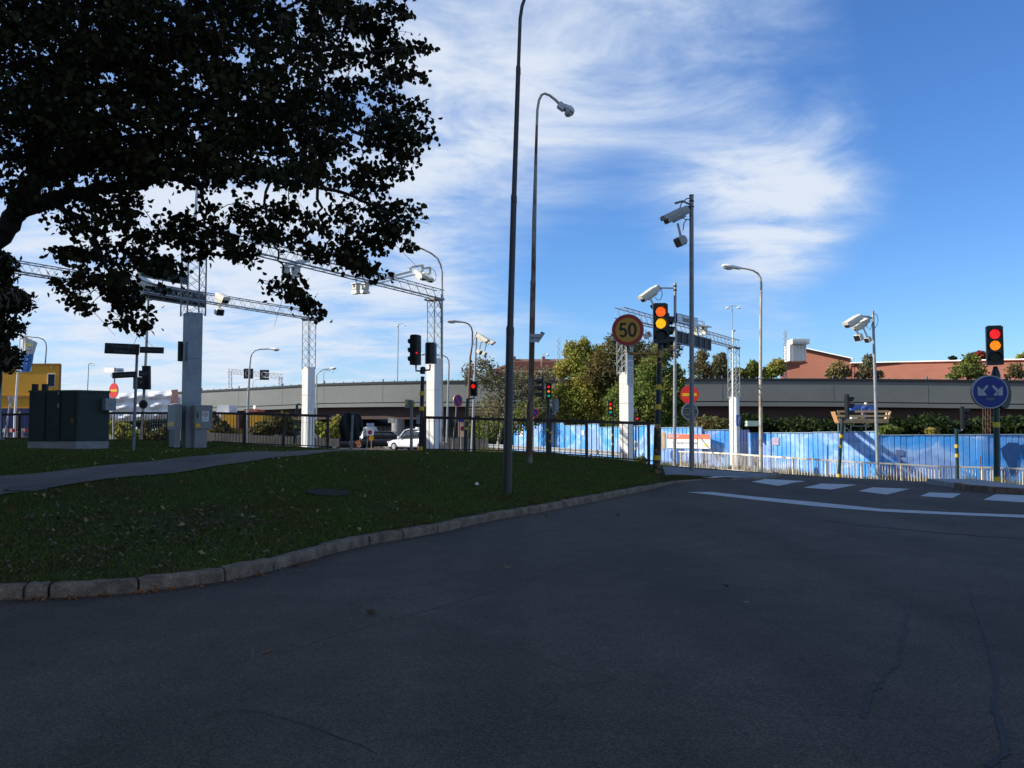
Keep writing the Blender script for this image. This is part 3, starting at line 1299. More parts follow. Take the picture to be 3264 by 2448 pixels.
def leaf_cards(p, z, smin, smax, tilt, lift=0.03):
    n = len(p)
    s = smin + (smax - smin) * rng.random(n)
    a = rng.random(n) * 2 * math.pi
    nx, ny = rng.normal(0, tilt, n), rng.normal(0, tilt, n)
    ux = np.column_stack([np.cos(a), np.sin(a), -(nx * np.cos(a) + ny * np.sin(a))]) * s[:, None]
    uy = np.column_stack([-np.sin(a), np.cos(a), (nx * np.sin(a) - ny * np.cos(a))]) * s[:, None] * .7
    c = np.column_stack([p[:, 0], p[:, 1], z + lift])
    curl = np.column_stack([np.zeros(n), np.zeros(n), s * .25])
    v = np.stack([c - ux, c + uy * .8 - ux * .3 + curl * .6, c + ux * .9 + curl * .2, c - uy * .8 - ux * .3 + curl * .6], 1)
    return v.reshape(-1, 3)


pf = scatter_lawn(14000, .8)
w_ = np.exp(-((pf[:, 0] + 4.2) ** 2 + (pf[:, 1] - 11) ** 2) / 18) * .8 + .13 + .2 * (pf[:, 0] < -2)
pf = pf[rng.random(len(pf)) < w_]
np_mesh('leaf_litter', leaf_cards(pf, gz(pf[:, 0], pf[:, 1]), .018, .055, .5, .035), [(0, 1, 2), (0, 2, 3)], 4, LM['fl'], 'pale dry fallen leaves scattered over the grass', 'stuff', 'leaf litter')
pc = np.column_stack([rng.normal(-4.5, 1.1, 1500), rng.normal(11.4, 1.5, 1500)])
pc = pc[[(lawn_z(a_, b_) is not None) and not in_poly(np.array([a_]), np.array([b_]), pathpoly)[0] for a_, b_ in pc]]
np_mesh('leaf_litter', leaf_cards(pc, gz(pc[:, 0], pc[:, 1]), .012, .038, .5, .03), [(0, 1, 2), (0, 2, 3)], 4, leafmat('brown_crushed_leaf', (.15, .10, .055), (.07, .045, .025), 3, .5, .1), 'drift of small brown fallen leaves in the left part of the lawn', 'stuff', 'leaf litter')
# leaves lying in the gutter by the kerb
gi = []
for k in range(170):
    s = kerb_at(random.choice([random.uniform(100, 520), random.uniform(500, 1100), random.uniform(0, 2100)]))
    p, nn = kpos(s)
    p = p - nn * abs(random.gauss(.03, .06))
    gi.append((p.x, p.y))
gi = np.array(gi)
np_mesh('gutter_leaves', leaf_cards(gi, np.zeros(len(gi)), .014, .036, .4, .008), [(0, 1, 2), (0, 2, 3)], 4, LM['flo'], 'small orange leaves gathered along the foot of the kerb', 'stuff', 'leaf litter')
# single leaves on the road
lead = [(1185, 1955, 'fl', 'pale curled leaf on the asphalt left of the picture centre', .055), (1618, 1812, 'fl', 'pale leaf on the asphalt below the tall dark lamp post', .05),
        (850, 2083, 'flo', 'orange brown leaf nearest on the asphalt at left', .055), (2312, 1871, 'dk', 'dark red leaf alone on the open asphalt', .05), (2378, 1924, 'fl', 'tiny yellowish leaf right of the dark red leaf', .03),
        (2360, 1758, 'fl', 'small pale leaf on the asphalt beyond the dark red leaf', .035), (945, 1823, 'fl', 'pale leaf just off the kerb at left', .05), (1740, 1647, 'fl', 'small pale leaf on asphalt near the kerb behind the lamp post', .05),
        (1970, 1644, 'dk', 'dark leaf on asphalt left of the stop line', .05), (890, 1899, 'dk', 'blackish leaf on asphalt in front of the kerb stones', .05), (3078, 1700, 'fl', 'pale leaf on the asphalt near the right border', .05)]
for (x, y, mk, lab, s) in lead:
    p = flat(x, y)
    v = leaf_cards(np.array([[p.x, p.y]]), np.array([0.0]), s, s * 1.1, .35, .012)
    mb = MB()
    mb.add([tuple(q) for q in v], [(0, 1, 2), (0, 2, 3)])
    o = mb.build('fallen_leaf', LM[mk], None)
    tag(o, lab, 'leaf')
mb = MB()
a, b, c = flat(1775, 2285), flat(1808, 2293), flat(1800, 2315)
for q in (a, b, c):
    q.z = .008
mb.tube([a, b, c], [.003, .004, .003], 5)
tag(mb.build('twig', M['twig'], None), 'thin bent twig lying on the near asphalt', 'twig')
# litter on the grass
p = hit(1520, 1549, Tl)
mb = MB()
mb.box(p + V((0, 0, .05)), .09, .06, .05, top=.5)
tag(mb.build('paper_scrap', M['white'], None), 'small crumpled white paper on the grass by the tall lamp post', 'litter')
p = hit(1045, 1574, Tl)
mb = MB()
nz_ = V((Z(Tl, p.x - .3, p.y) - Z(Tl, p.x + .3, p.y), Z(Tl, p.x, p.y - .3) - Z(Tl, p.x, p.y + .3), .6)).normalized()
mb.disc(V((p.x, p.y, p.z + .005)), nz_, .40, .03, 24)
tag(mb.build('manhole_cover', mat('stony_cover', (.040, .036, .028), .95, 0, .3, 9, spec=.05), None), 'round grey-brown manhole cover sunk in the lawn', 'manhole cover')
p = hit(85, 1563, Tl)
mb = MB()
nz_ = V((Z(Tl, p.x - .3, p.y) - Z(Tl, p.x + .3, p.y), Z(Tl, p.x, p.y - .3) - Z(Tl, p.x, p.y + .3), .6)).normalized()
mb.disc(V((p.x, p.y, p.z + .015)), nz_, .33, .03, 24)
tag(mb.build('manhole_cover', mat('worn_cover', (.10, .09, .08), .9, 0, .3, 9, spec=.1), None), 'pale grey manhole cover in the footpath at the left border', 'manhole cover')

# ------------------------------------------------------------------ street furniture helpers
X1, Y1, Z1 = V((1, 0, 0)), V((0, 1, 0)), V((0, 0, 1))


def pw(px, Y):
    return px * Y / F


def pole(parent, pts, rpx, Y, mt, name='pole', n=12, sink=.3):
    """pts px list bottom->top; extends below ground"""
    w = [P(x, y, Y) for x, y in pts]
    rs = [pw(r, Y) for r in rpx]
    w = [w[0] - V((0, 0, sink))] + w
    rs = [rs[0]] + rs
    return MB().tube(w, rs, n).build(name, mt, parent)


def frame(phi):
    """phi=0 faces the camera, positive turns towards image right"""
    f = V((math.sin(phi), -math.cos(phi), 0))
    r = V((math.cos(phi), math.sin(phi), 0))
    return f, r


def luminaire(parent, A, B, Y, wpx, mt, bowl=True, depth=.42):
    a, b = P(*A, Y), P(*B, Y)
    d = (b - a)
    L = d.length
    d.normalize()
    R = Y1.copy()
    U = d.cross(R) if d.cross(R).z > 0 else -d.cross(R)
    w = pw(wpx, Y)
    cs = [a.lerp(b, t) for t in (0, .12, .42, .5, .75, .95, 1)]
    MB().loft(cs, [w * .3, w * .42, w * .55, w * .72, w * .75, w * .62, w * .4], [(w * .28, w * .28), (w * .36, w * .3), (w * .45, w * .3), (w * .5, w * .2), (w * .48, w * .15), (w * .36, w * .1), (w * .2, w * .05)], R, U, 14, 2.6).build('lamp_head', mt, parent)
    cs = [a.lerp(b, t) for t in (.40, .5, .7, .9, .98)]
    MB().loft(cs, [w * .4, w * .62, w * .66, w * .5, w * .3], [(.01, w * .28), (.01, w * .55), (.01, w * .62), (.01, w * .45), (.01, w * .2)], R, U, 14, 2.2).build('lamp_bowl', M['glassbowl'], parent)


def lamp_post(label, Y, pts, rpx, head=None, mt='rust', hm='lamphead', wpx=9, group=None, joints_=(), upper=None):
    base = P(*pts[0], Y)
    r = root('lamp_post', label, 'street lamp', base, group)
    k = upper if upper else len(pts)
    if upper:
        pole(r, pts[:k], rpx[:k], Y, M[mt])
        w = [P(x, y, Y) for x, y in pts[k - 1:]]
        MB().tube(w, [pw(q, Y) for q in rpx[k - 1:]], 10).build('curved_arm', M['rustpale' if mt != 'dkpost' else mt], r)
    else:
        pole(r, pts, rpx, Y, M[mt])
    for (x, y, rr) in joints_:
        c = P(x, y, Y)
        MB().tube([c - Z1 * .12, c + Z1 * .02, c + Z1 * .08], [pw(rr, Y), pw(rr, Y), pw(rr * .8, Y)], 12).build('collar', M[mt], r)
    if head:
        luminaire(r, head[0], head[1], Y, wpx, M[hm])
    return r


def signal_head(parent, c, phi, w, h, d, lr, lit, order=3, visor=.17, matn='sblack', name='signal_head'):
    """c = world centre of the front face"""
    f, r = frame(phi)
    c = V(c)
    prof = [(-.5, 0), (.5, 0), (.5, -.45)]
    for k in range(1, 8):
        a = math.pi * k / 8
        prof.append((.5 * math.cos(a), -.45 - .55 * math.sin(a)))
    prof.append((-.5, -.45))
    poly = [c + r * (x * w) + f * (y * d) - Z1 * (h / 2) for x, y in prof]
    mb = MB()
    mb.prism(poly, V((0, 0, h)))
    mb.box(c - f * (d * .35) + Z1 * (h / 2 + .012), w * .8, d * .6, .03, (r, f, Z1))
    body = mb.build(name, M[matn], parent)
    step = h / (order + .35)
    for i in range(order):
        zc = c + Z1 * (h / 2 - step * (i + .68)) + f * .004
        L_ = lit[i] or LO
        MB().disc(zc, f, lr, .012, 20).build('lens', L_, body)
        # visor: open half tube
        mv = MB()
        vs_, fs_ = [], []
        nn = 14
        for k in range(nn + 1):
            a = math.radians(-35 + 250 * k / nn)
            dirv = r * math.cos(a) + Z1 * math.sin(a)
            back = math.sin(math.radians(250 * k / nn * .72))
            ln = visor * (.45 + .55 * max(0, math.sin(a) * .5 + .5))
            for rr in (lr * 1.12, lr * 1.2):
                vs_.append(zc + dirv * rr)
                vs_.append(zc + dirv * rr + f * ln - Z1 * (.02 if math.sin(a) > 0 else 0))
        for k in range(nn):
            q = 4 * k
            fs_ += [(q, q + 1, q + 5, q + 4), (q + 2, q + 3, q + 7, q + 6), (q + 1, q + 3, q + 7, q + 5)]
        mv.add(vs_, fs_).build('visor', M[matn], body)
    return body


def bands(parent, Y, line, ys, rpx, mt='yellow', hpx=13):
    (xa, ya), (xb, yb) = line
    for y in ys:
        ys_ = (y - hpx / 2, y + hpx / 2)
        w = [P(xa + (xb - xa) * (q - ya) / (yb - ya), q, Y) for q in ys_]
        MB().tube(w, pw(rpx, Y) + .006, 14).build('yellow_band', M[mt], parent)


def round_sign(parent, c, phi, r, face='signwhite', rim=None, rimw=.12, thick=.03, back='steel_d', sx=1.0):
    f, R = frame(phi)
    o = MB().disc(V(c) - f * thick, f, r, thick, 36).build('sign_plate', M[back], parent)
    if rim:
        MB().disc(V(c), f, r * .995, .004, 36).build('rim', M[rim], parent)
        MB().disc(V(c) + f * .004, f, r * (1 - rimw), .004, 36).build('sign_face', M[face], parent)
    else:
        MB().disc(V(c), f, r * .985, .006, 36).build('sign_face', M[face], parent)
    return f, R


def plate(name, parent, c, R, U, w, h, t, mt, fw=True):
    N_ = V(R).cross(V(U)).normalized()
    return MB().box(V(c), w, h, t, (V(R).normalized(), V(U).normalized(), N_)).build(name, M[mt] if isinstance(mt, str) else mt, parent)


# ------------------------------------------------------------------ lamp posts
lamp_post("tall dark brown lamp post alone on the lawn, cut off by the picture's top", 18.2,
          [(1617, 1567), (1626, 1047), (1626.5, 1040), (1638, 630), (1638.5, 624), (1652, 221), (1652.5, 214), (1658, 60), (1664, 20), (1673, -6), (1700, -42), (1760, -75), (1830, -90)],
          [14, 12.5, 10.2, 9.6, 8.2, 7.4, 5.8, 5.6, 5.6, 5.5, 5.4, 5, 5], ((1820, -90), (1925, -110)), 'dkpost', 'lamphead', 26,
          joints_=[(1626, 1050, 13), (1638, 630, 10), (1652, 221, 7.9)])
rl = lamp_post("rust-streaked lamp post hooked over to the right, next to the tall dark post", 24,
               [(1687, 1456), (1690, 1290), (1692, 1280), (1699, 900), (1700, 893), (1703, 700), (1709, 470), (1711, 400), (1713, 350), (1718, 320), (1726, 303), (1736, 298), (1752, 304), (1770, 318), (1783, 331)],
               [11, 10.5, 9.2, 8.6, 7.6, 7, 4.6, 4.2, 4.2, 4.2, 4.2, 4.2, 4.4, 4.6, 5], None, 'rust', joints_=[(1699, 900, 8.8), (1692, 1285, 10.6)], upper=8)
Yq = 24
MB().box(P(1790, 340, Yq), .20, .22, .16, (ray(1815, 356) - ray(1783, 334), Y1, Z1) and ((P(1815, 358, Yq) - P(1778, 330, Yq)).normalized(), Y1, (P(1815, 358, Yq) - P(1778, 330, Yq)).normalized().cross(Y1) * -1)).build('gear_box', M['lamphead'], rl)
luminaire(rl, (1793, 338), (1826, 364), Yq, 32, M['lamphead'])
lamp_post('cream and rust lamp post by the white railing with its head bent to the left', 42,
          [(2426, 1510), (2424, 1220), (2425, 1000), (2427, 905), (2424, 885), (2416, 872), (2400, 862), (2380, 857), (2357, 854)],
          [6.6, 5.2, 4.4, 3.4, 3.2, 3, 3, 2.8, 3], ((2360, 855), (2302, 848)), 'rustpale', 'white', 17, joints_=[(2425, 1000, 4.6)])
lamp_post('pale lamp post whose arm bends left above the end of the wide camera gantry', 41.0,
          [(1409, 1441), (1408, 1140), (1409, 960), (1409, 870), (1405, 845), (1395, 824), (1375, 808), (1350, 795), (1333, 789)],
          [4, 4, 3.4, 3, 2.9, 2.8, 2.8, 2.8, 2.8], ((1336, 790), (1284, 776)), 'rustpale', 'lamphead', 18, joints_=[(1409, 940, 4.2)])
lamp_post('brown lamp post with flat grey head beside the twin camera mast near the picture centre', 44,
          [(1484, 1440), (1488, 1400), (1499, 1140), (1505, 1100), (1506, 1060), (1503, 1045), (1495, 1034), (1482, 1028), (1467, 1026)],
          [4.2, 4.2, 3.2, 2.5, 2.3, 2.2, 2.2, 2.2, 2.2], ((1470, 1026), (1425, 1024)), 'brown', 'lamphead', 11)
lamp_post('thin grey lamp post bending left just right of the third gantry column', 58,
          [(1424, 1396), (1431, 1165), (1430, 1150), (1425, 1140), (1415, 1134), (1395, 1131), (1358, 1130)],
          [3.2, 2.6, 2.2, 2, 1.9, 1.8, 1.8], ((1360, 1130), (1342, 1129)), 'steel', 'white', 7)
lamp_post('grey lamp post with white head pointing right beside the two dark signs above the overpass', 45,
          [(786, 1411), (792, 1260), (796, 1170), (799, 1140), (803, 1127), (813, 1117), (830, 1113), (863, 1112)],
          [5, 3.8, 2.6, 2.4, 2.2, 2.1, 2, 2], ((860, 1112), (890, 1115)), 'steel', 'white', 10)
lamp_post('small lamp bending right over the bridge from behind the second gantry column', 62,
          [(1009, 1400), (1009, 1195), (1015, 1187), (1030, 1178), (1050, 1175)], [2.6, 2.2, 1.8, 1.8, 1.8], ((1050, 1176), (1072, 1173)), 'steel', 'white', 8)
lamp_post('tiny far lamp over the bridge deck right of the second gantry column', 130,
          [(1031, 1224), (1032, 1188), (1036, 1182), (1048, 1181), (1056, 1183)], [1.3, 1.1, .9, .9, .9], ((1055, 1183), (1064, 1186)), 'steel', 'white', 4)
lamp_post('tiny far lamp on the bridge beside the long brown roofed building', 125,
          [(1725, 1215), (1726, 1140), (1729, 1130), (1737, 1127), (1742, 1128)], [1.6, 1.2, 1, .9, .9], ((1740, 1128), (1750, 1133)), 'rustpale', 'white', 6)
lamp_post('dark curved lamp post rising behind the yellow site cabins', 85,
          [(142, 1330), (144, 1160), (148, 1110), (146, 1092), (138, 1082), (122, 1076), (105, 1075), (90, 1073)], [2.6, 2.2, 1.8, 1.6, 1.6, 1.6, 1.5, 1.5], ((92, 1073), (76, 1072)), 'steel_d', 'white', 6)
lamp_post('faint small lamp post bending right beyond the left dark sign above the overpass', 150,
          [(806, 1236), (806, 1225), (809, 1213), (818, 1209), (830, 1208)], [1, .9, .8, .8, .8], ((829, 1208), (838, 1209)), 'steel', 'white', 4)


def twin_mast(label, Y, base, top, heads, rb=1.6, rt=1.2):
    r = root('lamp_mast', label, 'street lamp', P(*base, Y))
    pole(r, [base, top], [rb, rt], Y, M['steel'], n=6)
    for hx, hy, w in heads:
        s = 1 if hx > top[0] else -1
        MB().tube([P(top[0], top[1], Y), P(hx - s * w * .6, hy - 6, Y), P(hx - s * w * .3, hy - 3, Y)], pw(.8, Y), 6).build('arm', M['steel'], r)
        c = P(hx, hy, Y)
        MB().loft([c - X1 * pw(w / 2, Y), c - X1 * pw(w / 5, Y), c + X1 * pw(w / 3, Y), c + X1 * pw(w / 2, Y)], [pw(q, Y) for q in (w * .12, w * .34, w * .34, w * .15)], [pw(q, Y) for q in (w * .1, w * .26, w * .28, w * .12)], Y1, Z1, 10).build('lamp_head', M['white'], r)


twin_mast('faint double-headed lamp mast beyond the bridge left of the third gantry column', 120, (1267, 1215), (1270, 1034), [(1266, 1040, 9), (1290, 1038, 9)])
twin_mast('double-headed lamp mast with white oval lamps above the right gantry', 110, (2331, 1215), (2334, 975), [(2319, 982, 12), (2354, 981, 12)])
twin_mast('faint distant lamp mast with paired lamps between the flag and the direction signs', 160, (279, 1245), (283, 1160), [(290, 1164, 5), (299, 1163, 6)])

# thin white mast in front of the right gantry column
r = root('white_mast', 'slim white mast with a short top arm in front of the right gantry tower', 'mast', P(2336, 1500, 49.6))
pole(r, [(2336, 1500), (2336, 1052)], [3, 2.8], 49.6, M['white'])
MB().bar(P(2336, 1055, 49.6), P(2344, 1054, 49.6), .07).build('top_arm', M['steel_d'], r)


def lattice_mast(label, Y, x, y0, y1, wpx, cat='mast', mt='steel'):
    r = root('lattice_mast', label, cat, P(x, y0, Y))
    w = pw(wpx, Y) / 2
    a, b = P(x, y0, Y), P(x, y1, Y)
    for sx in (-1, 1):
        for sy in (-1, 1):
            MB().tube([a + V((sx * w, sy * w, 0)), b + V((sx * w, sy * w, 0))], pw(.7, Y), 4).build('chord', M[mt], r)
    mb = MB()
    n = max(3, int((b - a).length / (w * 2.2)))
    for i in range(n):
        p, q = a.lerp(b, i / n), a.lerp(b, (i + 1) / n)
        s = 1 if i % 2 else -1
        for sy in (-1, 1):
            mb.tube([p + V((-s * w, sy * w, 0)), q + V((s * w, sy * w, 0))], pw(.4, Y), 3)
            mb.tube([p + V((sy * w, -s * w, 0)), q + V((sy * w, s * w, 0))], pw(.4, Y), 3)
    mb.build('bracing', M[mt], r, kind='stuff')
    return r


lattice_mast('faint lattice mast rising above the crown of the yellow-green tree', 130, 1780, 1215, 1076, 9)
lattice_mast('thin lattice mast with white tip beside the white chimney of the brick building', 125, 2502, 1215, 1052, 8)
lattice_mast('rusty short lattice mast standing under the overpass beside the two-arrow sign pole', 70, 3145, 1400, 1300, 16, mt='brown')

# ------------------------------------------------------------------ toll gantries


def lattice_tower(root_, c, z0, z1, w, yaw, mt='steel', rch=.021, rbr=.008):
    R, Fw = V((math.cos(yaw), math.sin(yaw), 0)), V((-math.sin(yaw), math.cos(yaw), 0))
    c = V((c.x, c.y, 0))
    for sx in (-1, 1):
        for sy in (-1, 1):
            p = c + R * (sx * w / 2) + Fw * (sy * w / 2)
            MB().tube([p + Z1 * z0, p + Z1 * z1], rch, 6).build('tower_chord', M[mt], root_)
    mb = MB()
    n = max(2, int((z1 - z0) / .42))
    for i in range(n):
        a, b = z0 + (z1 - z0) * i / n, z0 + (z1 - z0) * (i + 1) / n
        for (p, q) in (((-1, -1), (1, -1)), ((1, -1), (1, 1)), ((1, 1), (-1, 1)), ((-1, 1), (-1, -1))):
            A = c + R * (p[0] * w / 2) + Fw * (p[1] * w / 2)
            B = c + R * (q[0] * w / 2) + Fw * (q[1] * w / 2)
            mb.tube([A + Z1 * a, B + Z1 * b], rbr, 4)
            mb.tube([B + Z1 * a, A + Z1 * b], rbr, 4)
    mb.build('tower_bracing', M[mt], root_, kind='stuff')


def column(root_, px_l, px_r, ytop, ybase, Y, yaw, mt='clad', w=None, sink=.5):
    cx = (px_l + px_r) / 2
    a, b = P(cx, ybase, Y), P(cx, ytop, Y)
    W = pw(px_r - px_l, Y)
    c, s = abs(math.cos(yaw)), abs(math.sin(yaw))
    side = w or W / (c + s)
    R, Fw = V((math.cos(yaw), math.sin(yaw), 0)), V((-math.sin(yaw), math.cos(yaw), 0))
    z0, z1 = a.z - sink, b.z
    cc = V((b.x, b.y, 0))
    # stacked cladding panels with narrow joints
    H = (z1 - a.z)
    zs = [z0, a.z + H * .33, a.z + H * .66, z1]
    for i in range(3):
        p0, p1 = zs[i] + (0 if i == 0 else .006), zs[i + 1] - .006
        MB().box(cc + Z1 * ((p0 + p1) / 2), side, side, p1 - p0, (R, Fw, Z1)).build('cladding_panel', M[mt], root_)
    MB().box(cc + Z1 * (a.z + .02), side + .22, side + .22, .05, (R, Fw, Z1)).build('base_plate', M['steel_d'], root_)
    MB().box(cc + Z1 * ((z0 + z1) / 2 - .05), side - .03, side - .03, z1 - z0 - .1, (R, Fw, Z1)).build('column_core', M['steel_d'], root_)
    return cc, side, z1


def truss(root_, a, b, w, h, seg=.62, mt='steel', rch=.022, rbr=.0085, cable=True):
    """a,b world centre bottom"""
    a, b = V(a), V(b)
    d = (b - a).normalized()
    S = d.cross(Z1).normalized()
    for sx in (-1, 1):
        for t in (0, 1):
            o_ = S * (sx * w / 2) + Z1 * (h * t)
            MB().tube([a + o_, b + o_], rch * (1.0 if t else 1.15), 6).build('beam_chord', M[mt], root_)
    if cable:
        MB().tube([a + S * (w * .2) + Z1 * .03, b + S * (w * .2) + Z1 * .03], .036, 6).build('cable_duct', M['steel_d'], root_)
    mb = MB()
    L = (b - a).length
    n = int(L / seg)
    for i in range(n):
        p, q = a.lerp(b, i / n), a.lerp(b, (i + 1) / n)
        m_ = (p + q) / 2
        for sx in (-1, 1):
            o_ = S * (sx * w / 2)
            mb.tube([p + o_, m_ + o_ + Z1 * h], rbr, 4)
            mb.tube([m_ + o_ + Z1 * h, q + o_], rbr, 4)
        for t in (0, 1):
            mb.tube([p + S * (w / 2) + Z1 * (h * t), m_ - S * (w / 2) + Z1 * (h * t)], rbr * .8, 4)
            mb.tube([m_ - S * (w / 2) + Z1 * (h * t), q + S * (w / 2) + Z1 * (h * t)], rbr * .8, 4)
    mb.build('beam_bracing', M[mt], root_, kind='stuff')


YAW = math.radians(-38)
# gantry A : left clad column (x 550-640) to third column
gA = root('toll_gantry', "wide lattice gantry from the shaded zinc column to the white column behind the black signals", 'gantry', P(600, 1430, 28))
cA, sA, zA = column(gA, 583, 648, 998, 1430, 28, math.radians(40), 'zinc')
lattice_tower(gA, cA, zA - .1, 7.85, .58, math.radians(40), 'steel_d', .026)
# tall thin mast above the tower
MB().tube([V((cA.x, cA.y, 7.8)), V((cA.x + .25, cA.y, 15.2))], [.05, .035], 6).build('antenna_mast', M['white'], gA)
cC, sC, zC = column(gA, 1360, 1408, 1142, 1441, 40, YAW, 'clad')
lattice_tower(gA, cC, zC - .1, 7.55, .45, YAW)
MB().box(V((cC.x, cC.y, 7.56)), .75, .55, .09, (V((math.cos(YAW), math.sin(YAW), 0)), V((-math.sin(YAW), math.cos(YAW), 0)), Z1)).build('tower_cap', M['steel_d'], gA)
truss(gA, V((cA.x, cA.y, 7.75)), V((cC.x + .25, cC.y + .3, 7.6)), .42, .42)
MB().tube([P(1385, 945, 39.6), P(1400, 960, 39.6), P(1407, 985, 39.6), P(1407, 1140, 39.6)], .045, 6).build('cable_duct', M['steel_d'], gA)
# gantry B: column P0 at left border to column P2
gB = root('toll_gantry', "lattice gantry from the left border to the slim white column behind the dark railing", 'gantry', P(985, 1435, 45))
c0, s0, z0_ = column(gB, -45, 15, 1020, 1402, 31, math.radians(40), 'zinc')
lattice_tower(gB, c0, z0_ - .1, 7.3, .5, math.radians(40), 'steel_d')
c2, s2, z2 = column(gB, 964, 1004, 1170, 1436, 45, YAW, 'clad')
lattice_tower(gB, c2, z2 - .1, 7.25, .47, YAW)
MB().box(V((c2.x, c2.y, 7.26)), .7, .5, .08).build('tower_cap', M['steel_d'], gB)
truss(gB, V((c0.x, c0.y, 7.3)), V((c2.x + .2, c2.y + .25, 7.3)), .42, .40)
# gantry C: right
gC = root('toll_gantry', 'right-hand lattice gantry over the road carrying a long dark sign board', 'gantry', P(2000, 1477, 38))
c4, s4, z4 = column(gC, 1973, 2019, 1187, 1478, 38, YAW, 'clad')
lattice_tower(gC, c4 + V((-.1, 0, 0)), z4 - .1, 6.35, .42, YAW)
c5, s5, z5 = column(gC, 2323, 2357, 1265, 1500, 50.5, YAW, 'clad')
lattice_tower(gC, c5, z5 - .1, 6.3, .5, YAW)
MB().box(V((c5.x, c5.y, 6.3)), .7, .5, .08).build('tower_cap', M['steel_d'], gC)
truss(gC, V((c4.x - .4, c4.y - .9, 6.35)), V((c5.x + .25, c5.y + .4, 6.35)), .42, .44)

# sign boards on gantries


def beam_pt(a, b, px):
    """point on segment a-b (plan) seen at image column px"""
    k = (px - 1632) / F
    # (a.x + t dx) = k (a.y + t dy)
    dx, dy = b.x - a.x, b.y - a.y
    t = (k * a.y - a.x) / (dx - k * dy)
    return V((a.x + t * dx, a.y + t * dy, 0))


def board(label, a, b, px0, px1, z0, z1, off, mt='dark', cat='sign', name='gantry_sign', t=.16, ribs=0):
    p, q = beam_pt(a, b, px0), beam_pt(a, b, px1)
    d = (q - p).normalized()
    S = d.cross(Z1)
    c = (p + q) / 2 + S * off + Z1 * ((z0 + z1) / 2)
    r = root(name, label, cat, c)
    MB().box(c, (q - p).length, t, z1 - z0, (d, -S, Z1)).build('sign_back', M[mt], r)
    nb = max(2, int((q - p).length / .7))
    for i in range(nb + 1):
        e = p.lerp(q, i / nb) + S * (off + t / 2 + .03)
        MB().bar(e + Z1 * (z0 + .03), e + Z1 * (z1 + .05), .05).build('frame_post', M['steel_d'], r)
    for z in (z0, z1):
        MB().bar(p + S * (off + t / 2 + .02) + Z1 * z, q + S * (off + t / 2 + .02) + Z1 * z, .05).build('frame_rail', M['steel_d'], r)
    return r


pa, pb = V((c0.x, c0.y, 0)), V((c2.x, c2.y, 0))
board('long dark sign board seen from behind, mounted inside the left gantry beam', pa, pb, 428, 660, 7.12, 7.75, -.35)
board('upper tilted dark board above the left gantry beam', pa, pb, 450, 604, 8.02, 8.42, -.35)
pa4, pb5 = V((c4.x, c4.y, 0)), V((c5.x, c5.y, 0))
board('long dark board hanging under the right gantry beam', pa4, pb5, 2130, 2241, 5.75, 6.33, .35)

# far gantry with two square panels
rg = root('far_sign_gantry', 'small distant lattice gantry on the overpass carrying two square dark panels', 'gantry', P(735, 1236, 136))
for x, yt, yb in ((734, 1182, 1238), (894, 1201, 1232)):
    a, b = P(x, yb, 136 if x < 800 else 126), P(x, yt, 136 if x < 800 else 126)
    w = .22
    for s in (-1, 1):
        MB().tube([a + X1 * s * w, b + X1 * s * w], .06, 4).build('tower_chord', M['steel'], rg)
    mb = MB()
    for i in range(6):
        s = 1 if i % 2 else -1
        mb.tube([a.lerp(b, i / 6) + X1 * s * w, a.lerp(b, (i + 1) / 6) - X1 * s * w], .03, 3)
    mb.build('tower_bracing', M['steel'], rg, kind='stuff')
truss(rg, P(730, 1190, 136), P(898, 1208, 126), .5, .7, 1.0, 'steel', .045, .02, False)
for x0, yA, wd, lab in ((792, 1191, 28, 'left of the two square dark traffic panels over the far overpass'), (843, 1195, 27, 'right of the two square dark traffic panels over the far overpass')):
    c = P(x0, yA, 129)
    r = root('matrix_sign', lab, 'sign', c)
    w, h = pw(wd, 129), pw(32, 129)
    tl = V((.995, .1, 0)).normalized()
    MB().box(c, w, .3, h, (tl, Y1, Z1)).build('sign_panel', M['dark'], r)
    for k in (-1, 1):
        MB().bar(c + X1 * k * w * .22 + V((0, -.2, -h / 2)), c + X1 * k * w * .22 + V((0, -.2, h / 2)), .05).build('frame_post', M['steel'], r)
    MB().ring(c + V((0, -.17, .05)), V((0, -1, 0)), .35, .45, .03, 16).build('ring_symbol', M['steel'], r)


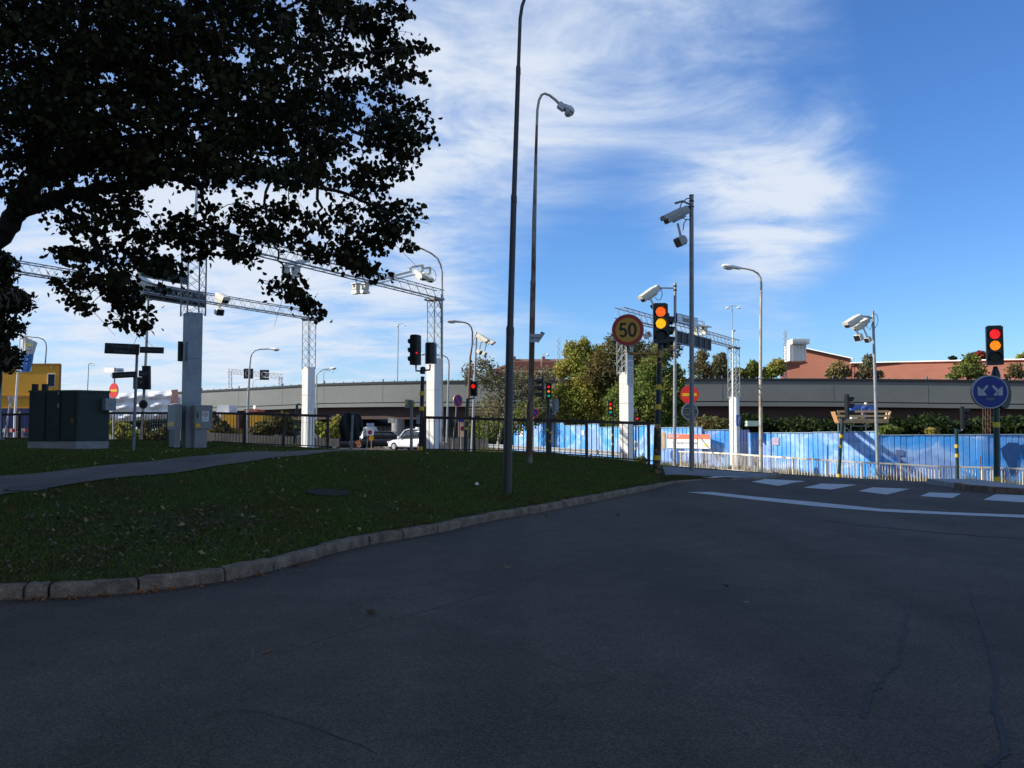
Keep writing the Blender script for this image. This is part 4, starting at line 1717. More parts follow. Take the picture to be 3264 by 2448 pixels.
# ------------------------------------------------------------------ toll cameras
def toll_camera(label, Y, rear, front, rpx, lampc=None, lrpx=0, arm0=None, mt='cream', dY=-.35, mount=None, group=None, loop=None, dYr=0.0):
    a = P(*rear, Y + dYr)
    b = P(*front, Y + dY)
    d = (b - a)
    L = d.length
    d.normalize()
    r = root('toll_camera', label, 'camera', a, group)
    R = d.cross(Z1).normalized()
    U = R.cross(d)
    w = pw(rpx, Y)
    MB().loft([a, a + d * .01, a + d * (L - .02)], [w * .92, w, w], [w * .9, w * .92, w * .92], R, U, 16, 4.5).build('housing', M[mt], r)
    # sunshield: slightly larger, overhanging front
    MB().loft([a + d * (L * .25), b + d * .05], [w * 1.1, w * 1.1], [(w * 1.08, -w * .15), (w * 1.08, -w * .15)], R, U, 14, 4.5).build('sunshield', M[mt], r)
    MB().box(b - d * .005, w * 1.5, w * 1.3, .012, (R, U, d)).build('window', M['darkglass'], r)
    MB().box(a - d * .03 - U * (.0), w * 1.3, w * 1.3, .06, (R, U, d)).build('rear_cover', M['dark'], r)
    MB().box(a + d * (L * .45) - U * (w * 1.12), w * 1.1, .05, L * .5, (R, U, d)).build('mounting_foot', M['steel_d' if mt == 'greycam' else mt], r)
    if lampc:
        lc = P(*lampc, Y + (dY + dYr) * .5)
        s = P(*(arm0 or ((rear[0] + front[0]) / 2, (rear[1] + front[1]) / 2)), Y + (dY + dYr) * .5)
        MB().bar(s, lc + (s - lc) * .2, w * .45, w * .35, Y1).build('lamp_arm', M[mt], r)
        q = pw(lrpx, Y)
        MB().loft([lc - d * q * .7, lc - d * q * .2, lc + d * q * .85], [q * .55, q, q], [q * .5, q * .8, q * .8], R, U, 8, 5).build('infrared_lamp', M[mt], r)
        MB().box(lc + d * (q * .86), q * 1.6, q * 1.25, .012, (R, U, d)).build('lamp_window', M['darkglass'], r)
    if mount:
        MB().bar(a.lerp(b, .1), P(*mount, Y), .06).build('mounting_arm', M['steel' if mt != 'greycam' else 'steel_d'], r)
    if loop:
        pts = [P(x, y, Y - .03) for x, y in loop]
        MB().tube(pts, .016, 6).build('cable', M['dark' if mt == 'greycam' else 'steel_d'], r)
    return r


def camera_pole(label, Y, base, top, rb, rt, mt='steel'):
    r = root('camera_pole', label, 'pole', P(*base, Y))
    pole(r, [base, top], [rb, rt], Y, M[mt], n=14)
    return r


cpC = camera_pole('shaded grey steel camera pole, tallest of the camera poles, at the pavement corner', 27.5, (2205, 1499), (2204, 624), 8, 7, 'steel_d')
MB().tube([P(2204, 624, 27.5), P(2204, 621, 27.5)], pw(8, 27.5), 14).build('pole_cap', M['steel_d'], cpC)
for y in (641, 659):
    MB().tube([P(2204, y - 1.5, 27.5), P(2204, y + 1.5, 27.5)], pw(8.6, 27.5), 14).build('clamp', M['dark'], cpC)
MB().tube([P(2200, 652, 27.5), P(2192, 648, 27.4), P(2176, 641, 27.4), P(2152, 648, 27.35)], [.03, .035, .035, .04], 8).build('bracket_arm', M['steel_d'], cpC)
toll_camera('grey camera on the tall shaded steel pole, aimed down to the left', 27.5, (2190, 668), (2120, 702), 15, (2173, 767), 20, (2160, 712), 'greycam', -.25, (2203, 660),
            loop=[(2203, 630), (2188, 634), (2172, 648), (2165, 668), (2170, 690), (2184, 699), (2200, 701)])
MB().tube([P(2188, 700, 27.4), P(2180, 712, 27.4), P(2177, 735, 27.4)], .015, 6).build('cable', M['dark'], cpC)

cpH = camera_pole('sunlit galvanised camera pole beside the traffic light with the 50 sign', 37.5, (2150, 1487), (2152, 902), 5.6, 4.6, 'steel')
MB().bar(P(2152, 919, 37.5), P(2104, 918, 37.5), .06).build('cross_arm', M['steel'], cpH)
for y in (912, 925):
    MB().tube([P(2152, y - 2, 37.5), P(2152, y + 2, 37.5)], pw(6, 37.5), 12).build('clamp', M['dark'], cpH)
toll_camera('cream camera on the thin sunlit pole, just above the red and amber signal', 37.5, (2096, 918), (2046, 954), 12.5, (2084, 975), 9, (2075, 955), 'cream', -.3, (2104, 918),
            loop=[(2108, 921), (2111, 938), (2106, 955), (2096, 957), (2088, 948)])
# street name plate on that pole
rb = root('street_name_sign', 'white blue-edged plate lettered Betalstation between the two camera poles', 'sign', P(2158, 1014, 37.5))
a, b = P(2157, 1013, 37.4), P(2224, 1029, 39.4)
Rv = (V((b.x, b.y, 0)) - V((a.x, a.y, 0)))
Lw = Rv.length
Rv.normalize()
cc = (a + b) / 2
cc.z = (a.z + b.z) / 2
Nn = Rv.cross(Z1)
Ud = Z1
Rv3 = (b - a).normalized()
hh = pw(30, 38)
plate('sign_frame', rb, cc, Rv3, Z1, Lw, hh, .03, 'signblue')
plate('sign_face', rb, cc + Nn * .018, Rv3, Z1, Lw - .06, hh - .06, .01, 'signwhite')
text('Betalstation', cc + Nn * .028, Rv3, Z1, hh * .56, M['ink'], rb, sx=.80)

cpG = camera_pole('sunlit galvanised camera pole by the white railing carrying two cameras', 40.2, (2799, 1540), (2782.5, 991), 5.6, 4, 'steel')
MB().bar(P(2783, 1014, 40.2), P(2750, 1008, 40.2), .07).build('cross_arm', M['steel'], cpG)
toll_camera('front left camera of the pair on the pole by the white railing', 40.2, (2741, 1010), (2698, 1037), 11, (2739, 1074), 14, (2725, 1040), 'cream', -.4, (2752, 1008))
toll_camera('rear right camera of the pair on the pole by the white railing', 40.6, (2765, 1020), (2727, 1049), 9.5, (2768, 1081), 11, (2752, 1045), 'cream', -.3, (2780, 1012),
            loop=[(2772, 1008), (2758, 1006), (2762, 1040), (2774, 1052), (2780, 1030)])
MB().tube([P(2784, 998, 40.1), P(2795, 1004, 40.1), P(2799, 1020, 40.1), P(2796, 1036, 40.1), P(2787, 1047, 40.1)], .014, 6).build('cable', M['dark'], cpG)

cpK = camera_pole("slim two-camera mast near the picture centre, left of the tall dark lamp post", 46, (1504, 1441), (1519, 1059), 4.6, 3.2, 'steel')
toll_camera('left white camera of the pair hanging right of the slim mast near the centre', 46, (1522, 1068), (1553, 1089), 8, (1527, 1121), 9, (1536, 1085), 'cream', -.3, (1519, 1063))
toll_camera('right white camera of the pair hanging right of the slim mast near the centre', 46.6, (1538, 1076), (1572, 1095), 7.5, (1543, 1127), 8, (1552, 1092), 'cream', -.3, (1522, 1064),
            loop=[(1516, 1070), (1509, 1085), (1510, 1098), (1518, 1103)])
toll_camera('cream camera on the left gantry, under the tree leaves', 35.6, (448, 893), (474, 912), 13, (447, 951), 15, (458, 915), 'cream', -.5, (440, 905))
toll_camera('cream camera on the left gantry beam right of the shaded lattice tower', 37.5, (696, 943), (720, 958), 12, (697, 993), 14, (706, 955), 'cream', -.5, (686, 948))
# little T antenna on gantry B
# camera pair on the arm of gantry A
rarm = root('outrigger', 'white square-tube outrigger arm running above the far end of the wide gantry', 'bracket', P(1250, 880, 41))
seg = [(1165, 903, 38.6), (1200, 893, 39.2), (1250, 880, 40), (1300, 868, 41), (1309, 866, 41.2), (1309, 852, 41.2), (1347, 846, 42), (1347, 864, 42)]
pts_ = [P(x, y, Y) for x, y, Y in seg]
for a, b in zip(pts_[:-1], pts_[1:]):
    MB().bar(a, b, .11, .11).build('square_tube', M['cream'], rarm)
MB().bar(P(1165, 912, 38.6), P(1322, 875, 41.4), .07).build('square_tube', M['cream'], rarm)
MB().bar(P(1347, 856, 42), P(1372, 853, 42.3), .1).build('square_tube', M['cream'], rarm)
MB().bar(P(1371, 853, 42.3), P(1371, 874, 42.3), .1).build('square_tube', M['cream'], rarm)
MB().tube([P(1372, 854, 42.2), P(1383, 860, 42.2), P(1390, 876, 42.2), P(1388, 893, 42.2), P(1378, 900, 42.2)], .02, 5).build('cable', M['cream'], rarm)
toll_camera('left camera at the tip of the white outrigger arm', 42, (1327, 868), (1352, 888), 9, None, 0, None, 'cream', -.6, (1347, 864))
toll_camera('right camera at the tip of the white outrigger arm', 42.3, (1350, 874), (1374, 895), 8, None, 0, None, 'cream', -.6, (1371, 872))
rarm2 = root('outrigger', 'shorter white square-tube outrigger arm half hidden by leaves on the wide gantry', 'bracket', P(950, 835, 33))
for a, b in (((905, 848, 33), (955, 833, 34)), ((955, 833, 34), (990, 825, 35)), ((930, 842, 33.5), (985, 832, 35))):
    MB().bar(P(*a), P(*b), .10).build('square_tube', M['cream'], rarm2)


def scanner(label, Y, c, w, h, group):
    cen = P(*c, Y)
    r = root('laser_scanner', label, 'sensor', cen, group)
    W, H = pw(w, Y), pw(h, Y)
    yaw = YAW
    R, Fw = V((math.cos(yaw), math.sin(yaw), 0)), V((-math.sin(yaw), math.cos(yaw), 0))
    MB().box(cen + Z1 * (H * .42), W * 1.05, W * .9, H * .08, (R, Fw, Z1)).build('lid', M['white'], r)
    MB().box(cen + Z1 * (H * .14), W * .72, W * .66, H * .46, (R, Fw, Z1)).build('housing', M['cream'], r)
    mb = MB()
    mb.box(cen - Z1 * (H * .27), W, W * .8, H * .36, (R, Fw, Z1), top=.62)
    mb.build('flared_hood', M['cream'], r)
    MB().box(cen + Z1 * (H * .2) - Fw * (W * .34), W * .22, .02, H * .2, (R, Fw, Z1)).build('port', M['dark'], r)
    MB().bar(cen + Z1 * (H * .4), cen + Z1 * (H * .4 + .22), .06).build('hanger', M['steel'], r)
    return r


G_ = 'paired cream sensor boxes under the gantries'
for i, (c, w, h, Y, lab) in enumerate([((911, 868), 27, 37, 33.3, 'left box of the first flared sensor pair, under the middle of the wide gantry'), ((943, 867), 30, 38, 33.6, 'right box of the first flared sensor pair, under the middle of the wide gantry'),
                                       ((1135, 920), 26, 38, 37, 'left box of the second flared sensor pair, nearer the end of the wide gantry'), ((1163, 920), 28, 35, 37.3, 'right box of the second flared sensor pair, nearer the end of the wide gantry'),
                                       ((2218, 1056), 17, 30, 45.5, 'left flared sensor box on the right gantry above the dark board'), ((2244, 1053), 24, 32, 46.2, 'right flared sensor box on the right gantry above the dark board')]):
    scanner(lab, Y, c, w, h, G_)
MB_ = MB()
r = root('floodlight', 'grey ribbed floodlight hanging from the right gantry beside the 50 sign', 'light', P(2062, 1070, 42))
MB().box(P(2062, 1070, 42), .42, .3, .26, (V((.8, .1, .35)).normalized(), Y1, V((-.35, 0, .8)).normalized())).build('lamp_body', M['lamphead'], r)
MB().bar(P(2058, 1050, 42), P(2060, 1066, 42), .05).build('hanger', M['steel'], r)
MB().box(P(2066, 1064, 42), .10, .31, .2, (V((.8, .1, .35)).normalized(), Y1, V((-.35, 0, .8)).normalized())).build('heat_sink', M['steel_d'], r)
r = root('sensor_tray', 'white tray and handrail carrying the sensor boxes of the right gantry', 'bracket', P(2235, 1042, 45.5))
MB().bar(P(2160, 1025, 42.5), P(2259, 1043, 47), .35, .06).build('tray', M['white'], r)
MB().tube([P(2200, 1020, 44.5), P(2240, 1025, 46), P(2240, 1038, 46)], .025, 5).build('handrail', M['steel'], r)
MB().tube([P(2215, 1040, 45), P(2215, 1022, 45)], .025, 5).build('handrail', M['steel'], r)

# equipment cabinets round the zinc column
Yc = 27.4
rc = root('cable_cabinet', 'tall grey cabinet with yellow sticker on the left of the zinc column', 'cabinet', P(553, 1408, Yc))


def yawbox(cx, y0, y1, wl, wr, Y, yaw, zpad=0):
    pass


def cabinet(root_, corner_x, y0, y1, wl, wr, Y, mt, yaw=math.radians(40), name='cabinet_body'):
    """vertical front edge at image column corner_x; wl, wr = visible px widths of left and right faces"""
    e0, e1 = P(corner_x, y1, Y), P(corner_x, y0, Y)
    z0, z1 = e0.z, e1.z
    R = V((math.cos(yaw), math.sin(yaw), 0))   # to the right, receding
    Lf = V((-math.sin(yaw), math.cos(yaw), 0))  # to the left, receding
    kr, kl = (corner_x + wr - 1632) / F, (corner_x - wl - 1632) / F
    wR = (kr * e1.y - e1.x) / (R.x - kr * R.y)
    wL = (kl * e1.y - e1.x) / (Lf.x - kl * Lf.y)
    e = V((e1.x, e1.y, 0))
    c = e + R * (wR / 2) + Lf * (wL / 2) + Z1 * ((z0 + z1) / 2)
    MB().box(c, wR, wL, z1 - z0, (R, Lf, Z1)).build(name, M[mt], root_)
    return e, R, Lf, wR, wL, z0, z1


def face_patch(parent, e, D, N_, u0, u1, z0, z1, mt, name, t=.006):
    """thin plate on face spanned by D from edge e"""
    c = e + D * ((u0 + u1) / 2) + Z1 * ((z0 + z1) / 2) + N_ * (t / 2 + .001)
    return MB().box(c, abs(u1 - u0), t, abs(z1 - z0), (D, N_, Z1)).build(name, M[mt] if isinstance(mt, str) else mt, parent)


ya = math.radians(33)
e, R_, L_, wR, wL, z0, z1 = cabinet(rc, 558, 1288, 1369, 23, 22, Yc, 'cabgrey', ya)
NL, NR = -R_, -L_  # outward normals: left face normal = -R, right face normal = -L
face_patch(rc, e, L_, NL, .06, wL - .06, z0 + .1, z0 + .24, 'signyel', 'sticker')
e, R_, L_, wR, wL, z0b, z1b = cabinet(rc, 557, 1369, 1426, 16, 19, Yc + .02, 'concrete', ya, 'plinth')
rc = root('cable_cabinet', 'wide grey cabinet with a no-entry style sticker on the right of the zinc column', 'cabinet', P(622, 1425, Yc))
e, R_, L_, wR, wL, z0, z1 = cabinet(rc, 621, 1291, 1368, 25, 57, Yc, 'cabgrey', ya)
nr = -L_
face_patch(rc, e, R_, nr, .04, wR - .03, z0 + .03, z1 - .03, 'cabgrey', 'door', .012)
face_patch(rc, e + nr * .012, R_, nr, .04, .18, z0 + .05, z0 + .17, 'signyel', 'sticker')
face_patch(rc, e + nr * .012, R_, nr, .07, .10, z0 + .34, z0 + .52, 'dark', 'handle', .02)
s_ = face_patch(rc, e + nr * .012, R_, nr, wR * .42, wR * .78, z0 + .24, z0 + .56, 'signwhite', 'warning_sticker')
MB().ring(e + nr * .021 + R_ * (wR * .6) + Z1 * (z0 + .46), nr, .055, .075, .003, 24).build('sticker_ring', M['pinkred'], rc)
MB().box(e + nr * .021 + R_ * (wR * .6) + Z1 * (z0 + .46), .05, .004, .06, (R_, nr, Z1)).build('sticker_symbol', M['pinkred'], rc)
for i in range(3):
    face_patch(rc, e + nr * .019, R_, nr, wR * .47, wR * .72, z0 + .28 + i * .03, z0 + .287 + i * .03, 'greyink', 'print_line', .002)
cabinet(rc, 621, 1368.5, 1427, 22, 40, Yc + .03, 'concrete', ya, 'plinth')
r = root('junction_box', 'narrow dark box mounted high on the left side of the zinc column', 'box', P(575, 1120, 27.9))
MB().box(P(575, 1120, 27.8), .11, .16, .63).build('box_body', M['dark'], r)

# large green cabinet
Yg = 25
yg = math.radians(43)
rg = root('electrical_substation', 'large dark green utility cabinet on a concrete plinth in the shaded grass', 'cabinet', P(245, 1434, Yg))
# corner at px 245
e0 = P(243, 1407, Yg)
R_ = V((math.cos(yg), math.sin(yg), 0))
L_ = V((-math.cos(math.radians(12)), math.sin(math.radians(12)), 0))
wR, wL = .875, 1.58
zt = P(243, 1249, Yg).z
zb = e0.z
e = V((e0.x, e0.y, 0))
poly = [e, e + R_ * wR, e + R_ * wR + L_ * wL, e + L_ * wL]


def zpoly(pl, z):
    return [V((p.x, p.y, z)) for p in pl]


MB().prism(zpoly(poly, zb), V((0, 0, zt - zb))).build('cabinet_body', M['cabgreen'], rg)
cen = sum(poly, V()) / 4
big = [cen + (p - cen) * 1.03 for p in poly]
MB().prism(zpoly(big, zt), V((0, 0, .055))).build('lid', M['cabtop'], rg)
pl_ = [cen + (p - cen) * 1.01 for p in poly]
MB().prism(zpoly(pl_, zb - .5), V((0, 0, .5))).build('plinth', M['concrete'], rg)
NLf = V((-L_.y * -1, 0, 0))
nL = V((L_.y, -L_.x, 0))
nL = nL if nL.y < 0 else -nL
nR = V((R_.y, -R_.x, 0))
nR = nR if nR.y < 0 else -nR
fx = [0.02, .32, .63, .97]
for i in range(3):
    a, b = wL * fx[i] + .03, wL * fx[i + 1] - .03
    dz = (.0, .035, .012)[i]
    face_patch(rg, e, L_, nL, a, b, zb + .02, zt - .03, 'cabgreen', 'door', .03 + dz * .6)
face_patch(rg, e, R_, nR, .04, wR - .05, zb + .02, zt - .03, 'cabgreen', 'side_panel', .012)
face_patch(rg, e + nL * .05, L_, nL, .05, .16, zb + .52, zb + .65, mat('faded_yellow_sticker', (.12, .09, .02), .7), 'sticker', .008)
face_patch(rg, e + nL * .06, L_, nL, wL * .34, wL * .37, zb + .95, zb + 1.08, 'cabgrey', 'handle', .02)
face_patch(rg, e + nL * .06, L_, nL, wL * .34, wL * .37, zb + 1.33, zb + 1.40, 'cabgrey', 'hinge', .02)
for px, py in ((112, 1233), (144, 1234)):
    c = P(px, py + 1, Yg + .35)
    MB().box(V((c.x, c.y, zt + .14)), .13, .13, .20).build('vent_stub', M['dark'], rg)
    MB().tube([V((c.x, c.y, zt + .2)), V((c.x - .07, c.y - .02, zt + .22))], .03, 8).build('vent_knob', M['steel_d'], rg)
r = root('meter_box', 'small grey meter box with orange warning triangle on the side of the green cabinet', 'box', P(330, 1290, 25.4))
c = e + R_ * (wR * .93) + nR * .16 + Z1 * P(330, 1289, 25.4).z
MB().box(c, .30, .28, .35, (R_, nR, Z1)).build('box_body', M['cabgrey'], r)
f_ = c + nR * .142
MB().box(f_, .27, .006, .33, (R_, nR, Z1)).build('box_door', mat('pale_grey_door', (.28, .30, .33), .5), r)
MB().prism([f_ + nR * .006 + R_ * x + Z1 * z for x, z in ((-.04, -.03), (.04, -.03), (0, .05))], nR * .003).build('warning_triangle', M['ochre'], r)

# ------------------------------------------------------------------ direction sign post
Yd = 24
rd = root('direction_sign_post', 'grey post with dark finger signs standing in the shaded grass between cabinets', 'signpost', P(425, 1437, Yd))
pole(rd, [(425, 1437), (438, 1098)], [5, 4], Yd, M['steel_d'])


def finger(label, Y, cx, cy, w, h, dx, dy, lines, arrow, mt='dark', ink='greyink', slope=0.0, dep=0.0, ry=None, segs=()):
    c = P(cx, cy, Y - .06)
    W, H = pw(w, Y), pw(h, Y)
    R = V((1, dep, slope)).normalized()
    U = (Z1 - R * R.z).normalized()
    r = root('finger_sign', label, 'sign', c)
    plate('sign_plate', r, c, R, U, W, H, .03, mt)
    N_ = R.cross(U)
    f = c + N_ * .019
    if arrow:
        s = -1 if arrow == 'L' else 1
        tip = f + R * (s * W * .47)
        for k in (-1, 1):
            MB().bar(tip, tip - R * (s * H * .28) + U * (k * H * .4), .012, .004, N_).build('arrow_line', M[ink], r)
    for (u) in segs:
        MB().bar(f + R * (u * W) - U * H * .42, f + R * (u * W) + U * H * .42, .01, .004, N_).build('divider_line', M[ink], r)
    for (t, u, v, hh) in lines:
        text(t, f + R * (u * W) + U * (v * H) + N_ * .003, R, U, hh * H, M[ink], r)
    return r


finger('large dark finger sign pointing left, topmost on the grey post', Yd, 389, 1112, 110, 34, 0, 0, [('Tomteboda', -.02, .23, .28), ('Karlberg', 0, -.23, .28), ('3,2', .32, .2, .26)], 'L', slope=-.045, segs=(.19,))
finger('dark finger sign pointing right from the top of the grey post', Yd, 484, 1116, 76, 20, 0, 0, [('Centrum', .1, 0, .42), ('0,5', -.33, 0, .42)], 'R', slope=-.03, segs=(-.2,))
finger('lower dark finger sign pointing left, lettered 12 Odenplan', Yd, 395, 1195, 74, 19, 0, 0, [('12 Odenplan', -.12, 0, .48), ('2,8', .36, 0, .48)], 'L', slope=.055, segs=(.24,))
finger('short dark plate with two squares, right of the lower finger sign', Yd, 459, 1191, 33, 20, 0, 0, [('26', -.22, 0, .5), ('P', .25, 0, .6)], None, slope=-.02, segs=(0,))

# post behind with box sign
r = root('utility_post', 'brown and cream T-topped post behind the dark finger signs', 'pole', P(449, 1406, 36.2))
pole(r, [(449, 1406), (457, 1289), (466, 1120), (473, 957)], [4.6, 4.4, 4, 3.4], 36.2, M['rustpale'])
for q in ((445, 950), (500, 952)):
    MB().tube([P(473, 957, 36.2), P(q[0], q[1], 36.2)], .02, 6).build('arm', M['steel_d'], r)
r = root('box_sign', 'dark rectangular sign box fixed to the brown T-topped post', 'sign', P(463, 1205, 36))
MB().box(P(467, 1204, 36.0), pw(26, 36), .12, pw(76, 36), (V((.97, -.2, 0)).normalized(), V((.2, .97, 0)).normalized(), V((-.03, 0, 1)).normalized())).build('sign_box', M['dark'], r)
MB().box(P(443, 1221, 35.8), pw(34, 36), .10, pw(38, 36)).build('sign_box', M['dark'], r)
MB().prism([P(446, 1212, 35.6), P(446, 1224, 35.6), P(455, 1218, 35.6)], V((0, -.01, 0))).build('faded_arrow', M['greyink'], r)
r = root('round_sign', 'small round sign seen from behind on the T-topped post above the railing', 'sign', P(457, 1289, 36))
MB().disc(P(457, 1289, 35.9), V((0, -1, 0)), pw(14, 36), .03, 30).build('sign_plate', M['dark'], r)
MB().ring(P(457, 1289, 35.86), V((0, -1, 0)), pw(12.6, 36), pw(14.2, 36), .012, 30).build('rim', M['steel_d'], r)

# no-entry signs


def no_entry(label, c, phi, r_, Y=None, bubble=False):
    ro = root('no_entry_sign', label, 'sign', c)
    f, R = frame(phi)
    round_sign(ro, c, phi, r_, 'red', 'red', .02)
    MB().box(V(c) + f * .012, r_ * 1.55, .006, r_ * .32, (R, f, Z1)).build('yellow_bar', M['signyel'], ro)
    return ro


rp = root('sign_post', 'thin post carrying white street plates and a round red sign behind the green cabinet', 'pole', P(363, 1400, 48))
pole(rp, [(360, 1402), (366, 1172)], [2.6, 2.4], 48, M['steel'])
no_entry('round red sign with yellow bar beside the top of the green cabinet', P(362, 1245, 47.9), math.radians(-32), pw(24, 48))
for (x0, x1, y0, y1, dep, lab) in ((332, 366, 1171, 1187, .9, 'left bright blank white street plate behind the dark finger signs'), (367, 394, 1173, 1186, 1.6, 'right shaded white street plate with a line of text behind the dark finger signs')):
    a, b = P(x0, (y0 + y1) / 2, 48 if x0 > 340 else 48.7), P(x1, (y0 + y1) / 2 + 1, 48 if x0 < 340 else 48.5)
    r = root('street_name_sign', lab, 'sign', (a + b) / 2)
    Rv = (b - a).normalized()
    plate('sign_plate', r, (a + b) / 2, Rv, Z1, (b - a).length, pw(y1 - y0, 48), .03, 'signwhite')
    if x0 > 340:
        text('Tomtebodavägen', (a + b) / 2 + Rv.cross(Z1) * .018, Rv, Z1, .10, M['ink'], r, sx=.4)

# road edge no-entry at right, with round sign back underneath
rp = root('sign_post', 'thin leaning post behind the tall grey camera pole carrying two round signs', 'pole', P(2223, 1500, 47))
pole(rp, [(2224, 1500), (2222, 1340), (2200, 1330), (2198, 1240)], [1.5, 1.5, 1.5, 2], 47, M['steel'])
MB().tube([P(2222, 1382, 46.9), P(2318, 1500, 46.9)], pw(1.6, 47), 6).build('brace', M['railwhite'], rp)
no_entry('bright round red sign with yellow bar half behind the grey camera pole', P(2198, 1258, 46.9), math.radians(-12), pw(29, 47))
r = root('round_sign', 'grey-green back of a round sign directly under the bright red sign', 'sign', P(2199, 1312, 46.9))
MB().disc(P(2199, 1312, 46.8), frame(math.radians(10))[0], pw(27, 47), .03, 30).build('sign_plate', mat('sign_back_green', (.08, .11, .10), .4), r)
MB().ring(P(2199, 1312, 46.76), frame(math.radians(10))[0], pw(24, 47), pw(28, 47), .02, 30).build('rim', M['steel'], r)
for yy in (1302, 1322):
    MB().bar(P(2178, yy, 46.7), P(2220, yy, 46.7), .05).build('back_rib', M['steel_d'], r)

# ------------------------------------------------------------------ traffic light with 50 sign
YT = 25
rt = root('traffic_light', 'near black signal post with peeling yellow paint, red and amber lit, beside the 50 sign', 'traffic light', P(2093, 1496, YT))
MB().tube([P(2092, 1530, YT), P(2093, 1496, YT), P(2096, 1364, YT)], [pw(12.2, YT), pw(12.2, YT), pw(11.6, YT)], 16).build('pole_base', M['peel'], rt)
MB().tube([P(2096, 1364, YT), P(2096.5, 1352, YT)], [pw(11.6, YT), pw(8.6, YT)], 16).build('pole_shoulder', M['ochre'], rt)
MB().tube([P(2096.5, 1353, YT), P(2102, 1150, YT), P(2104, 1094, YT)], [pw(8.5, YT), pw(8, YT), pw(6.5, YT)], 16).build('pole', M['navy'], rt)
bands(rt, YT, ((2093, 1496), (2096, 1364)), (1459,), 12, hpx=15)
bands(rt, YT, ((2096.5, 1353), (2102, 1150)), (1297, 1234), 8.6, hpx=16)
MB().tube([P(2103, 1141, YT), P(2103.5, 1116, YT)], pw(12, YT), 12).build('bracket_clamp', M['ochre'], rt)
MB().tube([P(2102, 1156, YT), P(2102, 1152, YT)], pw(8.8, YT), 12).build('rust_ring', M['ochre'], rt)
signal_head(rt, P(2106, 1031, YT - .14), 0.0, pw(47, YT), pw(126, YT), .24, pw(16, YT), [LRO, LY, None], matn='sblack')
signal_head(rt, P(2133, 1056, YT + .15), math.radians(84), pw(44, YT) * .8, pw(110, YT), .22, pw(14, YT), [None, None, None], matn='sblack')
MB().bar(P(2104, 1098, YT), P(2104, 1090, YT), .14).build('head_neck', M['sblack'], rt)
rs = root('speed_limit_sign', 'round yellow sign with red ring reading 50 on a rusty bracket', 'sign', P(2003, 1052, YT))
phi = math.radians(-12)
f_, R_ = frame(phi)
c = P(2001, 1052, YT - .05)
rr = pw(50, YT)
MB().disc(c - f_ * .17, f_, rr * 1.0, .17, 44).build('light_box', M['sblack'], rs)
MB().ring(c - f_ * .02, f_, rr * .985, rr * 1.02, .035, 44).build('box_rim', M['steel_d'], rs)
MB().disc(c + f_ * .001, f_, rr * .985, .006, 44).build('red_ring', mat('dull_red_sign_face', (.38, .03, .025), .5, 0, .06, 5), rs)
MB().disc(c + f_ * .007, f_, rr * .78, .004, 44).build('sign_face', mat('dull_yellow_sign_face', (.50, .27, .03), .5, 0, .06, 5), rs)
# bold 50 drawn as strokes
T = c + f_ * .012


def stroke(pts, w, parent, mt='ink', name='digit', closed=False):
    mb = MB()
    vs_, fs_ = [], []
    P3 = [T + R_ * (x * rr) + Z1 * (y * rr) for x, y in pts]
    n = len(P3)
    for i in range(n):
        if closed:
            a, b = P3[(i - 1) % n], P3[(i + 1) % n]
        else:
            a, b = P3[max(i - 1, 0)], P3[min(i + 1, n - 1)]
        d = (b - a).normalized()
        s = d.cross(f_)
        vs_ += [P3[i] + s * (w * rr / 2), P3[i] - s * (w * rr / 2)]
    for i in range(n if closed else n - 1):
        j = (i + 1) % n
        fs_.append((2 * i, 2 * i + 1, 2 * j + 1, 2 * j))
    return mb.add(vs_, fs_).build(name, M[mt], parent, smooth=False)


five = [(-.12, .40), (-.40, .40), (-.405, .39), (-.46, .04), (-.455, .03)]
stroke([(-.10, .40), (-.445, .40)], .15, rs)
stroke([(-.40, .46), (-.475, .0)], .14, rs)
arc = []
for k in range(15):
    a = math.radians(145 - 290 * k / 14)
    arc.append((-.31 + .205 * math.cos(a), -.16 + .235 * math.sin(a)))
stroke(arc, .155, rs)
oval = [(.29 + .205 * math.cos(2 * math.pi * k / 28), .005 + .40 * math.sin(2 * math.pi * k / 28)) for k in range(28)]
stroke(oval, .155, rs, closed=True)
MB().tube([P(2003, 1100, YT + .05), P(2003, 1122, YT + .05), P(2006, 1127, YT + .05), P(2092, 1128, YT)], [.05, .05, .045, .045], 8).build('sign_bracket', M['ochre'], rs)

# ------------------------------------------------------------------ right traffic light with arrows sign
YR = 25
rt = root('traffic_light', "right-border signal post, red and amber lit above the blue two-arrow sign", 'traffic light', P(3177, 1553, YR))
pole(rt, [(3178, 1556), (3175, 1215)], [9.5, 8.5], YR, M['sgreen'], n=16, sink=.1)
MB().tube([P(3175, 1215, YR), P(3174, 1195, YR), P(3173, 1168, YR)], [pw(14, YR), pw(14, YR), pw(6, YR)], 14).build('head_neck', M['sblack'], rt)
bands(rt, YR, ((3178, 1556), (3175, 1250)), (1527, 1354), 9.8, hpx=16)
signal_head(rt, P(3172, 1101, YR - .18), math.radians(-18), pw(48, YR), pw(122, YR), .34, pw(15.5, YR), [LR, LA, None], visor=.12)
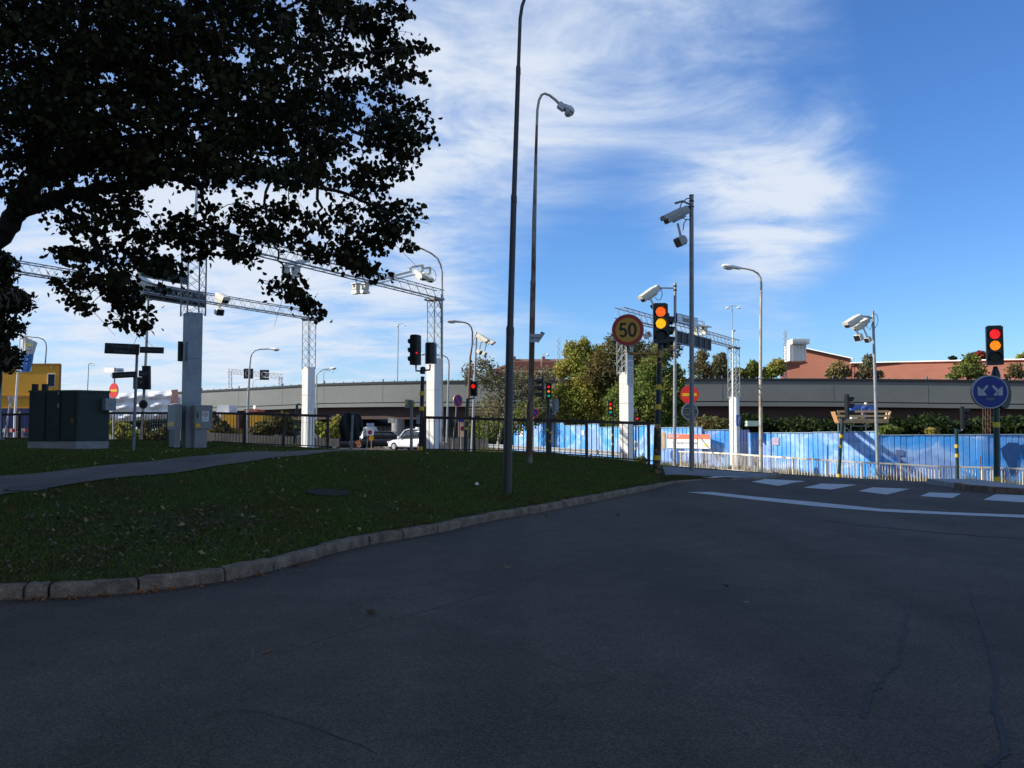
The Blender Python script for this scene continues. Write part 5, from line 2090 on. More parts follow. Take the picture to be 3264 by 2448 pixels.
# sign
rs = root('direction_arrows_sign', 'blue round sign with two white arrows pointing down left and down right', 'sign', P(3157, 1250, YR))
phi = math.radians(-4)
f_, R_ = frame(phi)
c = P(3156, 1249, YR - .2)
rr = pw(53, YR)
MB().disc(c - f_ * .10, f_, rr, .1, 44, sx=1.06).build('light_box', M['steel_d'], rs)
MB().disc(c, f_, rr * .985, .004, 44, sx=1.06).build('white_rim', mat('greyish_white_rim', (.36, .38, .40), .5), rs)
MB().disc(c + f_ * .004, f_, rr * .93, .004, 44, sx=1.06).build('sign_face', M['signblue'], rs)
T = c + f_ * .011
gw = mat('greyish_white_arrow', (.34, .38, .40), .5)
for s in (-1, 1):
    ar = [(.09, .33), (.19, .41), (.46, .13), (.72, .34), (.72, -.22), (.18, -.22), (.36, .02)]
    pts = [T + R_ * (s * x * rr) + Z1 * (y * rr) for x, y in ar]
    mb = MB()
    vs_ = pts
    mb.add(vs_, [(0, 1, 2, 6), (2, 3, 4, 5), (2, 5, 6)] if s > 0 else [(6, 2, 1, 0), (5, 4, 3, 2), (6, 5, 2)])
    mb.build('arrow', gw, rs, smooth=False)
MB().box(c + f_ * .010 - Z1 * (rr * .42), rr * .48, .002, rr * .13, (R_, f_, Z1)).build('maker_label', M['greyink'], rs)
r = root('round_sign', 'dark round sign seen from behind, just right of the blue two-arrow sign', 'sign', P(3192, 1258, YR))
MB().disc(P(3192, 1256, YR + .1), frame(math.radians(38))[0], pw(48, YR), .09, 40).build('sign_plate', M['dark'], r)
MB().disc(P(3192, 1256, YR + .1) + frame(math.radians(38))[0] * .091, frame(math.radians(38))[0], pw(46, YR), .004, 40).build('sign_back', M['dark'], r)
MB().bar(P(3176, 1256, YR), P(3192, 1256, YR + .1), .06).build('bracket', M['ochre'], r)

# other signals -----------------------------------------------------
rt = root('traffic_light', "twin black signal heads from behind, on a yellow-banded post beside the third column", 'traffic light', P(1342, 1440, 27))
pole(rt, [(1341, 1441), (1344, 1330), (1347, 1200)], [8, 6.5, 6], 27, M['navy'], n=14)
MB().tube([P(1347, 1192, 27), P(1348, 1172, 27), P(1348, 1169, 27)], [pw(8.5, 27), pw(8.5, 27), pw(5, 27)], 14).build('pole_cap', M['sblack'], rt)
bands(rt, 27, ((1341, 1441), (1347, 1200)), (1430, 1302, 1254), 7.3, hpx=13)
signal_head(rt, P(1314, 1117, 27.0), math.radians(-115), pw(30, 27), pw(94, 27), .30, pw(10, 27), [None, None, None], visor=.12)
MB().disc(P(1328, 1125, 26.78), V((0, -1, 0)), .03, .01, 12).build('rear_indicator', LR, rt)
signal_head(rt, P(1376, 1128, 27.35), math.radians(165), pw(34, 27), pw(66, 27), .28, pw(10, 27), [None, None, None], order=2)
for pts in (((1347, 1183), (1326, 1182), (1326, 1164)), ((1347, 1181), (1370, 1179), (1371, 1162))):
    MB().tube([P(x, y, 27) for x, y in pts], pw(3, 27), 8).build('head_bracket', M['sblack'], rt)
MB().box(P(1334, 1337, 27), .11, .12, .28).build('push_button_box', M['cabgrey'], rt)

rt = root('traffic_light', "teal yellow-banded post with lit red pedestrian head below the two-camera mast", 'traffic light', P(1486, 1440, 33))
pole(rt, [(1484, 1440), (1489, 1300), (1491, 1270)], [6.5, 5, 4.6], 33, M['sgreen'])
bands(rt, 33, ((1484, 1440), (1491, 1270)), (1366, 1338), 5.8, hpx=8)
MB().tube([P(1491, 1272, 33), P(1509, 1270, 33), P(1510, 1262, 33)], pw(2.6, 33), 8).build('head_bracket', M['sgreen'], rt)
signal_head(rt, P(1509, 1240, 32.9), math.radians(-15), pw(22, 33), pw(44, 33), .22, pw(7, 33), [LR, None], order=2, visor=.1)
MB().box(P(1491, 1378, 32.9), .05, .06, .30).build('push_button_box', M['ply'], rt)

rt = root('traffic_light', 'signal group with side-facing and front-facing lit heads right of the rust-streaked lamp post', 'traffic light', P(1747, 1459, 33))
pole(rt, [(1746, 1460), (1747, 1330), (1748, 1265)], [7, 5, 4.6], 33, M['sgreen'])
bands(rt, 33, ((1746, 1460), (1748, 1265)), (1456, 1370), 6.4, hpx=8)
signal_head(rt, P(1725, 1238, 33), math.radians(-88), pw(26, 33), pw(72, 33), .12, pw(7.5, 33), [None, None, None], visor=.26)
signal_head(rt, P(1749, 1247, 32.8), math.radians(-8), pw(18, 33), pw(48, 33), .14, pw(4.2, 33), [LR, LA, LG], visor=.04)
MB().tube([P(1730, 1274, 33), P(1732, 1283, 33), P(1747, 1284, 33)], pw(2.4, 33), 8).build('head_bracket', M['sgreen'], rt)
rt2 = root('traffic_light', 'slimmer second signal post with grey head seen from behind, close right of the signal group', 'traffic light', P(1755, 1462, 32.4))
pole(rt2, [(1753, 1462), (1756, 1316)], [5, 3.8], 32.4, M['sgreen'])
bands(rt2, 32.4, ((1753, 1462), (1756, 1316)), (1379, 1406, 1459), 5, hpx=8)
signal_head(rt2, P(1771, 1293, 32.7), math.radians(160), pw(18, 33), pw(40, 33), .2, pw(6, 33), [None, None], order=2, matn='steel_d')
MB().tube([P(1756, 1320, 32.4), P(1768, 1320, 32.4), P(1769, 1312, 32.5)], pw(2, 33), 6).build('head_bracket', M['steel'], rt2)
MB().box(P(1759, 1396, 32.3), .045, .05, .19).build('push_button_box', M['cream'], rt2)
rt = root('traffic_light', 'small lit signal in front of the yellow-green tree left of the fourth white column', 'traffic light', P(1953, 1472, 44))
pole(rt, [(1953, 1473), (1954, 1320)], [5.2, 3.4], 44, M['sgreen'])
bands(rt, 44, ((1953, 1473), (1954, 1320)), (1386, 1415), 4.4, hpx=8)
signal_head(rt, P(1946, 1301, 43.8), math.radians(-10), pw(16, 44), pw(42, 44), .2, pw(4.2, 44), [LR, LA, LG], visor=.05)
MB().tube([P(1954, 1324, 44), P(1944, 1325, 44)], pw(2, 44), 6).build('head_bracket', M['sgreen'], rt)
rt = root('traffic_light', 'thin yellow-banded post with small red pedestrian light right of the fourth white column', 'traffic light', P(2026, 1478, 48))
pole(rt, [(2025, 1478), (2027, 1350)], [3.2, 2.6], 48, M['sgreen'])
bands(rt, 48, ((2025, 1478), (2027, 1350)), (1408, 1430), 3.4, hpx=7)
signal_head(rt, P(2031, 1340, 47.8), math.radians(12), pw(11, 48), pw(26, 48), .2, pw(4, 48), [LR, None], order=2, visor=.05)
MB().box(P(2030, 1418, 47.8), .09, .06, .24).build('push_button_box', M['ply'], rt)
rt = root('traffic_light', 'leaning dark signal post with three visored lamps facing right, left of the white camera pole', 'traffic light', P(2673, 1530, 40.5))
pole(rt, [(2673, 1531), (2681, 1400), (2685, 1334)], [5.6, 5, 4.6], 40.5, M['sgreen'])
bands(rt, 40.5, ((2673, 1531), (2685, 1334)), (1516, 1424, 1391), 5.9, hpx=11)
signal_head(rt, P(2703, 1295, 40.5), math.radians(86), pw(28, 40), pw(74, 40), .14, pw(8, 40), [None, None, None], visor=.30)
MB().tube([P(2686, 1338, 40.5), P(2696, 1336, 40.5), P(2698, 1330, 40.5)], pw(2.6, 40), 8).build('head_bracket', M['sgreen'], rt)
rt = root('traffic_light', 'dark signal with head facing right on a green yellow-banded post near the right border', 'traffic light', P(3052, 1547, 37.5))
pole(rt, [(3053, 1548), (3050, 1420), (3048, 1366)], [5.2, 5, 5.8], 37.5, M['sgreen'])
bands(rt, 37.5, ((3053, 1548), (3048, 1366)), (1538, 1452, 1422), 5.7, hpx=11)
signal_head(rt, P(3073, 1333, 37.6), math.radians(70), pw(26, 37.5), pw(70, 37.5), .16, pw(7.5, 37.5), [None, None, None], visor=.22, matn='sblack')
MB().tube([P(3050, 1374, 37.5), P(3066, 1372, 37.5), P(3070, 1366, 37.5)], pw(2.4, 37.5), 8).build('head_bracket', M['steel_d'], rt)
rt = root('signal_post', 'teal post with two yellow bands behind the dark railing left of the second white column', 'pole', P(938, 1424, 34))
pole(rt, [(937, 1422), (943, 1360), (947, 1290)], [4.6, 4.4, 4], 34, M['sgreen'])
bands(rt, 34, ((937, 1422), (947, 1290)), (1419, 1360, 1334), 4.9, hpx=8)
MB().tube([P(947, 1290, 34), P(950, 1287, 34), P(962, 1292, 34)], pw(2, 34), 6).build('arm', M['sgreen'], rt)
rt = root('signal_post', 'slim yellow-banded post at the right edge of the green cabinet', 'pole', P(342, 1405, 30))
pole(rt, [(341, 1406), (346, 1300)], [3, 2.8], 30, M['sgreen'])
bands(rt, 30, ((341, 1406), (346, 1300)), (1401, 1338), 4.0, hpx=7)

# parking / small signs ------------------------------------------------


def noparking(parent, c, phi, r_, cross=True):
    f, R = frame(phi)
    MB().disc(c, f, r_, .004, 28).build('red_ring', M['red'], parent)
    MB().disc(c + f * .004, f, r_ * .78, .004, 28).build('blue_face', M['signblue'], parent)
    d = (R * .7 - Z1 * .7).normalized()
    MB().box(c + f * .010, r_ * 1.6, .004, r_ * .2, (d, f, d.cross(f))).build('red_slash', M['red'], parent)


r = root('no_parking_sign', 'oval-looking turned no-parking sign on a leaning post left of the red pedestrian light', 'sign', P(1450, 1435, 42))
pole(r, [(1436, 1438), (1455, 1400), (1459, 1290)][:1] + [(1442, 1437), (1454, 1310), (1456, 1260)], [2.2, 2.2, 2.2, 2.2], 42, M['steel_d'])
c = P(1460, 1277, 41.9)
f_, R_ = frame(math.radians(46))
MB().disc(c - f_ * .03, f_, pw(20, 42), .03, 30).build('sign_plate', M['steel'], r)
noparking(r, c, math.radians(46), pw(19.5, 42))
r = root('no_parking_sign', 'round no-parking sign partly behind the rust-streaked lamp post', 'sign', P(1704, 1315, 52))
pole(r, [(1700, 1420), (1701, 1300)], [1.8, 1.8], 52, M['steel'])
noparking(r, P(1704, 1316, 51.9), math.radians(20), pw(15, 52))
r = root('parking_zone_sign', 'blue-topped zone sign with no-parking symbol in the sunlit street under the overpass', 'sign', P(1170, 1424, 62))
pole(r, [(1170, 1425), (1171, 1385)], [1.2, 1.2], 62, M['steel'])
c = P(1180, 1368, 61.9)
MB().box(c + Z1 * pw(-.5, 62), pw(24, 62), .04, pw(39, 62)).build('sign_plate', M['signwhite'], r)
MB().box(P(1180, 1354, 61.86), pw(23, 62), .02, pw(9, 62)).build('blue_header', mat('bright_blue_header', (.02, .10, .45), .5), r)
text('SOLNA', P(1180, 1354, 61.84), X1, Z1, pw(5, 62), M['signwhite'], r)
noparking(r, P(1179, 1378, 61.86), 0, pw(7.5, 62))
r = root('parking_zone_sign', 'orange and white no-parking board behind the teal pedestrian signal post', 'sign', P(1473, 1395, 50))
MB().box(P(1471, 1366, 50), pw(22, 50), .04, pw(56, 50)).build('sign_plate', mat('pale_orange_board', (.70, .50, .30), .6), r)
MB().box(P(1471, 1341, 49.96), pw(20, 50), .02, pw(8, 50)).build('blue_header', M['signblue'], r)
noparking(r, P(1475, 1366, 49.96), 0, pw(8, 50))
pole(r, [(1469, 1430), (1469, 1390)], [1.6, 1.6], 50, M['steel'])
r = root('speed_limit_sign', 'small round yellow temporary sign reading 30 beside the zone sign', 'sign', P(1184, 1424, 60))
pole(r, [(1184, 1425), (1184, 1400)], [1.2, 1.2], 60, M['steel'])
c = P(1184, 1397, 59.9)
MB().disc(c, V((0, -1, 0)), pw(9, 60), .03, 26).build('red_ring', mat('orange_red_ring', (.75, .12, .01), .5), r)
MB().disc(c - Y1 * .031, V((0, -1, 0)), pw(7.2, 60), .004, 26).build('sign_face', mat('bright_yellow_face', (.80, .50, .01), .5), r)
text('30', c - Y1 * .04, X1, Z1, pw(6, 60), M['ochre'], r)
r = root('roadworks_sign', 'orange triangular roadworks sign low on the ground beside the black plastic-covered sign', 'sign', P(1142, 1422, 58))
MB().prism([P(1131, 1414, 58), P(1152, 1414, 58), P(1142, 1398, 58)], Y1 * .03).build('triangle_border', mat('orange_border', (.75, .18, .01), .5), r)
MB().prism([P(1135, 1412.4, 57.97), P(1148.6, 1412.4, 57.97), P(1142, 1401.5, 57.97)], Y1 * .02).build('triangle_face', mat('orange_yellow_face', (.80, .40, .01), .5), r)
MB().prism([P(1138, 1411, 57.95), P(1143, 1411, 57.95), P(1143, 1404, 57.95)], Y1 * .01).build('digger_symbol', M['ink'], r)
MB().box(P(1142, 1419, 58), pw(10, 58), .03, pw(9, 58)).build('lower_plate', mat('coral_plate', (.70, .16, .08), .5), r)

# black plastic bag over a sign
YB = 28.2
r = root('covered_sign', "sign wrapped in a black plastic sack at the gap in the dark railing", 'sign', P(1119, 1437, YB))
pole(r, [(1119, 1438), (1124, 1322)], [4.4, 4.2], YB - .2, M['steel_d'])
cs, ws, hs = [], [], []
prof = [(1316, 12, 3), (1319, 24, 5), (1328, 31, 7), (1342, 35, 9), (1356, 36.5, 9), (1370, 35, 8), (1385, 30, 7), (1398, 29, 7), (1404, 28, 6)]
for y, w, t in prof:
    cs.append(P(1118 + (y - 1350) * -.06, y, YB))
    ws.append(pw(w, YB))
    hs.append(pw(t, YB))
mb = MB()
mb.loft(cs, ws, hs, X1, Y1, 40, 3.0)
rr_ = random.Random(5)
mb.v = [(x + .018 * math.sin(z * 9 + x * 20) + rr_.uniform(-.008, .008), y + .03 * math.sin(x * 17 + z * 5) + rr_.uniform(-.01, .01), z + .014 * math.sin(x * 14)) for x, y, z in mb.v]
mb.build('plastic_sack', M['bag'], r)
mb = MB()
mb.loft([P(1146, 1350, YB), P(1152, 1362, YB), P(1154, 1370, YB), P(1146, 1378, YB)], [pw(q, YB) for q in (4, 6, 5, 2)], [pw(q, YB) for q in (5, 6, 5, 3)], X1, Y1, 12, 2)
mb.build('sack_fold', M['bag'], r)
# slim grey post with yellow reflectors (1300-1320)
r = root('reflector_post', 'slim grey post with a folded yellow-dotted plate just left of the twin-headed signal', 'pole', P(1311, 1440, 28.5))
pole(r, [(1311, 1441), (1312, 1290), (1314, 1276)], [5, 4.6, 6], 28.5, M['cabgrey'])
MB().box(P(1300, 1287, 28.5), pw(17, 28.5), .05, pw(27, 28.5), (V((.93, .37, 0)), V((-.37, .93, 0)), Z1)).build('marker_plate', M['cabgrey'], r)
MB().box(P(1295, 1284, 28.43), pw(7, 28.5), .04, pw(13, 28.5), (V((.93, .37, 0)), V((-.37, .93, 0)), Z1)).build('yellow_reflector', M['yellow'], r)
MB().box(P(1319, 1291, 28.43), pw(5, 28.5), .04, pw(14, 28.5)).build('yellow_reflector', M['yellow'], r)
# bent street sign on the rusty lamp
r = root('street_name_sign', 'crumpled white street plate lettered Norra Stations bent round the rust-streaked lamp post', 'sign', P(1700, 1078, 24))
Yn = 23.86
A = [P(1687, 1064, Yn), P(1703, 1064, Yn - .03), P(1722, 1064, Yn + .0), P(1738, 1062, Yn + .12)]
B = [P(1686, 1092, Yn), P(1701, 1091, Yn - .03), P(1713, 1090.5, Yn + .0), P(1719, 1089, Yn + .06)]
mb = MB()
q = A + B + [p + V((0, .012, 0)) for p in A + B]
fs_ = []
for i in range(3):
    fs_ += [(i, i + 4, i + 5, i + 1), (8 + i, 9 + i, 13 + i, 12 + i)]
fs_ += [(0, 1, 9, 8), (1, 2, 10, 9), (2, 3, 11, 10), (4, 12, 13, 5), (5, 13, 14, 6), (6, 14, 15, 7), (3, 7, 15, 11), (0, 8, 12, 4)]
mb.add(q, fs_).build('bent_plate', mat('dull_white_plate', (.42, .43, .46), .5, 0, .08, 9), r, smooth=False)
MB().prism([P(1722, 1064, Yn + .01), P(1738, 1062, Yn + .12), P(1731, 1060, Yn + .16), P(1725, 1056, Yn + .1)], V((0, .01, 0))).build('folded_corner', M['greyink'], r)
MB().prism([P(1712, 1090.5, Yn), P(1719, 1089, Yn + .06), P(1715, 1093, Yn + .05)], V((0, .01, 0))).build('folded_corner', M['steel_d'], r)
text('Norra Stations', P(1708.5, 1076.5, Yn - .045), X1, Z1, pw(6.5, 24), M['ink'], r, sx=.62)

# info panel and blue sign on columns
r = root('information_board', 'tall pale information panel mounted on the right face of the fourth white column', 'sign', P(2007, 1170, 37.4))
a_, b_ = P(1998, 1170, 37.45), P(2018, 1168, 37.9)
Rv = (V((b_.x, b_.y, 0)) - V((a_.x, a_.y, 0))).normalized()
cc_ = (a_ + b_) / 2
hT = pw(120, 37.6)
W_ = (b_ - a_).length
N_ = Rv.cross(Z1)
plate('board', r, cc_, Rv, Z1, W_, hT, .03, mat('pale_grey_board', (.55, .57, .58), .5, 0, .08, 6))
plate('pictogram_header', r, cc_ + N_ * .018 + Z1 * hT * .34, Rv, Z1, W_ * .9, hT * .30, .004, mat('slate_header', (.22, .30, .36), .5, 0, .1, 6))
for i in range(3):
    plate('text_line', r, cc_ + N_ * .02 + Z1 * hT * (.12 - .05 * i), Rv, Z1, W_ * .74, hT * .018, .003, 'greyink')
for i in range(9):
    for s in (-.22, .22):
        plate('text_line', r, cc_ + N_ * .02 + Z1 * hT * (-.06 - .045 * i) + Rv * (s * W_), Rv, Z1, W_ * .3, hT * .014, .003, 'greyink')
r = root('blue_road_sign', 'narrow blue road sign with white stroke turned edge-on right of the fifth white column', 'sign', P(2353, 1339, 50))
a_, b_ = P(2347, 1340, 49.9), P(2360, 1340, 50.6)
Rv = (V((b_.x, b_.y, 0)) - V((a_.x, a_.y, 0))).normalized()
N_ = Rv.cross(Z1)
plate('sign_plate', r, (a_ + b_) / 2, Rv, Z1, (b_ - a_).length, pw(34, 50), .03, mat('mid_blue_sign_face', (.02, .07, .30), .5))
MB().prism([(a_ + b_) / 2 + N_ * .02 + Rv * x + Z1 * z for x, z in ((-.2, -.22), (-.05, -.22), (.2, .22), (.08, .24), (-.05, .1))], N_ * .004).build('white_symbol', M['signwhite'], r)
r = root('small_direction_sign', 'small white pointed plate behind the fourth white column by the tree', 'sign', P(2024, 1309, 52))
MB().prism([P(2012, 1304, 52), P(2030, 1304, 52), P(2033, 1309, 52), P(2030, 1314, 52), P(2012, 1314, 52)][::-1], Y1 * .03).build('sign_plate', M['cabgrey'], r)
MB().box(P(2027, 1309, 51.95), .07, .01, .07).build('symbol', M['ink'], r)


# ------------------------------------------------------------------ railings
def railing(name, label, pts, posts, mt, spacing=.115, railw=.06, railh=.085, balr=.0095, postw=.06, pext=.12, lowgap=.09, square=True):
    """pts: list of (px, ytop, ybase, Y); posts: list of px"""
    r = root(name, label, 'railing', P(pts[0][0], pts[0][2], pts[0][3]))
    tops = [P(x, yt, Y) for x, yt, yb, Y in pts]
    bots = [P(x, yb, Y) for x, yt, yb, Y in pts]
    for a, b in zip(tops[:-1], tops[1:]):
        MB().bar(a + V((0, 0, -railh / 2)), b + V((0, 0, -railh / 2)), railw, railh).build('top_rail', mt, r)
    for a, b in zip(bots[:-1], bots[1:]):
        MB().bar(a + Z1 * lowgap, b + Z1 * lowgap, .035, .035).build('bottom_rail', mt, r)
    kpx = [p[0] for p in pts]

    def at(px):
        for i in range(len(pts) - 1):
            if kpx[i] - 1e-6 <= px <= kpx[i + 1] + 1e-6:
                k = (px - 1632) / F
                a, b = bots[i], bots[i + 1]
                dx, dy = b.x - a.x, b.y - a.y
                den = (dx - k * dy)
                t = (k * a.y - a.x) / den
                return a + (b - a) * t, tops[i] + (tops[i + 1] - tops[i]) * t
        return None
    for px in posts:
        a, b = at(px)
        MB().box((a + b) / 2 - Z1 * (pext / 2 + railh * .3), postw, postw, (b - a).length + pext - railh * .6).build('post', mt, r)
    Hh = (tops[0] - bots[0]).length - lowgap - railh
    bm = MB()
    bm.box((0, 0, .5), balr * 2, balr * 2, 1.0)
    me = _mesh('baluster', bm.v, bm.f, mt, False)
    for i in range(len(pts) - 1):
        L = (bots[i + 1] - bots[i]).length
        n = max(1, int(L / spacing))
        for k in range(1, n):
            t = k / n
            a = bots[i].lerp(bots[i + 1], t) + Z1 * lowgap
            b = tops[i].lerp(tops[i + 1], t) - Z1 * railh
            inst('baluster', me, r, a, (random.gauss(0, .006), random.gauss(0, .006), .3), (1, 1, (b.z - a.z)))
    return r


railing('railing', "long dark brown railing on the lawn crest left of the 50 sign post", [(1352, 1326, 1441, 27), (1512, 1330, 1443, 26.7), (1700, 1335, 1450, 26.3), (1869, 1339, 1462, 26), (2070, 1345, 1478, 26), (2083, 1345, 1479, 26)],
        [1355, 1512, 1690, 1869, 2066], M['railbrown'], .15, postw=.085)
railing('railing', 'dark brown railing in front of the slim white column, left of the black plastic sack', [(676, 1313, 1414, 31.7), (782, 1315, 1421, 31), (906, 1318, 1426, 30), (1046, 1322, 1432, 29), (1056, 1322, 1432, 28.9)],
        [782, 906, 1046], M['railbrown'], .14, postw=.085, pext=.2)
railing('railing', 'dark railing between the green cabinet and the zinc column', [(330, 1313, 1410, 32.4), (540, 1313, 1410, 32.2)], [338, 536], M['railbrown'], .10, postw=.06)
railing('railing', 'dark railing at the left border in front of the yellow cabins', [(-70, 1319, 1403, 33.4), (95, 1317, 1403, 33.2)], [66], M['railbrown'], .135, postw=.09)
wr = [(2164, 1437, 1491, 51), (2250, 1440, 1499, 49), (2330, 1444, 1503, 47), (2430, 1451, 1513, 44.4), (2520, 1457, 1521, 42.8), (2630, 1464, 1529, 42), (2742, 1471, 1536, 41.4), (2868, 1477, 1542, 41.2), (2990, 1484, 1547, 41), (3120, 1487, 1551, 40.8), (3270, 1492, 1556, 40.5), (3500, 1500, 1563, 40)]
railing('railing', "long cream and rust railing running in front of the blue hoarding", wr, [2170, 2251, 2334, 2525, 2630, 2742, 2867, 2990, 3124, 3260], M['railwhite'], .125, railw=.07, railh=.075, balr=.0125, postw=.085, pext=.15)

# ------------------------------------------------------------------ blue hoarding
rh = root('hoarding', 'long blue sheet-metal hoarding painted with clouds behind the cream railing', 'hoarding', P(2600, 1525, 47))
pm = MB()
pm.prism([V((-.5, 0, 0)), V((-.44, -.03, 0)), V((.40, -.03, 0)), V((.46, 0, 0)), V((.5, .012, 0)), V((.5, .03, 0)), V((-.5, .03, 0))], V((0, 0, 1)))
pme = _mesh('hoarding_panel', pm.v, pm.f, M['mural'], False)
pme2 = _mesh('hoarding_panel_dark', pm.v, pm.f, M['shadowblue'], False)
capm = M['hoardcap']
HH = 2.9
secs = [(1636, 1797, 1353, 1349, 84, 70), (1800, 1872, 1357, 1356, 70, 65.5), (1875, 1909, 1353, 1352, 65.3, 63), (1912, 2012, 1363, 1361, 62.8, 58), (2014, 2090, 1359, 1356, 57.8, 55.2), (2107, 2238, 1364.5, 1362.5, 54.6, 52.2),
        (2240, 2325, 1372, 1370.5, 52.3, 51.6), (2387, 2592, 1381, 1380.5, 51, 47.6), (2592, 2790, 1379, 1376.5, 47.4, 45.2), (2793, 3130, 1388, 1386.5, 45.3, 44.2), (3130, 3700, 1386.5, 1384, 44.2, 43.2)]
cnt = 0
for si, (x0, x1, y0, y1, Ya, Yb) in enumerate(secs):
    a, b = P(x0, y0, Ya), P(x1, y1, Yb)
    d = V((b.x - a.x, b.y - a.y, 0))
    L = d.length
    d.normalize()
    ang = math.atan2(d.y, d.x)
    sp = .285 if x0 > 2100 else .42
    if x0 >= 1912 and x0 < 2100:
        sp = .33
    n = max(1, round(L / sp))
    for k in range(n):
        t = (k + .5) / n
        c = a.lerp(b, t)
        o = inst('hoarding_panel', pme, rh, V((c.x, c.y, c.z - HH)), (random.gauss(0, .003), 0, ang), (L / n * .985, 1, HH + random.uniform(-.01, .0)))
        cnt += 1
    Sx = V((d.y, -d.x, 0))
    MB().bar(a + Z1 * .02, b + Z1 * .02, .12, .05).build('cap_rail', capm, rh)
    MB().bar(a - Sx * .06 + Z1 * -.5, b - Sx * .06 + Z1 * -.5, .05, .08).build('back_rail', M['wood'], rh)
    if si in (2, 5, 7, 9):
        MB().bar(V((a.x, a.y, a.z + .04)), V((a.x, a.y, a.z - HH)), .09).build('hoarding_post', capm, rh)
# dark closed gate in the hoarding
r = root('gate', "recessed dark blue gate behind wire mesh, beside the fifth white column", 'gate', P(2355, 1500, 53))
a, b = P(2325, 1370, 53.5), P(2390, 1370, 52.4)
d = V((b.x - a.x, b.y - a.y, 0)).normalized()
n = 7
for k in range(n):
    c = a.lerp(b, (k + .5) / n)
    inst('gate_board', _mesh('gate_board', pm.v, pm.f, M['bluedark'], False) if k == 0 else bpy.data.objects['gate_board'].data, r, V((c.x, c.y, c.z - 2.9)), (0, 0, math.atan2(d.y, d.x)), ((b - a).length / n * .97, 1, 2.9))
mb = MB()
for k in range(13):
    c0_ = P(2350 + k * 3.0, 1410, 51.5)
    c1_ = P(2350 + k * 3.0, 1492, 51.5)
    mb.tube([c0_, c1_], .008, 3)
for k in range(16):
    mb.tube([P(2350, 1410 + k * 5.4, 51.5), P(2386, 1410 + k * 5.4, 51.5)], .008, 3)
mb.build('wire_mesh', M['steel'], r, kind='stuff')
# cast shadows of round signs, painted as flat dark shapes proud of the panels


def shadow_shape(pxs, sec, mt='shadowblue', lift=.045, name='painted_shadow'):
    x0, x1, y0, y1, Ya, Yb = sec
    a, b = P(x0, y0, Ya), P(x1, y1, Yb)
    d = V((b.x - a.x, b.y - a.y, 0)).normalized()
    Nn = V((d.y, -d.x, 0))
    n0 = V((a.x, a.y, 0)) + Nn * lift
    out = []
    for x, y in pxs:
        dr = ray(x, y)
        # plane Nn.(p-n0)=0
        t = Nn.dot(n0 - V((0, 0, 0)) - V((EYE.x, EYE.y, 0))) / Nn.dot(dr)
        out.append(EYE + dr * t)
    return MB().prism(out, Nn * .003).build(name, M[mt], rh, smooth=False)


shadow_shape([(3190, 1430), (3215, 1410), (3245, 1412), (3256, 1425), (3252, 1450), (3243, 1470), (3241, 1500), (3222, 1520), (3212, 1480), (3196, 1455)], secs[10], lift=.05)
shadow_shape([(3256, 1418), (3290, 1405), (3300, 1450), (3285, 1480), (3262, 1465)], secs[10], lift=.052)
shadow_shape([(3195, 1496), (3208, 1498), (3206, 1550), (3196, 1550)], secs[10], lift=.054)
shadow_shape([(2137, 1440), (2144, 1434), (2152, 1440), (2152, 1465), (2144, 1470), (2137, 1458)], secs[5], lift=.05)
shadow_shape([(2157, 1428), (2180, 1428), (2182, 1440), (2170, 1452), (2168, 1480), (2158, 1480)], secs[5], lift=.05)
shadow_shape([(2213, 1428), (2224, 1428), (2226, 1440), (2215, 1440)], secs[5], lift=.05)

# posters and banner
x0, x1, y0, y1, Ya, Yb = secs[5]


def on_hoard(sec, px, py, lift):
    x0, x1, y0, y1, Ya, Yb = sec
    a, b = P(x0, y0, Ya), P(x1, y1, Yb)
    d = V((b.x - a.x, b.y - a.y, 0)).normalized()
    Nn = V((d.y, -d.x, 0))
    n0 = V((a.x, a.y, 0)) + Nn * lift
    dr = ray(px, py)
    t = Nn.dot(n0 - V((EYE.x, EYE.y, 0))) / Nn.dot(dr)
    return EYE + dr * t, d, Nn


def hoard_sheet(label, sec, xl, xr, yt, yb, mt, name='poster', cat='poster', lift=.06):
    tl, d, Nn = on_hoard(sec, xl, yt, lift)
    bl, _, _ = on_hoard(sec, xl, yb, lift)
    tr_, _, _ = on_hoard(sec, xr, (yt), lift)
    c = V(((tl.x + tr_.x) / 2, (tl.y + tr_.y) / 2, (tl.z + bl.z) / 2))
    r = root(name, label, cat, c)
    W, H = (V((tr_.x - tl.x, tr_.y - tl.y, 0))).length, abs(tl.z - bl.z)
    plate('sheet', r, c, d, Z1, W, H, .012, mt)
    return r, c, d, Nn, W, H


rb, c, d, Nn, W, H = hoard_sheet('wide white banner with coral top band and black print on the blue hoarding', secs[5], 2126, 2264, 1384, 1428, 'signwhite', 'banner', 'banner', .07)
plate('coral_band', rb, c + Z1 * (H * .33) + Nn * .009, d, Z1, W, H * .34, .004, 'coral')
text('Här bygger vi Citybanan', c - Z1 * (H * .12) - d * (W * .07) + Nn * .012, d, Z1, H * .16, M['greyink'], rb, sx=1.02)
text('TRAFIKVERKET', c + Z1 * (H * .35) - d * (W * .32) + Nn * .013, d, Z1, H * .09, M['signwhite'], rb)
MB().disc(c + Z1 * (H * .35) - d * (W * .44) + Nn * .011, Nn, H * .06, .003, 12).build('logo', M['signwhite'], rb)
MB().prism([c + d * (W * (.41 + x)) + Z1 * (H * (-.25 + z)) + Nn * .010 for x, z in ((-.05, -.05), (.0, -.14), (.035, .0), (.045, .1), (.02, .14), (-.02, .08), (-.055, .05))], Nn * .003).build('yellow_map_logo', M['yellowlogo'], rb)
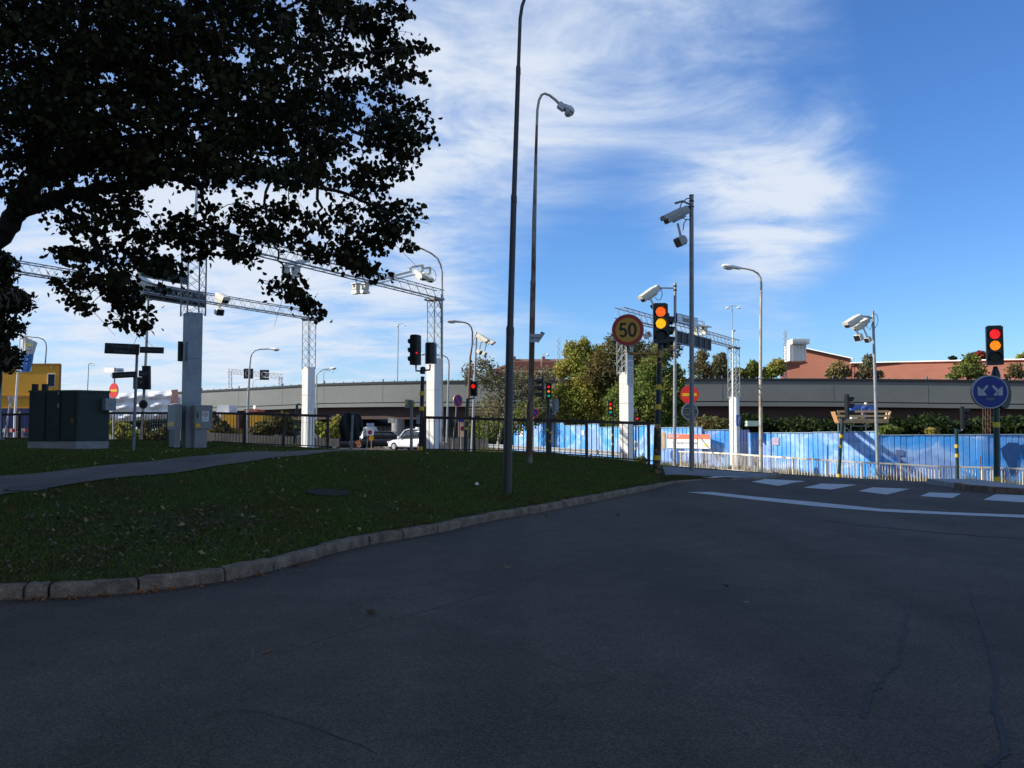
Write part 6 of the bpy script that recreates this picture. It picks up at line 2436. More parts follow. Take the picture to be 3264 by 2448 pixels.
hoard_sheet('bare plywood strip beside the left end of the banner on the blue hoarding', secs[5], 2108.5, 2119, 1378, 1431, 'ply', 'plywood_strip', 'board', .06)
for sec, q, lab in ((secs[3], (1851, 1862, 1372, 1387), 'small white paper on the blue hoarding behind the dark railing, right of the signal group'), (secs[0], (1655, 1668, 1364, 1391), 'tall white notice on the blue hoarding just left of the rust-streaked lamp post')):
    s_ = secs[1] if q[0] < 1900 and q[0] > 1800 else sec
    hoard_sheet(lab, s_, *q, 'signwhite')
rb_ = mat('faded_pink_paper', (.40, .34, .44), .7, 0, .2, 8)
hoard_sheet('faded pinkish paper on the blue hoarding right of the cream lamp post', secs[7], 2460, 2482, 1395, 1418, rb_)
hoard_sheet('grey-blue blurred patch low on the hoarding right of the white camera pole', secs[9], 2856, 2880, 1434, 1453, mat('grey_blue_patch', (.13, .18, .36), .7, 0, .2, 8))
for x in (2637, 2868, 3124):
    r = root('marker_stake', 'thin reddish stake standing behind the cream railing, ' + {2637: 'left of the white camera pole', 2868: 'right of the white camera pole', 3124: 'left of the two-arrow sign pole'}[x], 'stake', P(x, 1530, 42.8))
    pole(r, [(x, 1535), (x + .5, 1420 if x < 2800 else 1455)], [2, 2], 42.8, M['brown'], 'stake', 6)

# guard rail in the left part
rgd = root('guardrail', 'galvanised W-beam guardrail in front of the blue hoarding behind the dark railing', 'guardrail', P(1800, 1440, 56))
gp = [(1530, 1420, 68), (1640, 1426, 62), (1760, 1433, 57), (1880, 1440, 53), (1985, 1447, 50)]
W3 = [P(x, y, Y) for x, y, Y in gp]
for a, b in zip(W3[:-1], W3[1:]):
    d = (b - a).normalized()
    S = V((d.y, -d.x, 0)).normalized()
    mb = MB()
    prof = [(.15, 0), (.11, .05), (.06, .05), (.02, 0), (-.02, 0), (-.06, .05), (-.11, .05), (-.15, 0)]
    vs_ = []
    for p in (a, b):
        for z, o_ in prof:
            vs_.append(p + Z1 * z + S * o_)
    fs_ = [(i, i + 1, 9 + i, 8 + i) for i in range(7)]
    mb.add(vs_, fs_).build('beam', M['steel'], rgd)
    n = max(1, int((b - a).length / 3.5))
    for k in range(n):
        p = a.lerp(b, k / n) - S * .08
        MB().box(p - Z1 * .3, .1, .06, .9).build('post', M['steel'], rgd)

# verge weeds between railing and hoarding
pts = []
for (xa, Ya, yy), (xb, Yb, y2) in zip([(2110, 53, 1490), (2250, 50.5, 0), (2430, 46.5, 0), (2630, 44, 0), (2870, 43, 0), (3120, 42.8, 0)], [(2250, 50.5, 0), (2430, 46.5, 0), (2630, 44, 0), (2870, 43, 0), (3120, 42.8, 0), (3600, 42, 0)]):
    n = 2200
    t = rng.random(n)
    x = xa + (xb - xa) * t
    Y = Ya + (Yb - Ya) * t + rng.normal(0, .45, n)
    pts.append(np.column_stack([(x - 1632) / F * Y, Y]))
pts = np.vstack(pts)
z = Tr(pts[:, 0], pts[:, 1])
n = len(pts)
cl = .5 + .5 * np.sin(pts[:, 0] * 2.3) * np.sin(pts[:, 0] * .9 + 1)
h = (.10 + .38 * rng.random(n) ** 2 * (.4 + cl))
a = rng.random(n) * math.pi
ww = .02
v = np.empty((n, 3, 3))
v[:, 0] = np.column_stack([pts[:, 0] - np.cos(a) * ww, pts[:, 1] - np.sin(a) * ww, z])
v[:, 1] = np.column_stack([pts[:, 0] + np.cos(a) * ww, pts[:, 1] + np.sin(a) * ww, z])
v[:, 2] = np.column_stack([pts[:, 0] + rng.normal(0, .4, n) * h, pts[:, 1] + rng.normal(0, .4, n) * h, z + h])
np_mesh('verge_weeds', v.reshape(-1, 3), [(0, 1, 2)], 3, LM['dry'], 'dry grass and weeds growing between the cream railing and the blue hoarding', 'stuff', 'weeds')
# verge in front of the guardrail
n = 5000
t = rng.random(n)
x = 1500 + 560 * t
Y = 64 - 17 * t + rng.normal(0, 1.2, n)
pts = np.column_stack([(x - 1632) / F * Y, Y])
z = Tr(pts[:, 0], pts[:, 1])
h = .12 + .4 * rng.random(n) ** 2
a = rng.random(n) * math.pi
v = np.empty((n, 3, 3))
v[:, 0] = np.column_stack([pts[:, 0] - np.cos(a) * .03, pts[:, 1] - np.sin(a) * .03, z])
v[:, 1] = np.column_stack([pts[:, 0] + np.cos(a) * .03, pts[:, 1] + np.sin(a) * .03, z])
v[:, 2] = np.column_stack([pts[:, 0], pts[:, 1], z + h])
np_mesh('verge_weeds', v.reshape(-1, 3), [(0, 1, 2)], 3, LM['gr'], 'green weeds along the guardrail behind the dark railing', 'stuff', 'weeds')

# ------------------------------------------------------------------ cars


def car(label, pos, heading, paint, L=4.5, W=1.75, H=1.45, plates=True, taxi=False):
    """pos ground centre; heading angle of the forward direction"""
    r = root('car', label, 'car', pos)
    d = V((math.cos(heading), math.sin(heading), 0))
    S = V((-d.y, d.x, 0))
    p = V(pos)

    def at(x, z):
        return p + d * (x * L) + Z1 * z
    xs = [-.5, -.485, -.42, -.2, .0, .2, .38, .47, .5]
    ws = [.80, .92, .98, 1, 1, 1, .97, .88, .72]
    tp = [.62, .86, .92, .90, .88, .86, .80, .68, .52]
    cs, w_, h_ = [], [], []
    for x, w, t in zip(xs, ws, tp):
        z0 = .22
        cs.append(at(x, (z0 + t) / 2))
        w_.append(W / 2 * w)
        h_.append((t - z0) / 2)
    MB().loft(cs, w_, h_, S, Z1, 20, 5).build('body', M[paint], r)
    xs = [-.44, -.36, -.24, .06, .16, .27]
    zt = [.88, 1.25, H, H, 1.30, .86]
    cs, w_, h_ = [], [], []
    for x, t in zip(xs, zt):
        z0 = .80
        cs.append(at(x, (z0 + t) / 2))
        w_.append(W / 2 * (.90 - .16 * (t - .8)))
        h_.append(max(.02, (t - z0) / 2))
    MB().loft(cs, w_, h_, S, Z1, 16, 4).build('cabin_glass', M['darkglass'], r)
    cs = [at(x, z) for x, z in ((-.30, H - .03), (-.24, H + .01), (-.1, H + .02), (.05, H + .01), (.11, H - .05))]
    MB().loft(cs, [W * .36, W * .39, W * .39, W * .385, W * .34], [.03] * 5, S, Z1, 12, 4).build('roof', M[paint], r)
    for s in (-1, 1):
        for (x0, z0_, x1, z1_) in ((-.46, .90, -.29, H - .03), (.25, .86, .10, H - .05), (-.09, .86, -.09, H - .04)):
            MB().bar(at(x0, z0_) + S * (s * W * .43), at(x1, z1_) + S * (s * W * .385), .05, .05).build('pillar', M[paint], r)
        MB().box(at(.17, .98) + S * (s * (W / 2 + .08)), .12, .2, .14, (d, S, Z1)).build('mirror', M[paint], r)
        for x in (-.30, .31):
            c = at(x, .31)
            wh = MB().disc(c + S * (s * (W / 2 - .2)), S * s, .31, .21, 20).build('wheel', M['tyre'], r)
            MB().disc(c + S * (s * (W / 2 + .012)), S * s, .19, .01, 14).build('rim', M['rim'], wh)
        MB().box(at(-.494, .78) + S * (s * W * .39), .06, .34, .16, (d, S, Z1)).build('tail_light', mat('red_tail_light', (.35, .02, .015), .3), r)
        MB().box(at(.475, .62) + S * (s * W * .36), .10, .34, .14, (d, S, Z1)).build('headlight', M['glassbowl'], r)
    MB().box(at(-.502, .62), .03, .5, .12, (d, S, Z1)).build('number_plate', M['signwhite'], r)
    MB().box(at(-.49, .40), .10, W * .9, .16, (d, S, Z1)).build('bumper', M[paint], r)
    if taxi:
        MB().box(at(-.05, H + .10), .15, .35, .14, (d, S, Z1)).build('roof_sign', M['white'], r)
    return r


def ground_at(px, Y):
    x = (px - 1632) / F * Y
    return V((x, Y, Z(Tr, x, Y)))


car('beige silver saloon seen from behind in the sunlit street under the overpass', ground_at(1283, 84), math.radians(70), 'carsilver')
car('white estate car with its rear toward the twin signal post', ground_at(1326, 64), math.radians(140), 'carwhite', H=1.55, taxi=True)
car('black car parked behind the zone sign, left of the beige saloon', ground_at(1205, 74), math.radians(178), 'cardark')
car('dark car partly behind the black plastic-covered sign', ground_at(1115, 82), math.radians(10), 'cardark')
car('pale blue-grey car seen through the dark railing right of the slim white column', ground_at(1020, 82), math.radians(-95), 'carblue')

# ------------------------------------------------------------------ overpass
ov = root('overpass', 'long grey steel overpass with rust brown underside crossing the whole background', 'bridge', V((0, 104, 0)))
pl = [(560, 1249, 138), (642, 1244.5, 133), (760, 1238, 126), (900, 1230, 121), (1033, 1222, 116.5), (1220, 1216.5, 111.5), (1402, 1213, 108), (1800, 1209.5, 104), (2302, 1206, 101.5), (2656, 1206.5, 100), (3264, 1212, 97.5), (3700, 1218, 95)]
TP = [P(*q) for q in pl]
nrm = []
for i in range(len(TP)):
    a, b = TP[max(i - 1, 0)], TP[min(i + 1, len(TP) - 1)]
    d = V((b.x - a.x, b.y - a.y, 0)).normalized()
    nrm.append(V((d.y, -d.x, 0)))


def sweep(name, d0, d1, z0, z1, mt, seg=False):
    """outward offset d (towards viewer), z relative to top"""
    step = 1
    if not seg:
        vs_, fs_ = [], []
        for p, n_ in zip(TP, nrm):
            for d, z in ((d0, z0), (d1, z0), (d1, z1), (d0, z1)):
                vs_.append(p + n_ * d + Z1 * z)
        m_ = len(TP)
        for i in range(m_ - 1):
            for k in range(4):
                k2 = (k + 1) % 4
                fs_.append((i * 4 + k, i * 4 + k2, (i + 1) * 4 + k2, (i + 1) * 4 + k))
        fs_ += [(0, 1, 2, 3), tuple((m_ - 1) * 4 + k for k in (3, 2, 1, 0))]
        return MB().add(vs_, fs_).build(name, mt, ov)


sweep('parapet_cap', -.25, .12, -.28, 0, M['dark'])
sweep('fascia', -.3, 0, -2.62, -.28, M['fascia'])
sweep('groove', -.3, -.06, -2.74, -2.62, M['dark'])
sweep('ledge', -.8, -.01, -3.2, -2.74, M['fascia'])
sweep('girder', -3.4, -1.0, -4.75, -3.2, M['girder'])
sweep('deck_slab', -14, -.3, -1.6, -1.1, M['concrete'])
sweep('inner_girder', -14, -10, -4.6, -1.6, M['girder'])
sweep('soffit', -10, -3.4, -3.4, -1.6, M['girder'])
for i in range(len(TP) - 1):
    a, b = TP[i], TP[i + 1]
    L = (b - a).length
    n = max(1, int(L / 9))
    for k in range(n):
        t = k / n
        p = a.lerp(b, t)
        nn = nrm[i].lerp(nrm[i + 1], t)
        MB().box(p + nn * .008 + Z1 * -1.45, .03, .02, 2.3, (V((-nn.y, nn.x, 0)), nn, Z1)).build('fascia_joint', mat('fascia_joint_grey', (.15, .16, .15), .6), ov)  # thin joint strips in nearly the fascia's own grey
# fence spikes on the deck edge
mb = MB()
mb2 = []
for i in range(len(TP) - 1):
    a, b = TP[i], TP[i + 1]
    L = (b - a).length
    n = int(L / (.75 if i > 5 else 1.6))
    for k in range(n):
        p = a.lerp(b, k / n)
        mb.box(p + Z1 * .08 + nrm[i] * -.1, .11, .05, .17)
    n = max(1, int(L / 7.5))
    for k in range(n):
        p = a.lerp(b, k / n)
        MB().box(p + Z1 * .16 - nrm[i] * .1, .14, .14, .34).build('barrier_post', M['steel_d'], ov)
mb.build('railing_teeth', mat('pale_green_teeth', (.34, .38, .34), .6), ov, kind='stuff')
for px, Y, w, lab in ((1270, 112, 1.7, 0), (3196, 101, 1.0, 1), (2560, 106, 1.3, 2), (1840, 110, 1.6, 3), (960, 124, 1.6, 4)):
    x = (px - 1632) / F * Y
    MB().tube([V((x, Y, -1.6)), V((x, Y, 3.0))], w / 2, 18).build('pier', M['concrete'], ov)
MB().box(P(1248, 1340, 108), .75, .75, .6).build('bearing_drum', mat('cream_bearing', (.6, .55, .42), .6), ov)
# lamp hump lower beam at centre (abutment wall under the bridge)
wl = root('abutment_wall', 'low grey concrete wall in the shade below the overpass', 'wall', V((-14, 122, 0)))
MB().box(V((-16, 122, .4)), 34, .6, 3.4).build('wall_body', M['concrete'], wl)
for i in range(10):
    MB().box(V((-31 + i * 3.3, 121.68, .4)), .08, .02, 3.3).build('joint', M['dark'], wl)
wl2 = root('abutment_wall', 'concrete wall with rusty sheet piling far under the bridge near the picture centre', 'wall', V((4, 126, 0)))
MB().box(V((4, 127, .9)), 40, .6, 4.4).build('wall_body', mat('stained_concrete', (.13, .11, .09), .9, 0, .3, .5), wl2)
for i in range(5):
    MB().box(V((-14 + i * 8, 126.6, 1.0)), 5.5, .1, .9).build('rust_panel', mat('rusty_sheet', (.22, .08, .03), .8, 0, .3, 1), wl2)

hb = MB()
hv, hf = [], []
rh2 = random.Random(4)
for i in range(60):
    x = -62 + i * 3.4
    hx = min(1, max(0, (x + 55) / 10))
    for (Y, z) in ((112, -1.2), (118, 1.2), (124, 3.2), (132, 4.6), (150, 5.2)):
        hv.append((x + rh2.uniform(-.6, .6), Y + 6, z * hx + (rh2.uniform(-.35, .35) if z > 0 else 0)))
for i in range(59):
    for k in range(4):
        a = i * 5 + k
        hf.append((a, a + 5, a + 6, a + 1))
hb.add(hv, hf).build('hillside', mat('shaded_weedy_slope', (.03, .034, .015), .95, 0, .3, .5, col2=(.055, .042, .025), fine=.4, fscale=3), None)['kind'] = 'structure'
# timber work platforms under the bridge


def platform(label, x0, x1, yt, yb, Y, sides=True, extra=True):
    a, b = P(x0, yb, Y), P(x1, yb, Y)
    top = P(x0, yt, Y).z
    r = root('work_platform', label, 'scaffold platform', (a + b) / 2)
    H = top - a.z
    MB().bar(a + Z1 * .0, b, .9, .14).build('deck_plank', M['wood'], r)
    MB().bar(a + V((0, -.45, .18)), b + V((0, -.45, .18)), .05, .22).build('toe_board', M['wood'], r)
    for f in (.58, 1.0):
        MB().bar(a + V((-.15, -.5, H * f)), b + V((.15, -.5, H * f)), .05, .18).build('guard_plank', M['wood'], r)
    n = max(2, int((b - a).length / 2.0))
    for k in range(n + 1):
        p = a.lerp(b, k / n)
        MB().box(p + V((0, -.42, H * .52)), .12, .08, H * 1.15).build('upright', M['wood'], r)
    return r, a, b, H


Yp = 78
r, a, b, H = platform('pale timber rail platform hanging under the bridge left of the rust-streaked lamp post', 1494, 1692, 1290, 1322, Yp)
MB().bar(a + V((0, -.5, H * .3)), b + V((0, -.5, H * .3)), .05, .16).build('guard_plank', M['wood'], r)
Yp = 75
r, a, b, H = platform('flared timber work platform under the bridge with a worker and blue tarp', 2668, 2822, 1312, 1346, Yp)
for s, e in ((-1, a), (1, b)):
    MB().prism([e + V((0, -.45, 0)), e + V((s * .30, -.5, H)), e + V((s * .30, .5, H)), e + V((0, .45, 0))], V((s * .05, 0, 0))).build('flared_side', mat('orange_formwork', (.55, .28, .12), .7) if s < 0 else M['wood'], r)
MB().box(P(2721, 1334, Yp), .5, .4, .5).build('white_sack', M['white'], r)
MB().box(P(2741, 1333, Yp), .45, .4, .55).build('material_bucket', M['cabgrey'], r)
for x in (2672, 2693, 2712, 2760):
    MB().bar(P(x, 1348, Yp), P(x, 1400, Yp), .07).build('scaffold_tube', M['steel'], r)
MB().bar(P(2694, 1362, Yp), P(2712, 1376, Yp), .06).build('scaffold_tube', M['steel'], r)
MB().bar(P(2711, 1358, Yp), P(2779, 1358, Yp), .06).build('scaffold_tube', M['steel'], r)
r2 = root('tarpaulin', 'blue tarpaulin hung under the bridge ledge behind the timber platform', 'tarpaulin', P(2755, 1302, 76.5))
MB().box(P(2752, 1302, 76.8), 2.3, .5, .62).build('tarp_sheet', M['tarp'], r2)
# worker
wr_ = root('person', 'worker in blue jacket with pale helmet bending over the timber platform', 'person', P(2756, 1343, 75.6))
sc_ = .9


def skinfig(name, joints, edges, radii, mt, parent):
    me = bpy.data.meshes.new(name)
    o_ = ORG[parent.name]
    me.from_pydata([tuple(V(j) - o_) for j in joints], edges, [])
    o = bpy.data.objects.new(name, me)
    COL.objects.link(o)
    md = o.modifiers.new('s', 'SKIN')
    for i, r_ in enumerate(radii):
        me.skin_vertices[0].data[i].radius = (r_, r_)
    me.skin_vertices[0].data[0].use_root = True
    sb = o.modifiers.new('b', 'SUBSURF')
    sb.levels = sb.render_levels = 1
    bpy.context.view_layer.update()
    me2 = bpy.data.meshes.new_from_object(o.evaluated_get(bpy.context.evaluated_depsgraph_get()))
    bpy.data.objects.remove(o)
    o = bpy.data.objects.new(name, me2)
    me2.materials.clear()
    me2.materials.append(mt)
    me2.shade_smooth()
    COL.objects.link(o)
    o.parent = parent
    ORG[o.name] = o_
    return o


f0 = P(2752, 1346, 75.6)
hip = f0 + V((0, 0, .85))
ch = f0 + V((.12, -.05, 1.25))
nk = f0 + V((.16, -.08, 1.42))
hd = f0 + V((.20, -.10, 1.56))
J = [hip, ch, nk, hd, ch + V((-.2, 0, .08)), ch + V((-.3, -.1, -.18)), ch + V((-.22, -.2, -.42)), ch + V((.2, 0, .08)), ch + V((.32, -.1, -.16)), ch + V((.36, -.25, -.36)),
     hip + V((-.1, 0, -.05)), hip + V((-.13, -.05, -.44)), hip + V((-.14, .02, -.84)), hip + V((.1, 0, -.05)), hip + V((.13, -.08, -.44)), hip + V((.12, .02, -.84))]
E = [(0, 1), (1, 2), (2, 3), (1, 4), (4, 5), (5, 6), (1, 7), (7, 8), (8, 9), (0, 10), (10, 11), (11, 12), (0, 13), (13, 14), (14, 15)]
skinfig('body', J, E, [.16, .18, .07, .10, .08, .06, .04, .08, .06, .04, .10, .08, .05, .10, .08, .05], M['bluecloth'], wr_)
MB().loft([hd + V((0, 0, -.02)), hd + V((0, 0, .06)), hd + V((0, 0, .12)), hd + V((0, 0, .15))], [.125, .13, .10, .03], [.14, .15, .11, .03], X1, Y1, 14, 2).build('helmet', M['cream'], wr_)
MB().loft([hd + V((.01, -.05, -.12)), hd + V((.01, -.04, -.02)), hd + V((0, -.02, .03))], [.05, .085, .08], [.06, .09, .09], X1, Y1, 12, 2).build('face', M['skin'], wr_)

# ------------------------------------------------------------------ buildings behind


def poly_building(r, px, Y, depth, mt, name='wall', off=0):
    pts = [P(x, y, Y) for x, y in px]
    return MB().prism(pts, V((0, depth, 0))).build(name, mt, r, smooth=False)


# long brick building at right; front slightly turned to the sun
bb_ = root('brick_building', 'large red brick building with sloping roofline and white stair tower above the overpass at right', 'building', P(2800, 1225, 150))


def pY(x):
    return 150 + (x - 2800) * -.032


def brickwall(px, name, mt, dY=0, th=10):
    pts = [P(x, y, pY(x) + dY) for x, y in px]
    return MB().prism(pts, V((th * .3, th, 0))).build(name, mt, bb_, smooth=False)


brickwall([(2549, 1300), (2549, 1106), (2712, 1142), (2712, 1300)][::-1], 'gable_wall', M['brick'])
brickwall([(2490, 1300), (2490, 1155), (2549, 1140), (2549, 1300)][::-1], 'side_wall', M['brick'], .3)
brickwall([(2712, 1300), (2712, 1158), (3264, 1146), (3800, 1136), (3800, 1300)][::-1], 'long_wall', M['brick'], .2)
MB().prism([P(x, y, pY(x) - .15) for x, y in [(2712, 1166), (2712, 1158), (3264, 1147.5), (3800, 1137), (3800, 1148), (3264, 1157)]][::-1], V((0, .15, 0))).build('dark_brick_frieze', M['brickdk'], bb_)
for q in ([(2547, 1105), (2721, 1143)], [(2712, 1157), (3264, 1145), (3800, 1134)], [(2470, 1157), (2549, 1139)]):
    for a_, b_ in zip(q[:-1], q[1:]):
        MB().bar(P(*a_, pY(a_[0]) - .5), P(*b_, pY(b_[0]) - .5), 1.0, .16).build('white_eaves', M['white'], bb_)
MB().bar(P(2713, 1150, pY(2713) - .3), P(2713, 1215, pY(2713) - .3), .12).build('downpipe', M['brickdk'], bb_)
st = MB().prism([P(x, y, 149) for x, y in [(2517, 1150), (2517, 1099), (2570, 1099), (2570, 1150)]][::-1], V((0, 3, 0))).build('stair_tower', M['clad'], bb_, smooth=False)
MB().box(P(2543.5, 1091, 150), pw(54, 150), 3.4, pw(16, 150)).build('tower_cowl', M['clad'], st)
for i in range(4):
    MB().box(P(2543.5, 1086 + i * 4, 148.25), pw(53, 150), .06, .05).build('louvre', M['steel'], st)
for i in range(5):
    MB().box(P(2522 + i * 10.5, 1124, 148.95), .05, .05, pw(50, 150)).build('cladding_joint', M['steel'], st)
for (x, y, w, mt) in ((2961, 1165, 9, 'cream'), (2910, 1175, 7, 'dark')):
    MB().box(P(x, y, 147.6), pw(w, 148), .5, pw(6, 148), (V((.9, 0, .3)).normalized(), Y1, V((-.3, 0, .9)).normalized())).build('wall_lamp', M[mt], bb_)

b2 = root('brick_house', 'brown-roofed long brick building behind the birch and the two tall lamp posts', 'building', P(1690, 1215, 165))
Yb = 165
MB().prism([P(x, y, Yb) for x, y in [(1550, 1235), (1550, 1178), (1600, 1175), (1640, 1152), (1800, 1152), (1800, 1235)]][::-1], V((0, 12, 0))).build('wall', M['brickdk'], b2, smooth=False)
roofp = [P(1622, 1186, Yb - .6), P(1640, 1149, Yb + 5), P(1800, 1149, Yb + 5), P(1800, 1188, Yb - .6)]
MB().prism(roofp[::-1], V((0, .4, .3))).build('roof', M['roof'], b2, smooth=False)
MB().prism([P(1549, 1184, Yb - .4), P(1602, 1172, Yb + 4), P(1640, 1152, Yb + 4), P(1630, 1190, Yb - .4)][::-1], V((0, .3, .2))).build('lower_roof', M['roof'], b2, smooth=False)
for x in (1640, 1733):
    MB().box(P(x, 1146, Yb + 5), pw(9, Yb), .8, pw(20, Yb)).build('chimney', M['brickdk'], b2)
for x in (1655, 1738, 1770):
    MB().box(P(x, 1193, Yb - .1), pw(16, Yb), .2, pw(7, Yb)).build('window', M['darkglass'], b2)

# left: yellow cabins
Yc2 = 70
cb = root('site_cabins', 'stacked bright orange-yellow site cabins over a dark blue hoarding at the left border', 'building', P(100, 1400, Yc2))
zA_, zB_, zC_ = P(100, 1302, Yc2).z, P(100, 1264, Yc2).z, P(100, 1160, Yc2).z
for (za, zb_, nm) in ((zB_ + .05, zC_ - .02, 'upper'), (zA_, zB_ - .05, 'lower')):
    xl, xr = P(-200, 1200, Yc2).x, P(192, 1200, Yc2).x
    MB().prism([V((xl, Yc2, za)), V((xl, Yc2, zb_)), V((xr, Yc2, zb_)), V((xr, Yc2, za))], V((-1.25, 2.5, 0))).build('cabin', M['orange'], cb)
    for z in (za, zb_):
        MB().box(V(((xl + xr) / 2, Yc2 - .02, z)), xr - xl, .1, .10).build('frame_rail', mat('dark_orange_frame', (.42, .19, .03), .6), cb)
    MB().box(V((xr, Yc2 - .02, (za + zb_) / 2)), .12, .12, zb_ - za).build('corner_post', mat('brownish_corner', (.22, .10, .06), .6), cb)
wn = MB().box(P(163.5, 1212, Yc2 - .03), pw(25, Yc2), .05, pw(43, Yc2)).build('window_frame', M['white'], cb)
MB().box(P(163.5, 1212, Yc2 - .07), pw(20, Yc2), .05, pw(38, Yc2)).build('window_pane', M['darkglass'], wn)
MB().disc(P(166, 1172, Yc2 - .04), V((0, -1, 0)), .07, .05, 12).build('vent', M['steel'], cb)
n = 26
for i in range(n):
    x = -60 + i * 6.3
    a_ = P(x, 1302, Yc2 - 3)
    MB().box(a_ - Z1 * 1.3, pw(5.9, Yc2 - 3), .06, 2.6).build('hoarding_panel', M['bluedark'], cb)
# barriers, sign back, flag
r = root('barrier', 'red and white striped road barrier behind the railing at the left border', 'barrier', P(55, 1375, 52))
for i in range(8):
    MB().box(P(14 + i * 10, 1372, 52), pw(9.6, 52), .05, .22).build('stripe_board', M['red'] if i % 2 else M['white'], r)
for x in (22, 72):
    MB().box(P(x, 1386, 52), .08, .08, .6).build('barrier_leg', M['steel'], r)
    MB().box(P(x, 1397, 52), .5, .35, .16).build('rubber_foot', mat('pale_orange_foot', (.6, .35, .2), .7), r)
r = root('yield_sign', 'back of a triangular yield sign on a leaning grey post at the left border', 'sign', P(15, 1398, 44))
pole(r, [(14, 1399), (27, 1320), (36, 1264)], [3, 2.8, 2.6], 44, M['steel'])
MB().prism([P(24, 1264, 43.9), P(48, 1262, 43.9), P(33, 1297, 43.9), P(30, 1297, 43.9)], Y1 * .03).build('sign_plate', M['lamphead'], r)
for x in (33, 39):
    MB().bar(P(x, 1265, 43.85), P(x - 3, 1284, 43.85), .03).build('back_rib', M['steel_d'], r)
r = root('wooden_post', 'striped brown and pale marker post beside the flagpole', 'post', P(57, 1398, 41))
MB().box(P(57, 1340, 41), .13, .08, 1.0).build('brown_board', M['brown'], r)
MB().box(P(62, 1345, 40.95), .06, .08, .95).build('pale_edge', M['lamphead'], r)
pole(r, [(52, 1400), (54, 1350)], [2, 2], 41, M['wood'])

rf = root('flagpole', 'white flagpole in front of the yellow cabins', 'flagpole', P(48, 1400, 55))
pole(rf, [(46, 1402), (48, 1320), (57, 1180), (65, 1055)], [4, 3.8, 2.6, 1.4], 55, M['white'])
rg_ = root('flag', 'white and blue flag with a green and yellow emblem drooping from the flagpole', 'flag', P(80, 1120, 54.9))
Yf = 54.8
rowsF = [((66, 1066), (78, 1070), (95, 1078), (120, 1092)), ((67, 1090), (80, 1094), (97, 1100), (114, 1110)), ((67, 1110), (80, 1112), (95, 1116), (110, 1124)), ((66, 1127), (80, 1127), (94, 1128), (108, 1129)),
         ((65, 1150), (77, 1152), (90, 1152), (105, 1150)), ((64, 1170), (75, 1172), (88, 1170), (102, 1168)), ((60, 1182), (72, 1187), (86, 1185), (99, 1184))]
rt_ = 9


def cloth(rows, name, mt):
    vs_ = []
    m_ = len(rows[0])
    fine = []
    for q in rows:
        rowp = []
        for i in range(m_ - 1):
            for k in range(4):
                t = k / 4
                rowp.append((q[i][0] + (q[i + 1][0] - q[i][0]) * t, q[i][1] + (q[i + 1][1] - q[i][1]) * t, i + t))
        rowp.append((q[-1][0], q[-1][1], m_ - 1))
        fine.append(rowp)
    w_ = len(fine[0])
    for j, q in enumerate(fine):
        for x, y, u in q:
            vs_.append(P(x, y, Yf + .16 * math.sin(u * 4.2 + y * .02) + .05 * math.sin(u * 9)))
    fs_ = [(j * w_ + i, j * w_ + i + 1, (j + 1) * w_ + i + 1, (j + 1) * w_ + i) for j in range(len(fine) - 1) for i in range(w_ - 1)]
    return MB().add(vs_, fs_).build(name, mt, rg_)


cloth(rowsF[:4], 'white_field', mat('white_flag_cloth', (.70, .68, .64), .8, trans=.35))
cloth(rowsF[3:], 'blue_field', mat('blue_flag_cloth', (.16, .32, .62), .8, 0, .15, 1.2, trans=.35))
MB().disc(P(90, 1098, Yf - .35), V((0, -1, 0)), pw(6, Yf), .004, 16).build('emblem', mat('green_emblem', (.45, .55, .10), .7), rg_)
MB().disc(P(97, 1100, Yf - .36), V((0, -1, 0)), pw(5.5, Yf), .004, 16).build('emblem', mat('yellow_emblem', (.65, .62, .20), .7), rg_)
text('usen', P(95, 1116, Yf - .34), X1, Z1, pw(6, Yf), M['greyink'], rg_)

# grey low industrial beyond P0 / construction sheet under plastic
rw = root('plastic_wrapped_scaffold', 'long scaffold wrapped in white plastic sheeting behind the direction sign post', 'scaffold', P(450, 1350, 112))
xs_ = np.linspace(335, 566, 34)
Yw = 112
tops_ = np.interp(xs_, [335, 375, 480, 540, 556, 566], [1256, 1254, 1247, 1244, 1241, 1244])
bots_ = np.interp(xs_, [335, 370, 380, 480, 566], [1330, 1342, 1345, 1337, 1333])
vs_, fs_ = [], []
rr_ = random.Random(9)
m_ = 16
for i, x in enumerate(xs_):
    for k in range(m_ + 1):
        t = k / m_
        y = tops_[i] * (1 - t) + bots_[i] * t
        bulge = .45 * abs(math.sin(t * math.pi * 3)) + .10 * math.sin(i * .8 + k) + rr_.uniform(-.04, .04)
        vs_.append(P(x, y, Yw - bulge))
for i in range(len(xs_) - 1):
    for k in range(m_):
        a_ = i * (m_ + 1) + k
        fs_.append((a_, a_ + 1, a_ + m_ + 2, a_ + m_ + 1))
MB().add(vs_, fs_).build('plastic_sheet', M['wrap'], rw)
MB().box(P(450, 1300, 114.5), pw(225, 114), 3, pw(70, 114)).build('scaffold_core', M['clad'], rw)
MB().prism([P(x, y, Yw - 1.0) for x, y in [(545, 1243), (566, 1241), (568, 1285), (540, 1288), (550, 1262)]], Y1 * .1).build('reddish_flap', mat('reddish_sheet', (.42, .20, .18), .6), rw)
for i in range(9):
    x = 470 + i * 8
    MB().tube([P(x, 1336, Yw), P(x, 1372, Yw)], .05, 5).build('scaffold_tube', M['steel_d'], rw)
for y in (1345, 1354):
    MB().tube([P(465, y + 3, Yw), P(560, y - 3, Yw)], .12, 5).build('scaffold_rail', M['dark'], rw)
rw2 = root('plastic_wrapped_scaffold', 'white plastic sheeting hanging in folds under the bridge behind the black plastic sack', 'scaffold', P(1100, 1390, 96))
vs_, fs_ = [], []
xs2 = np.linspace(1076, 1212, 40)
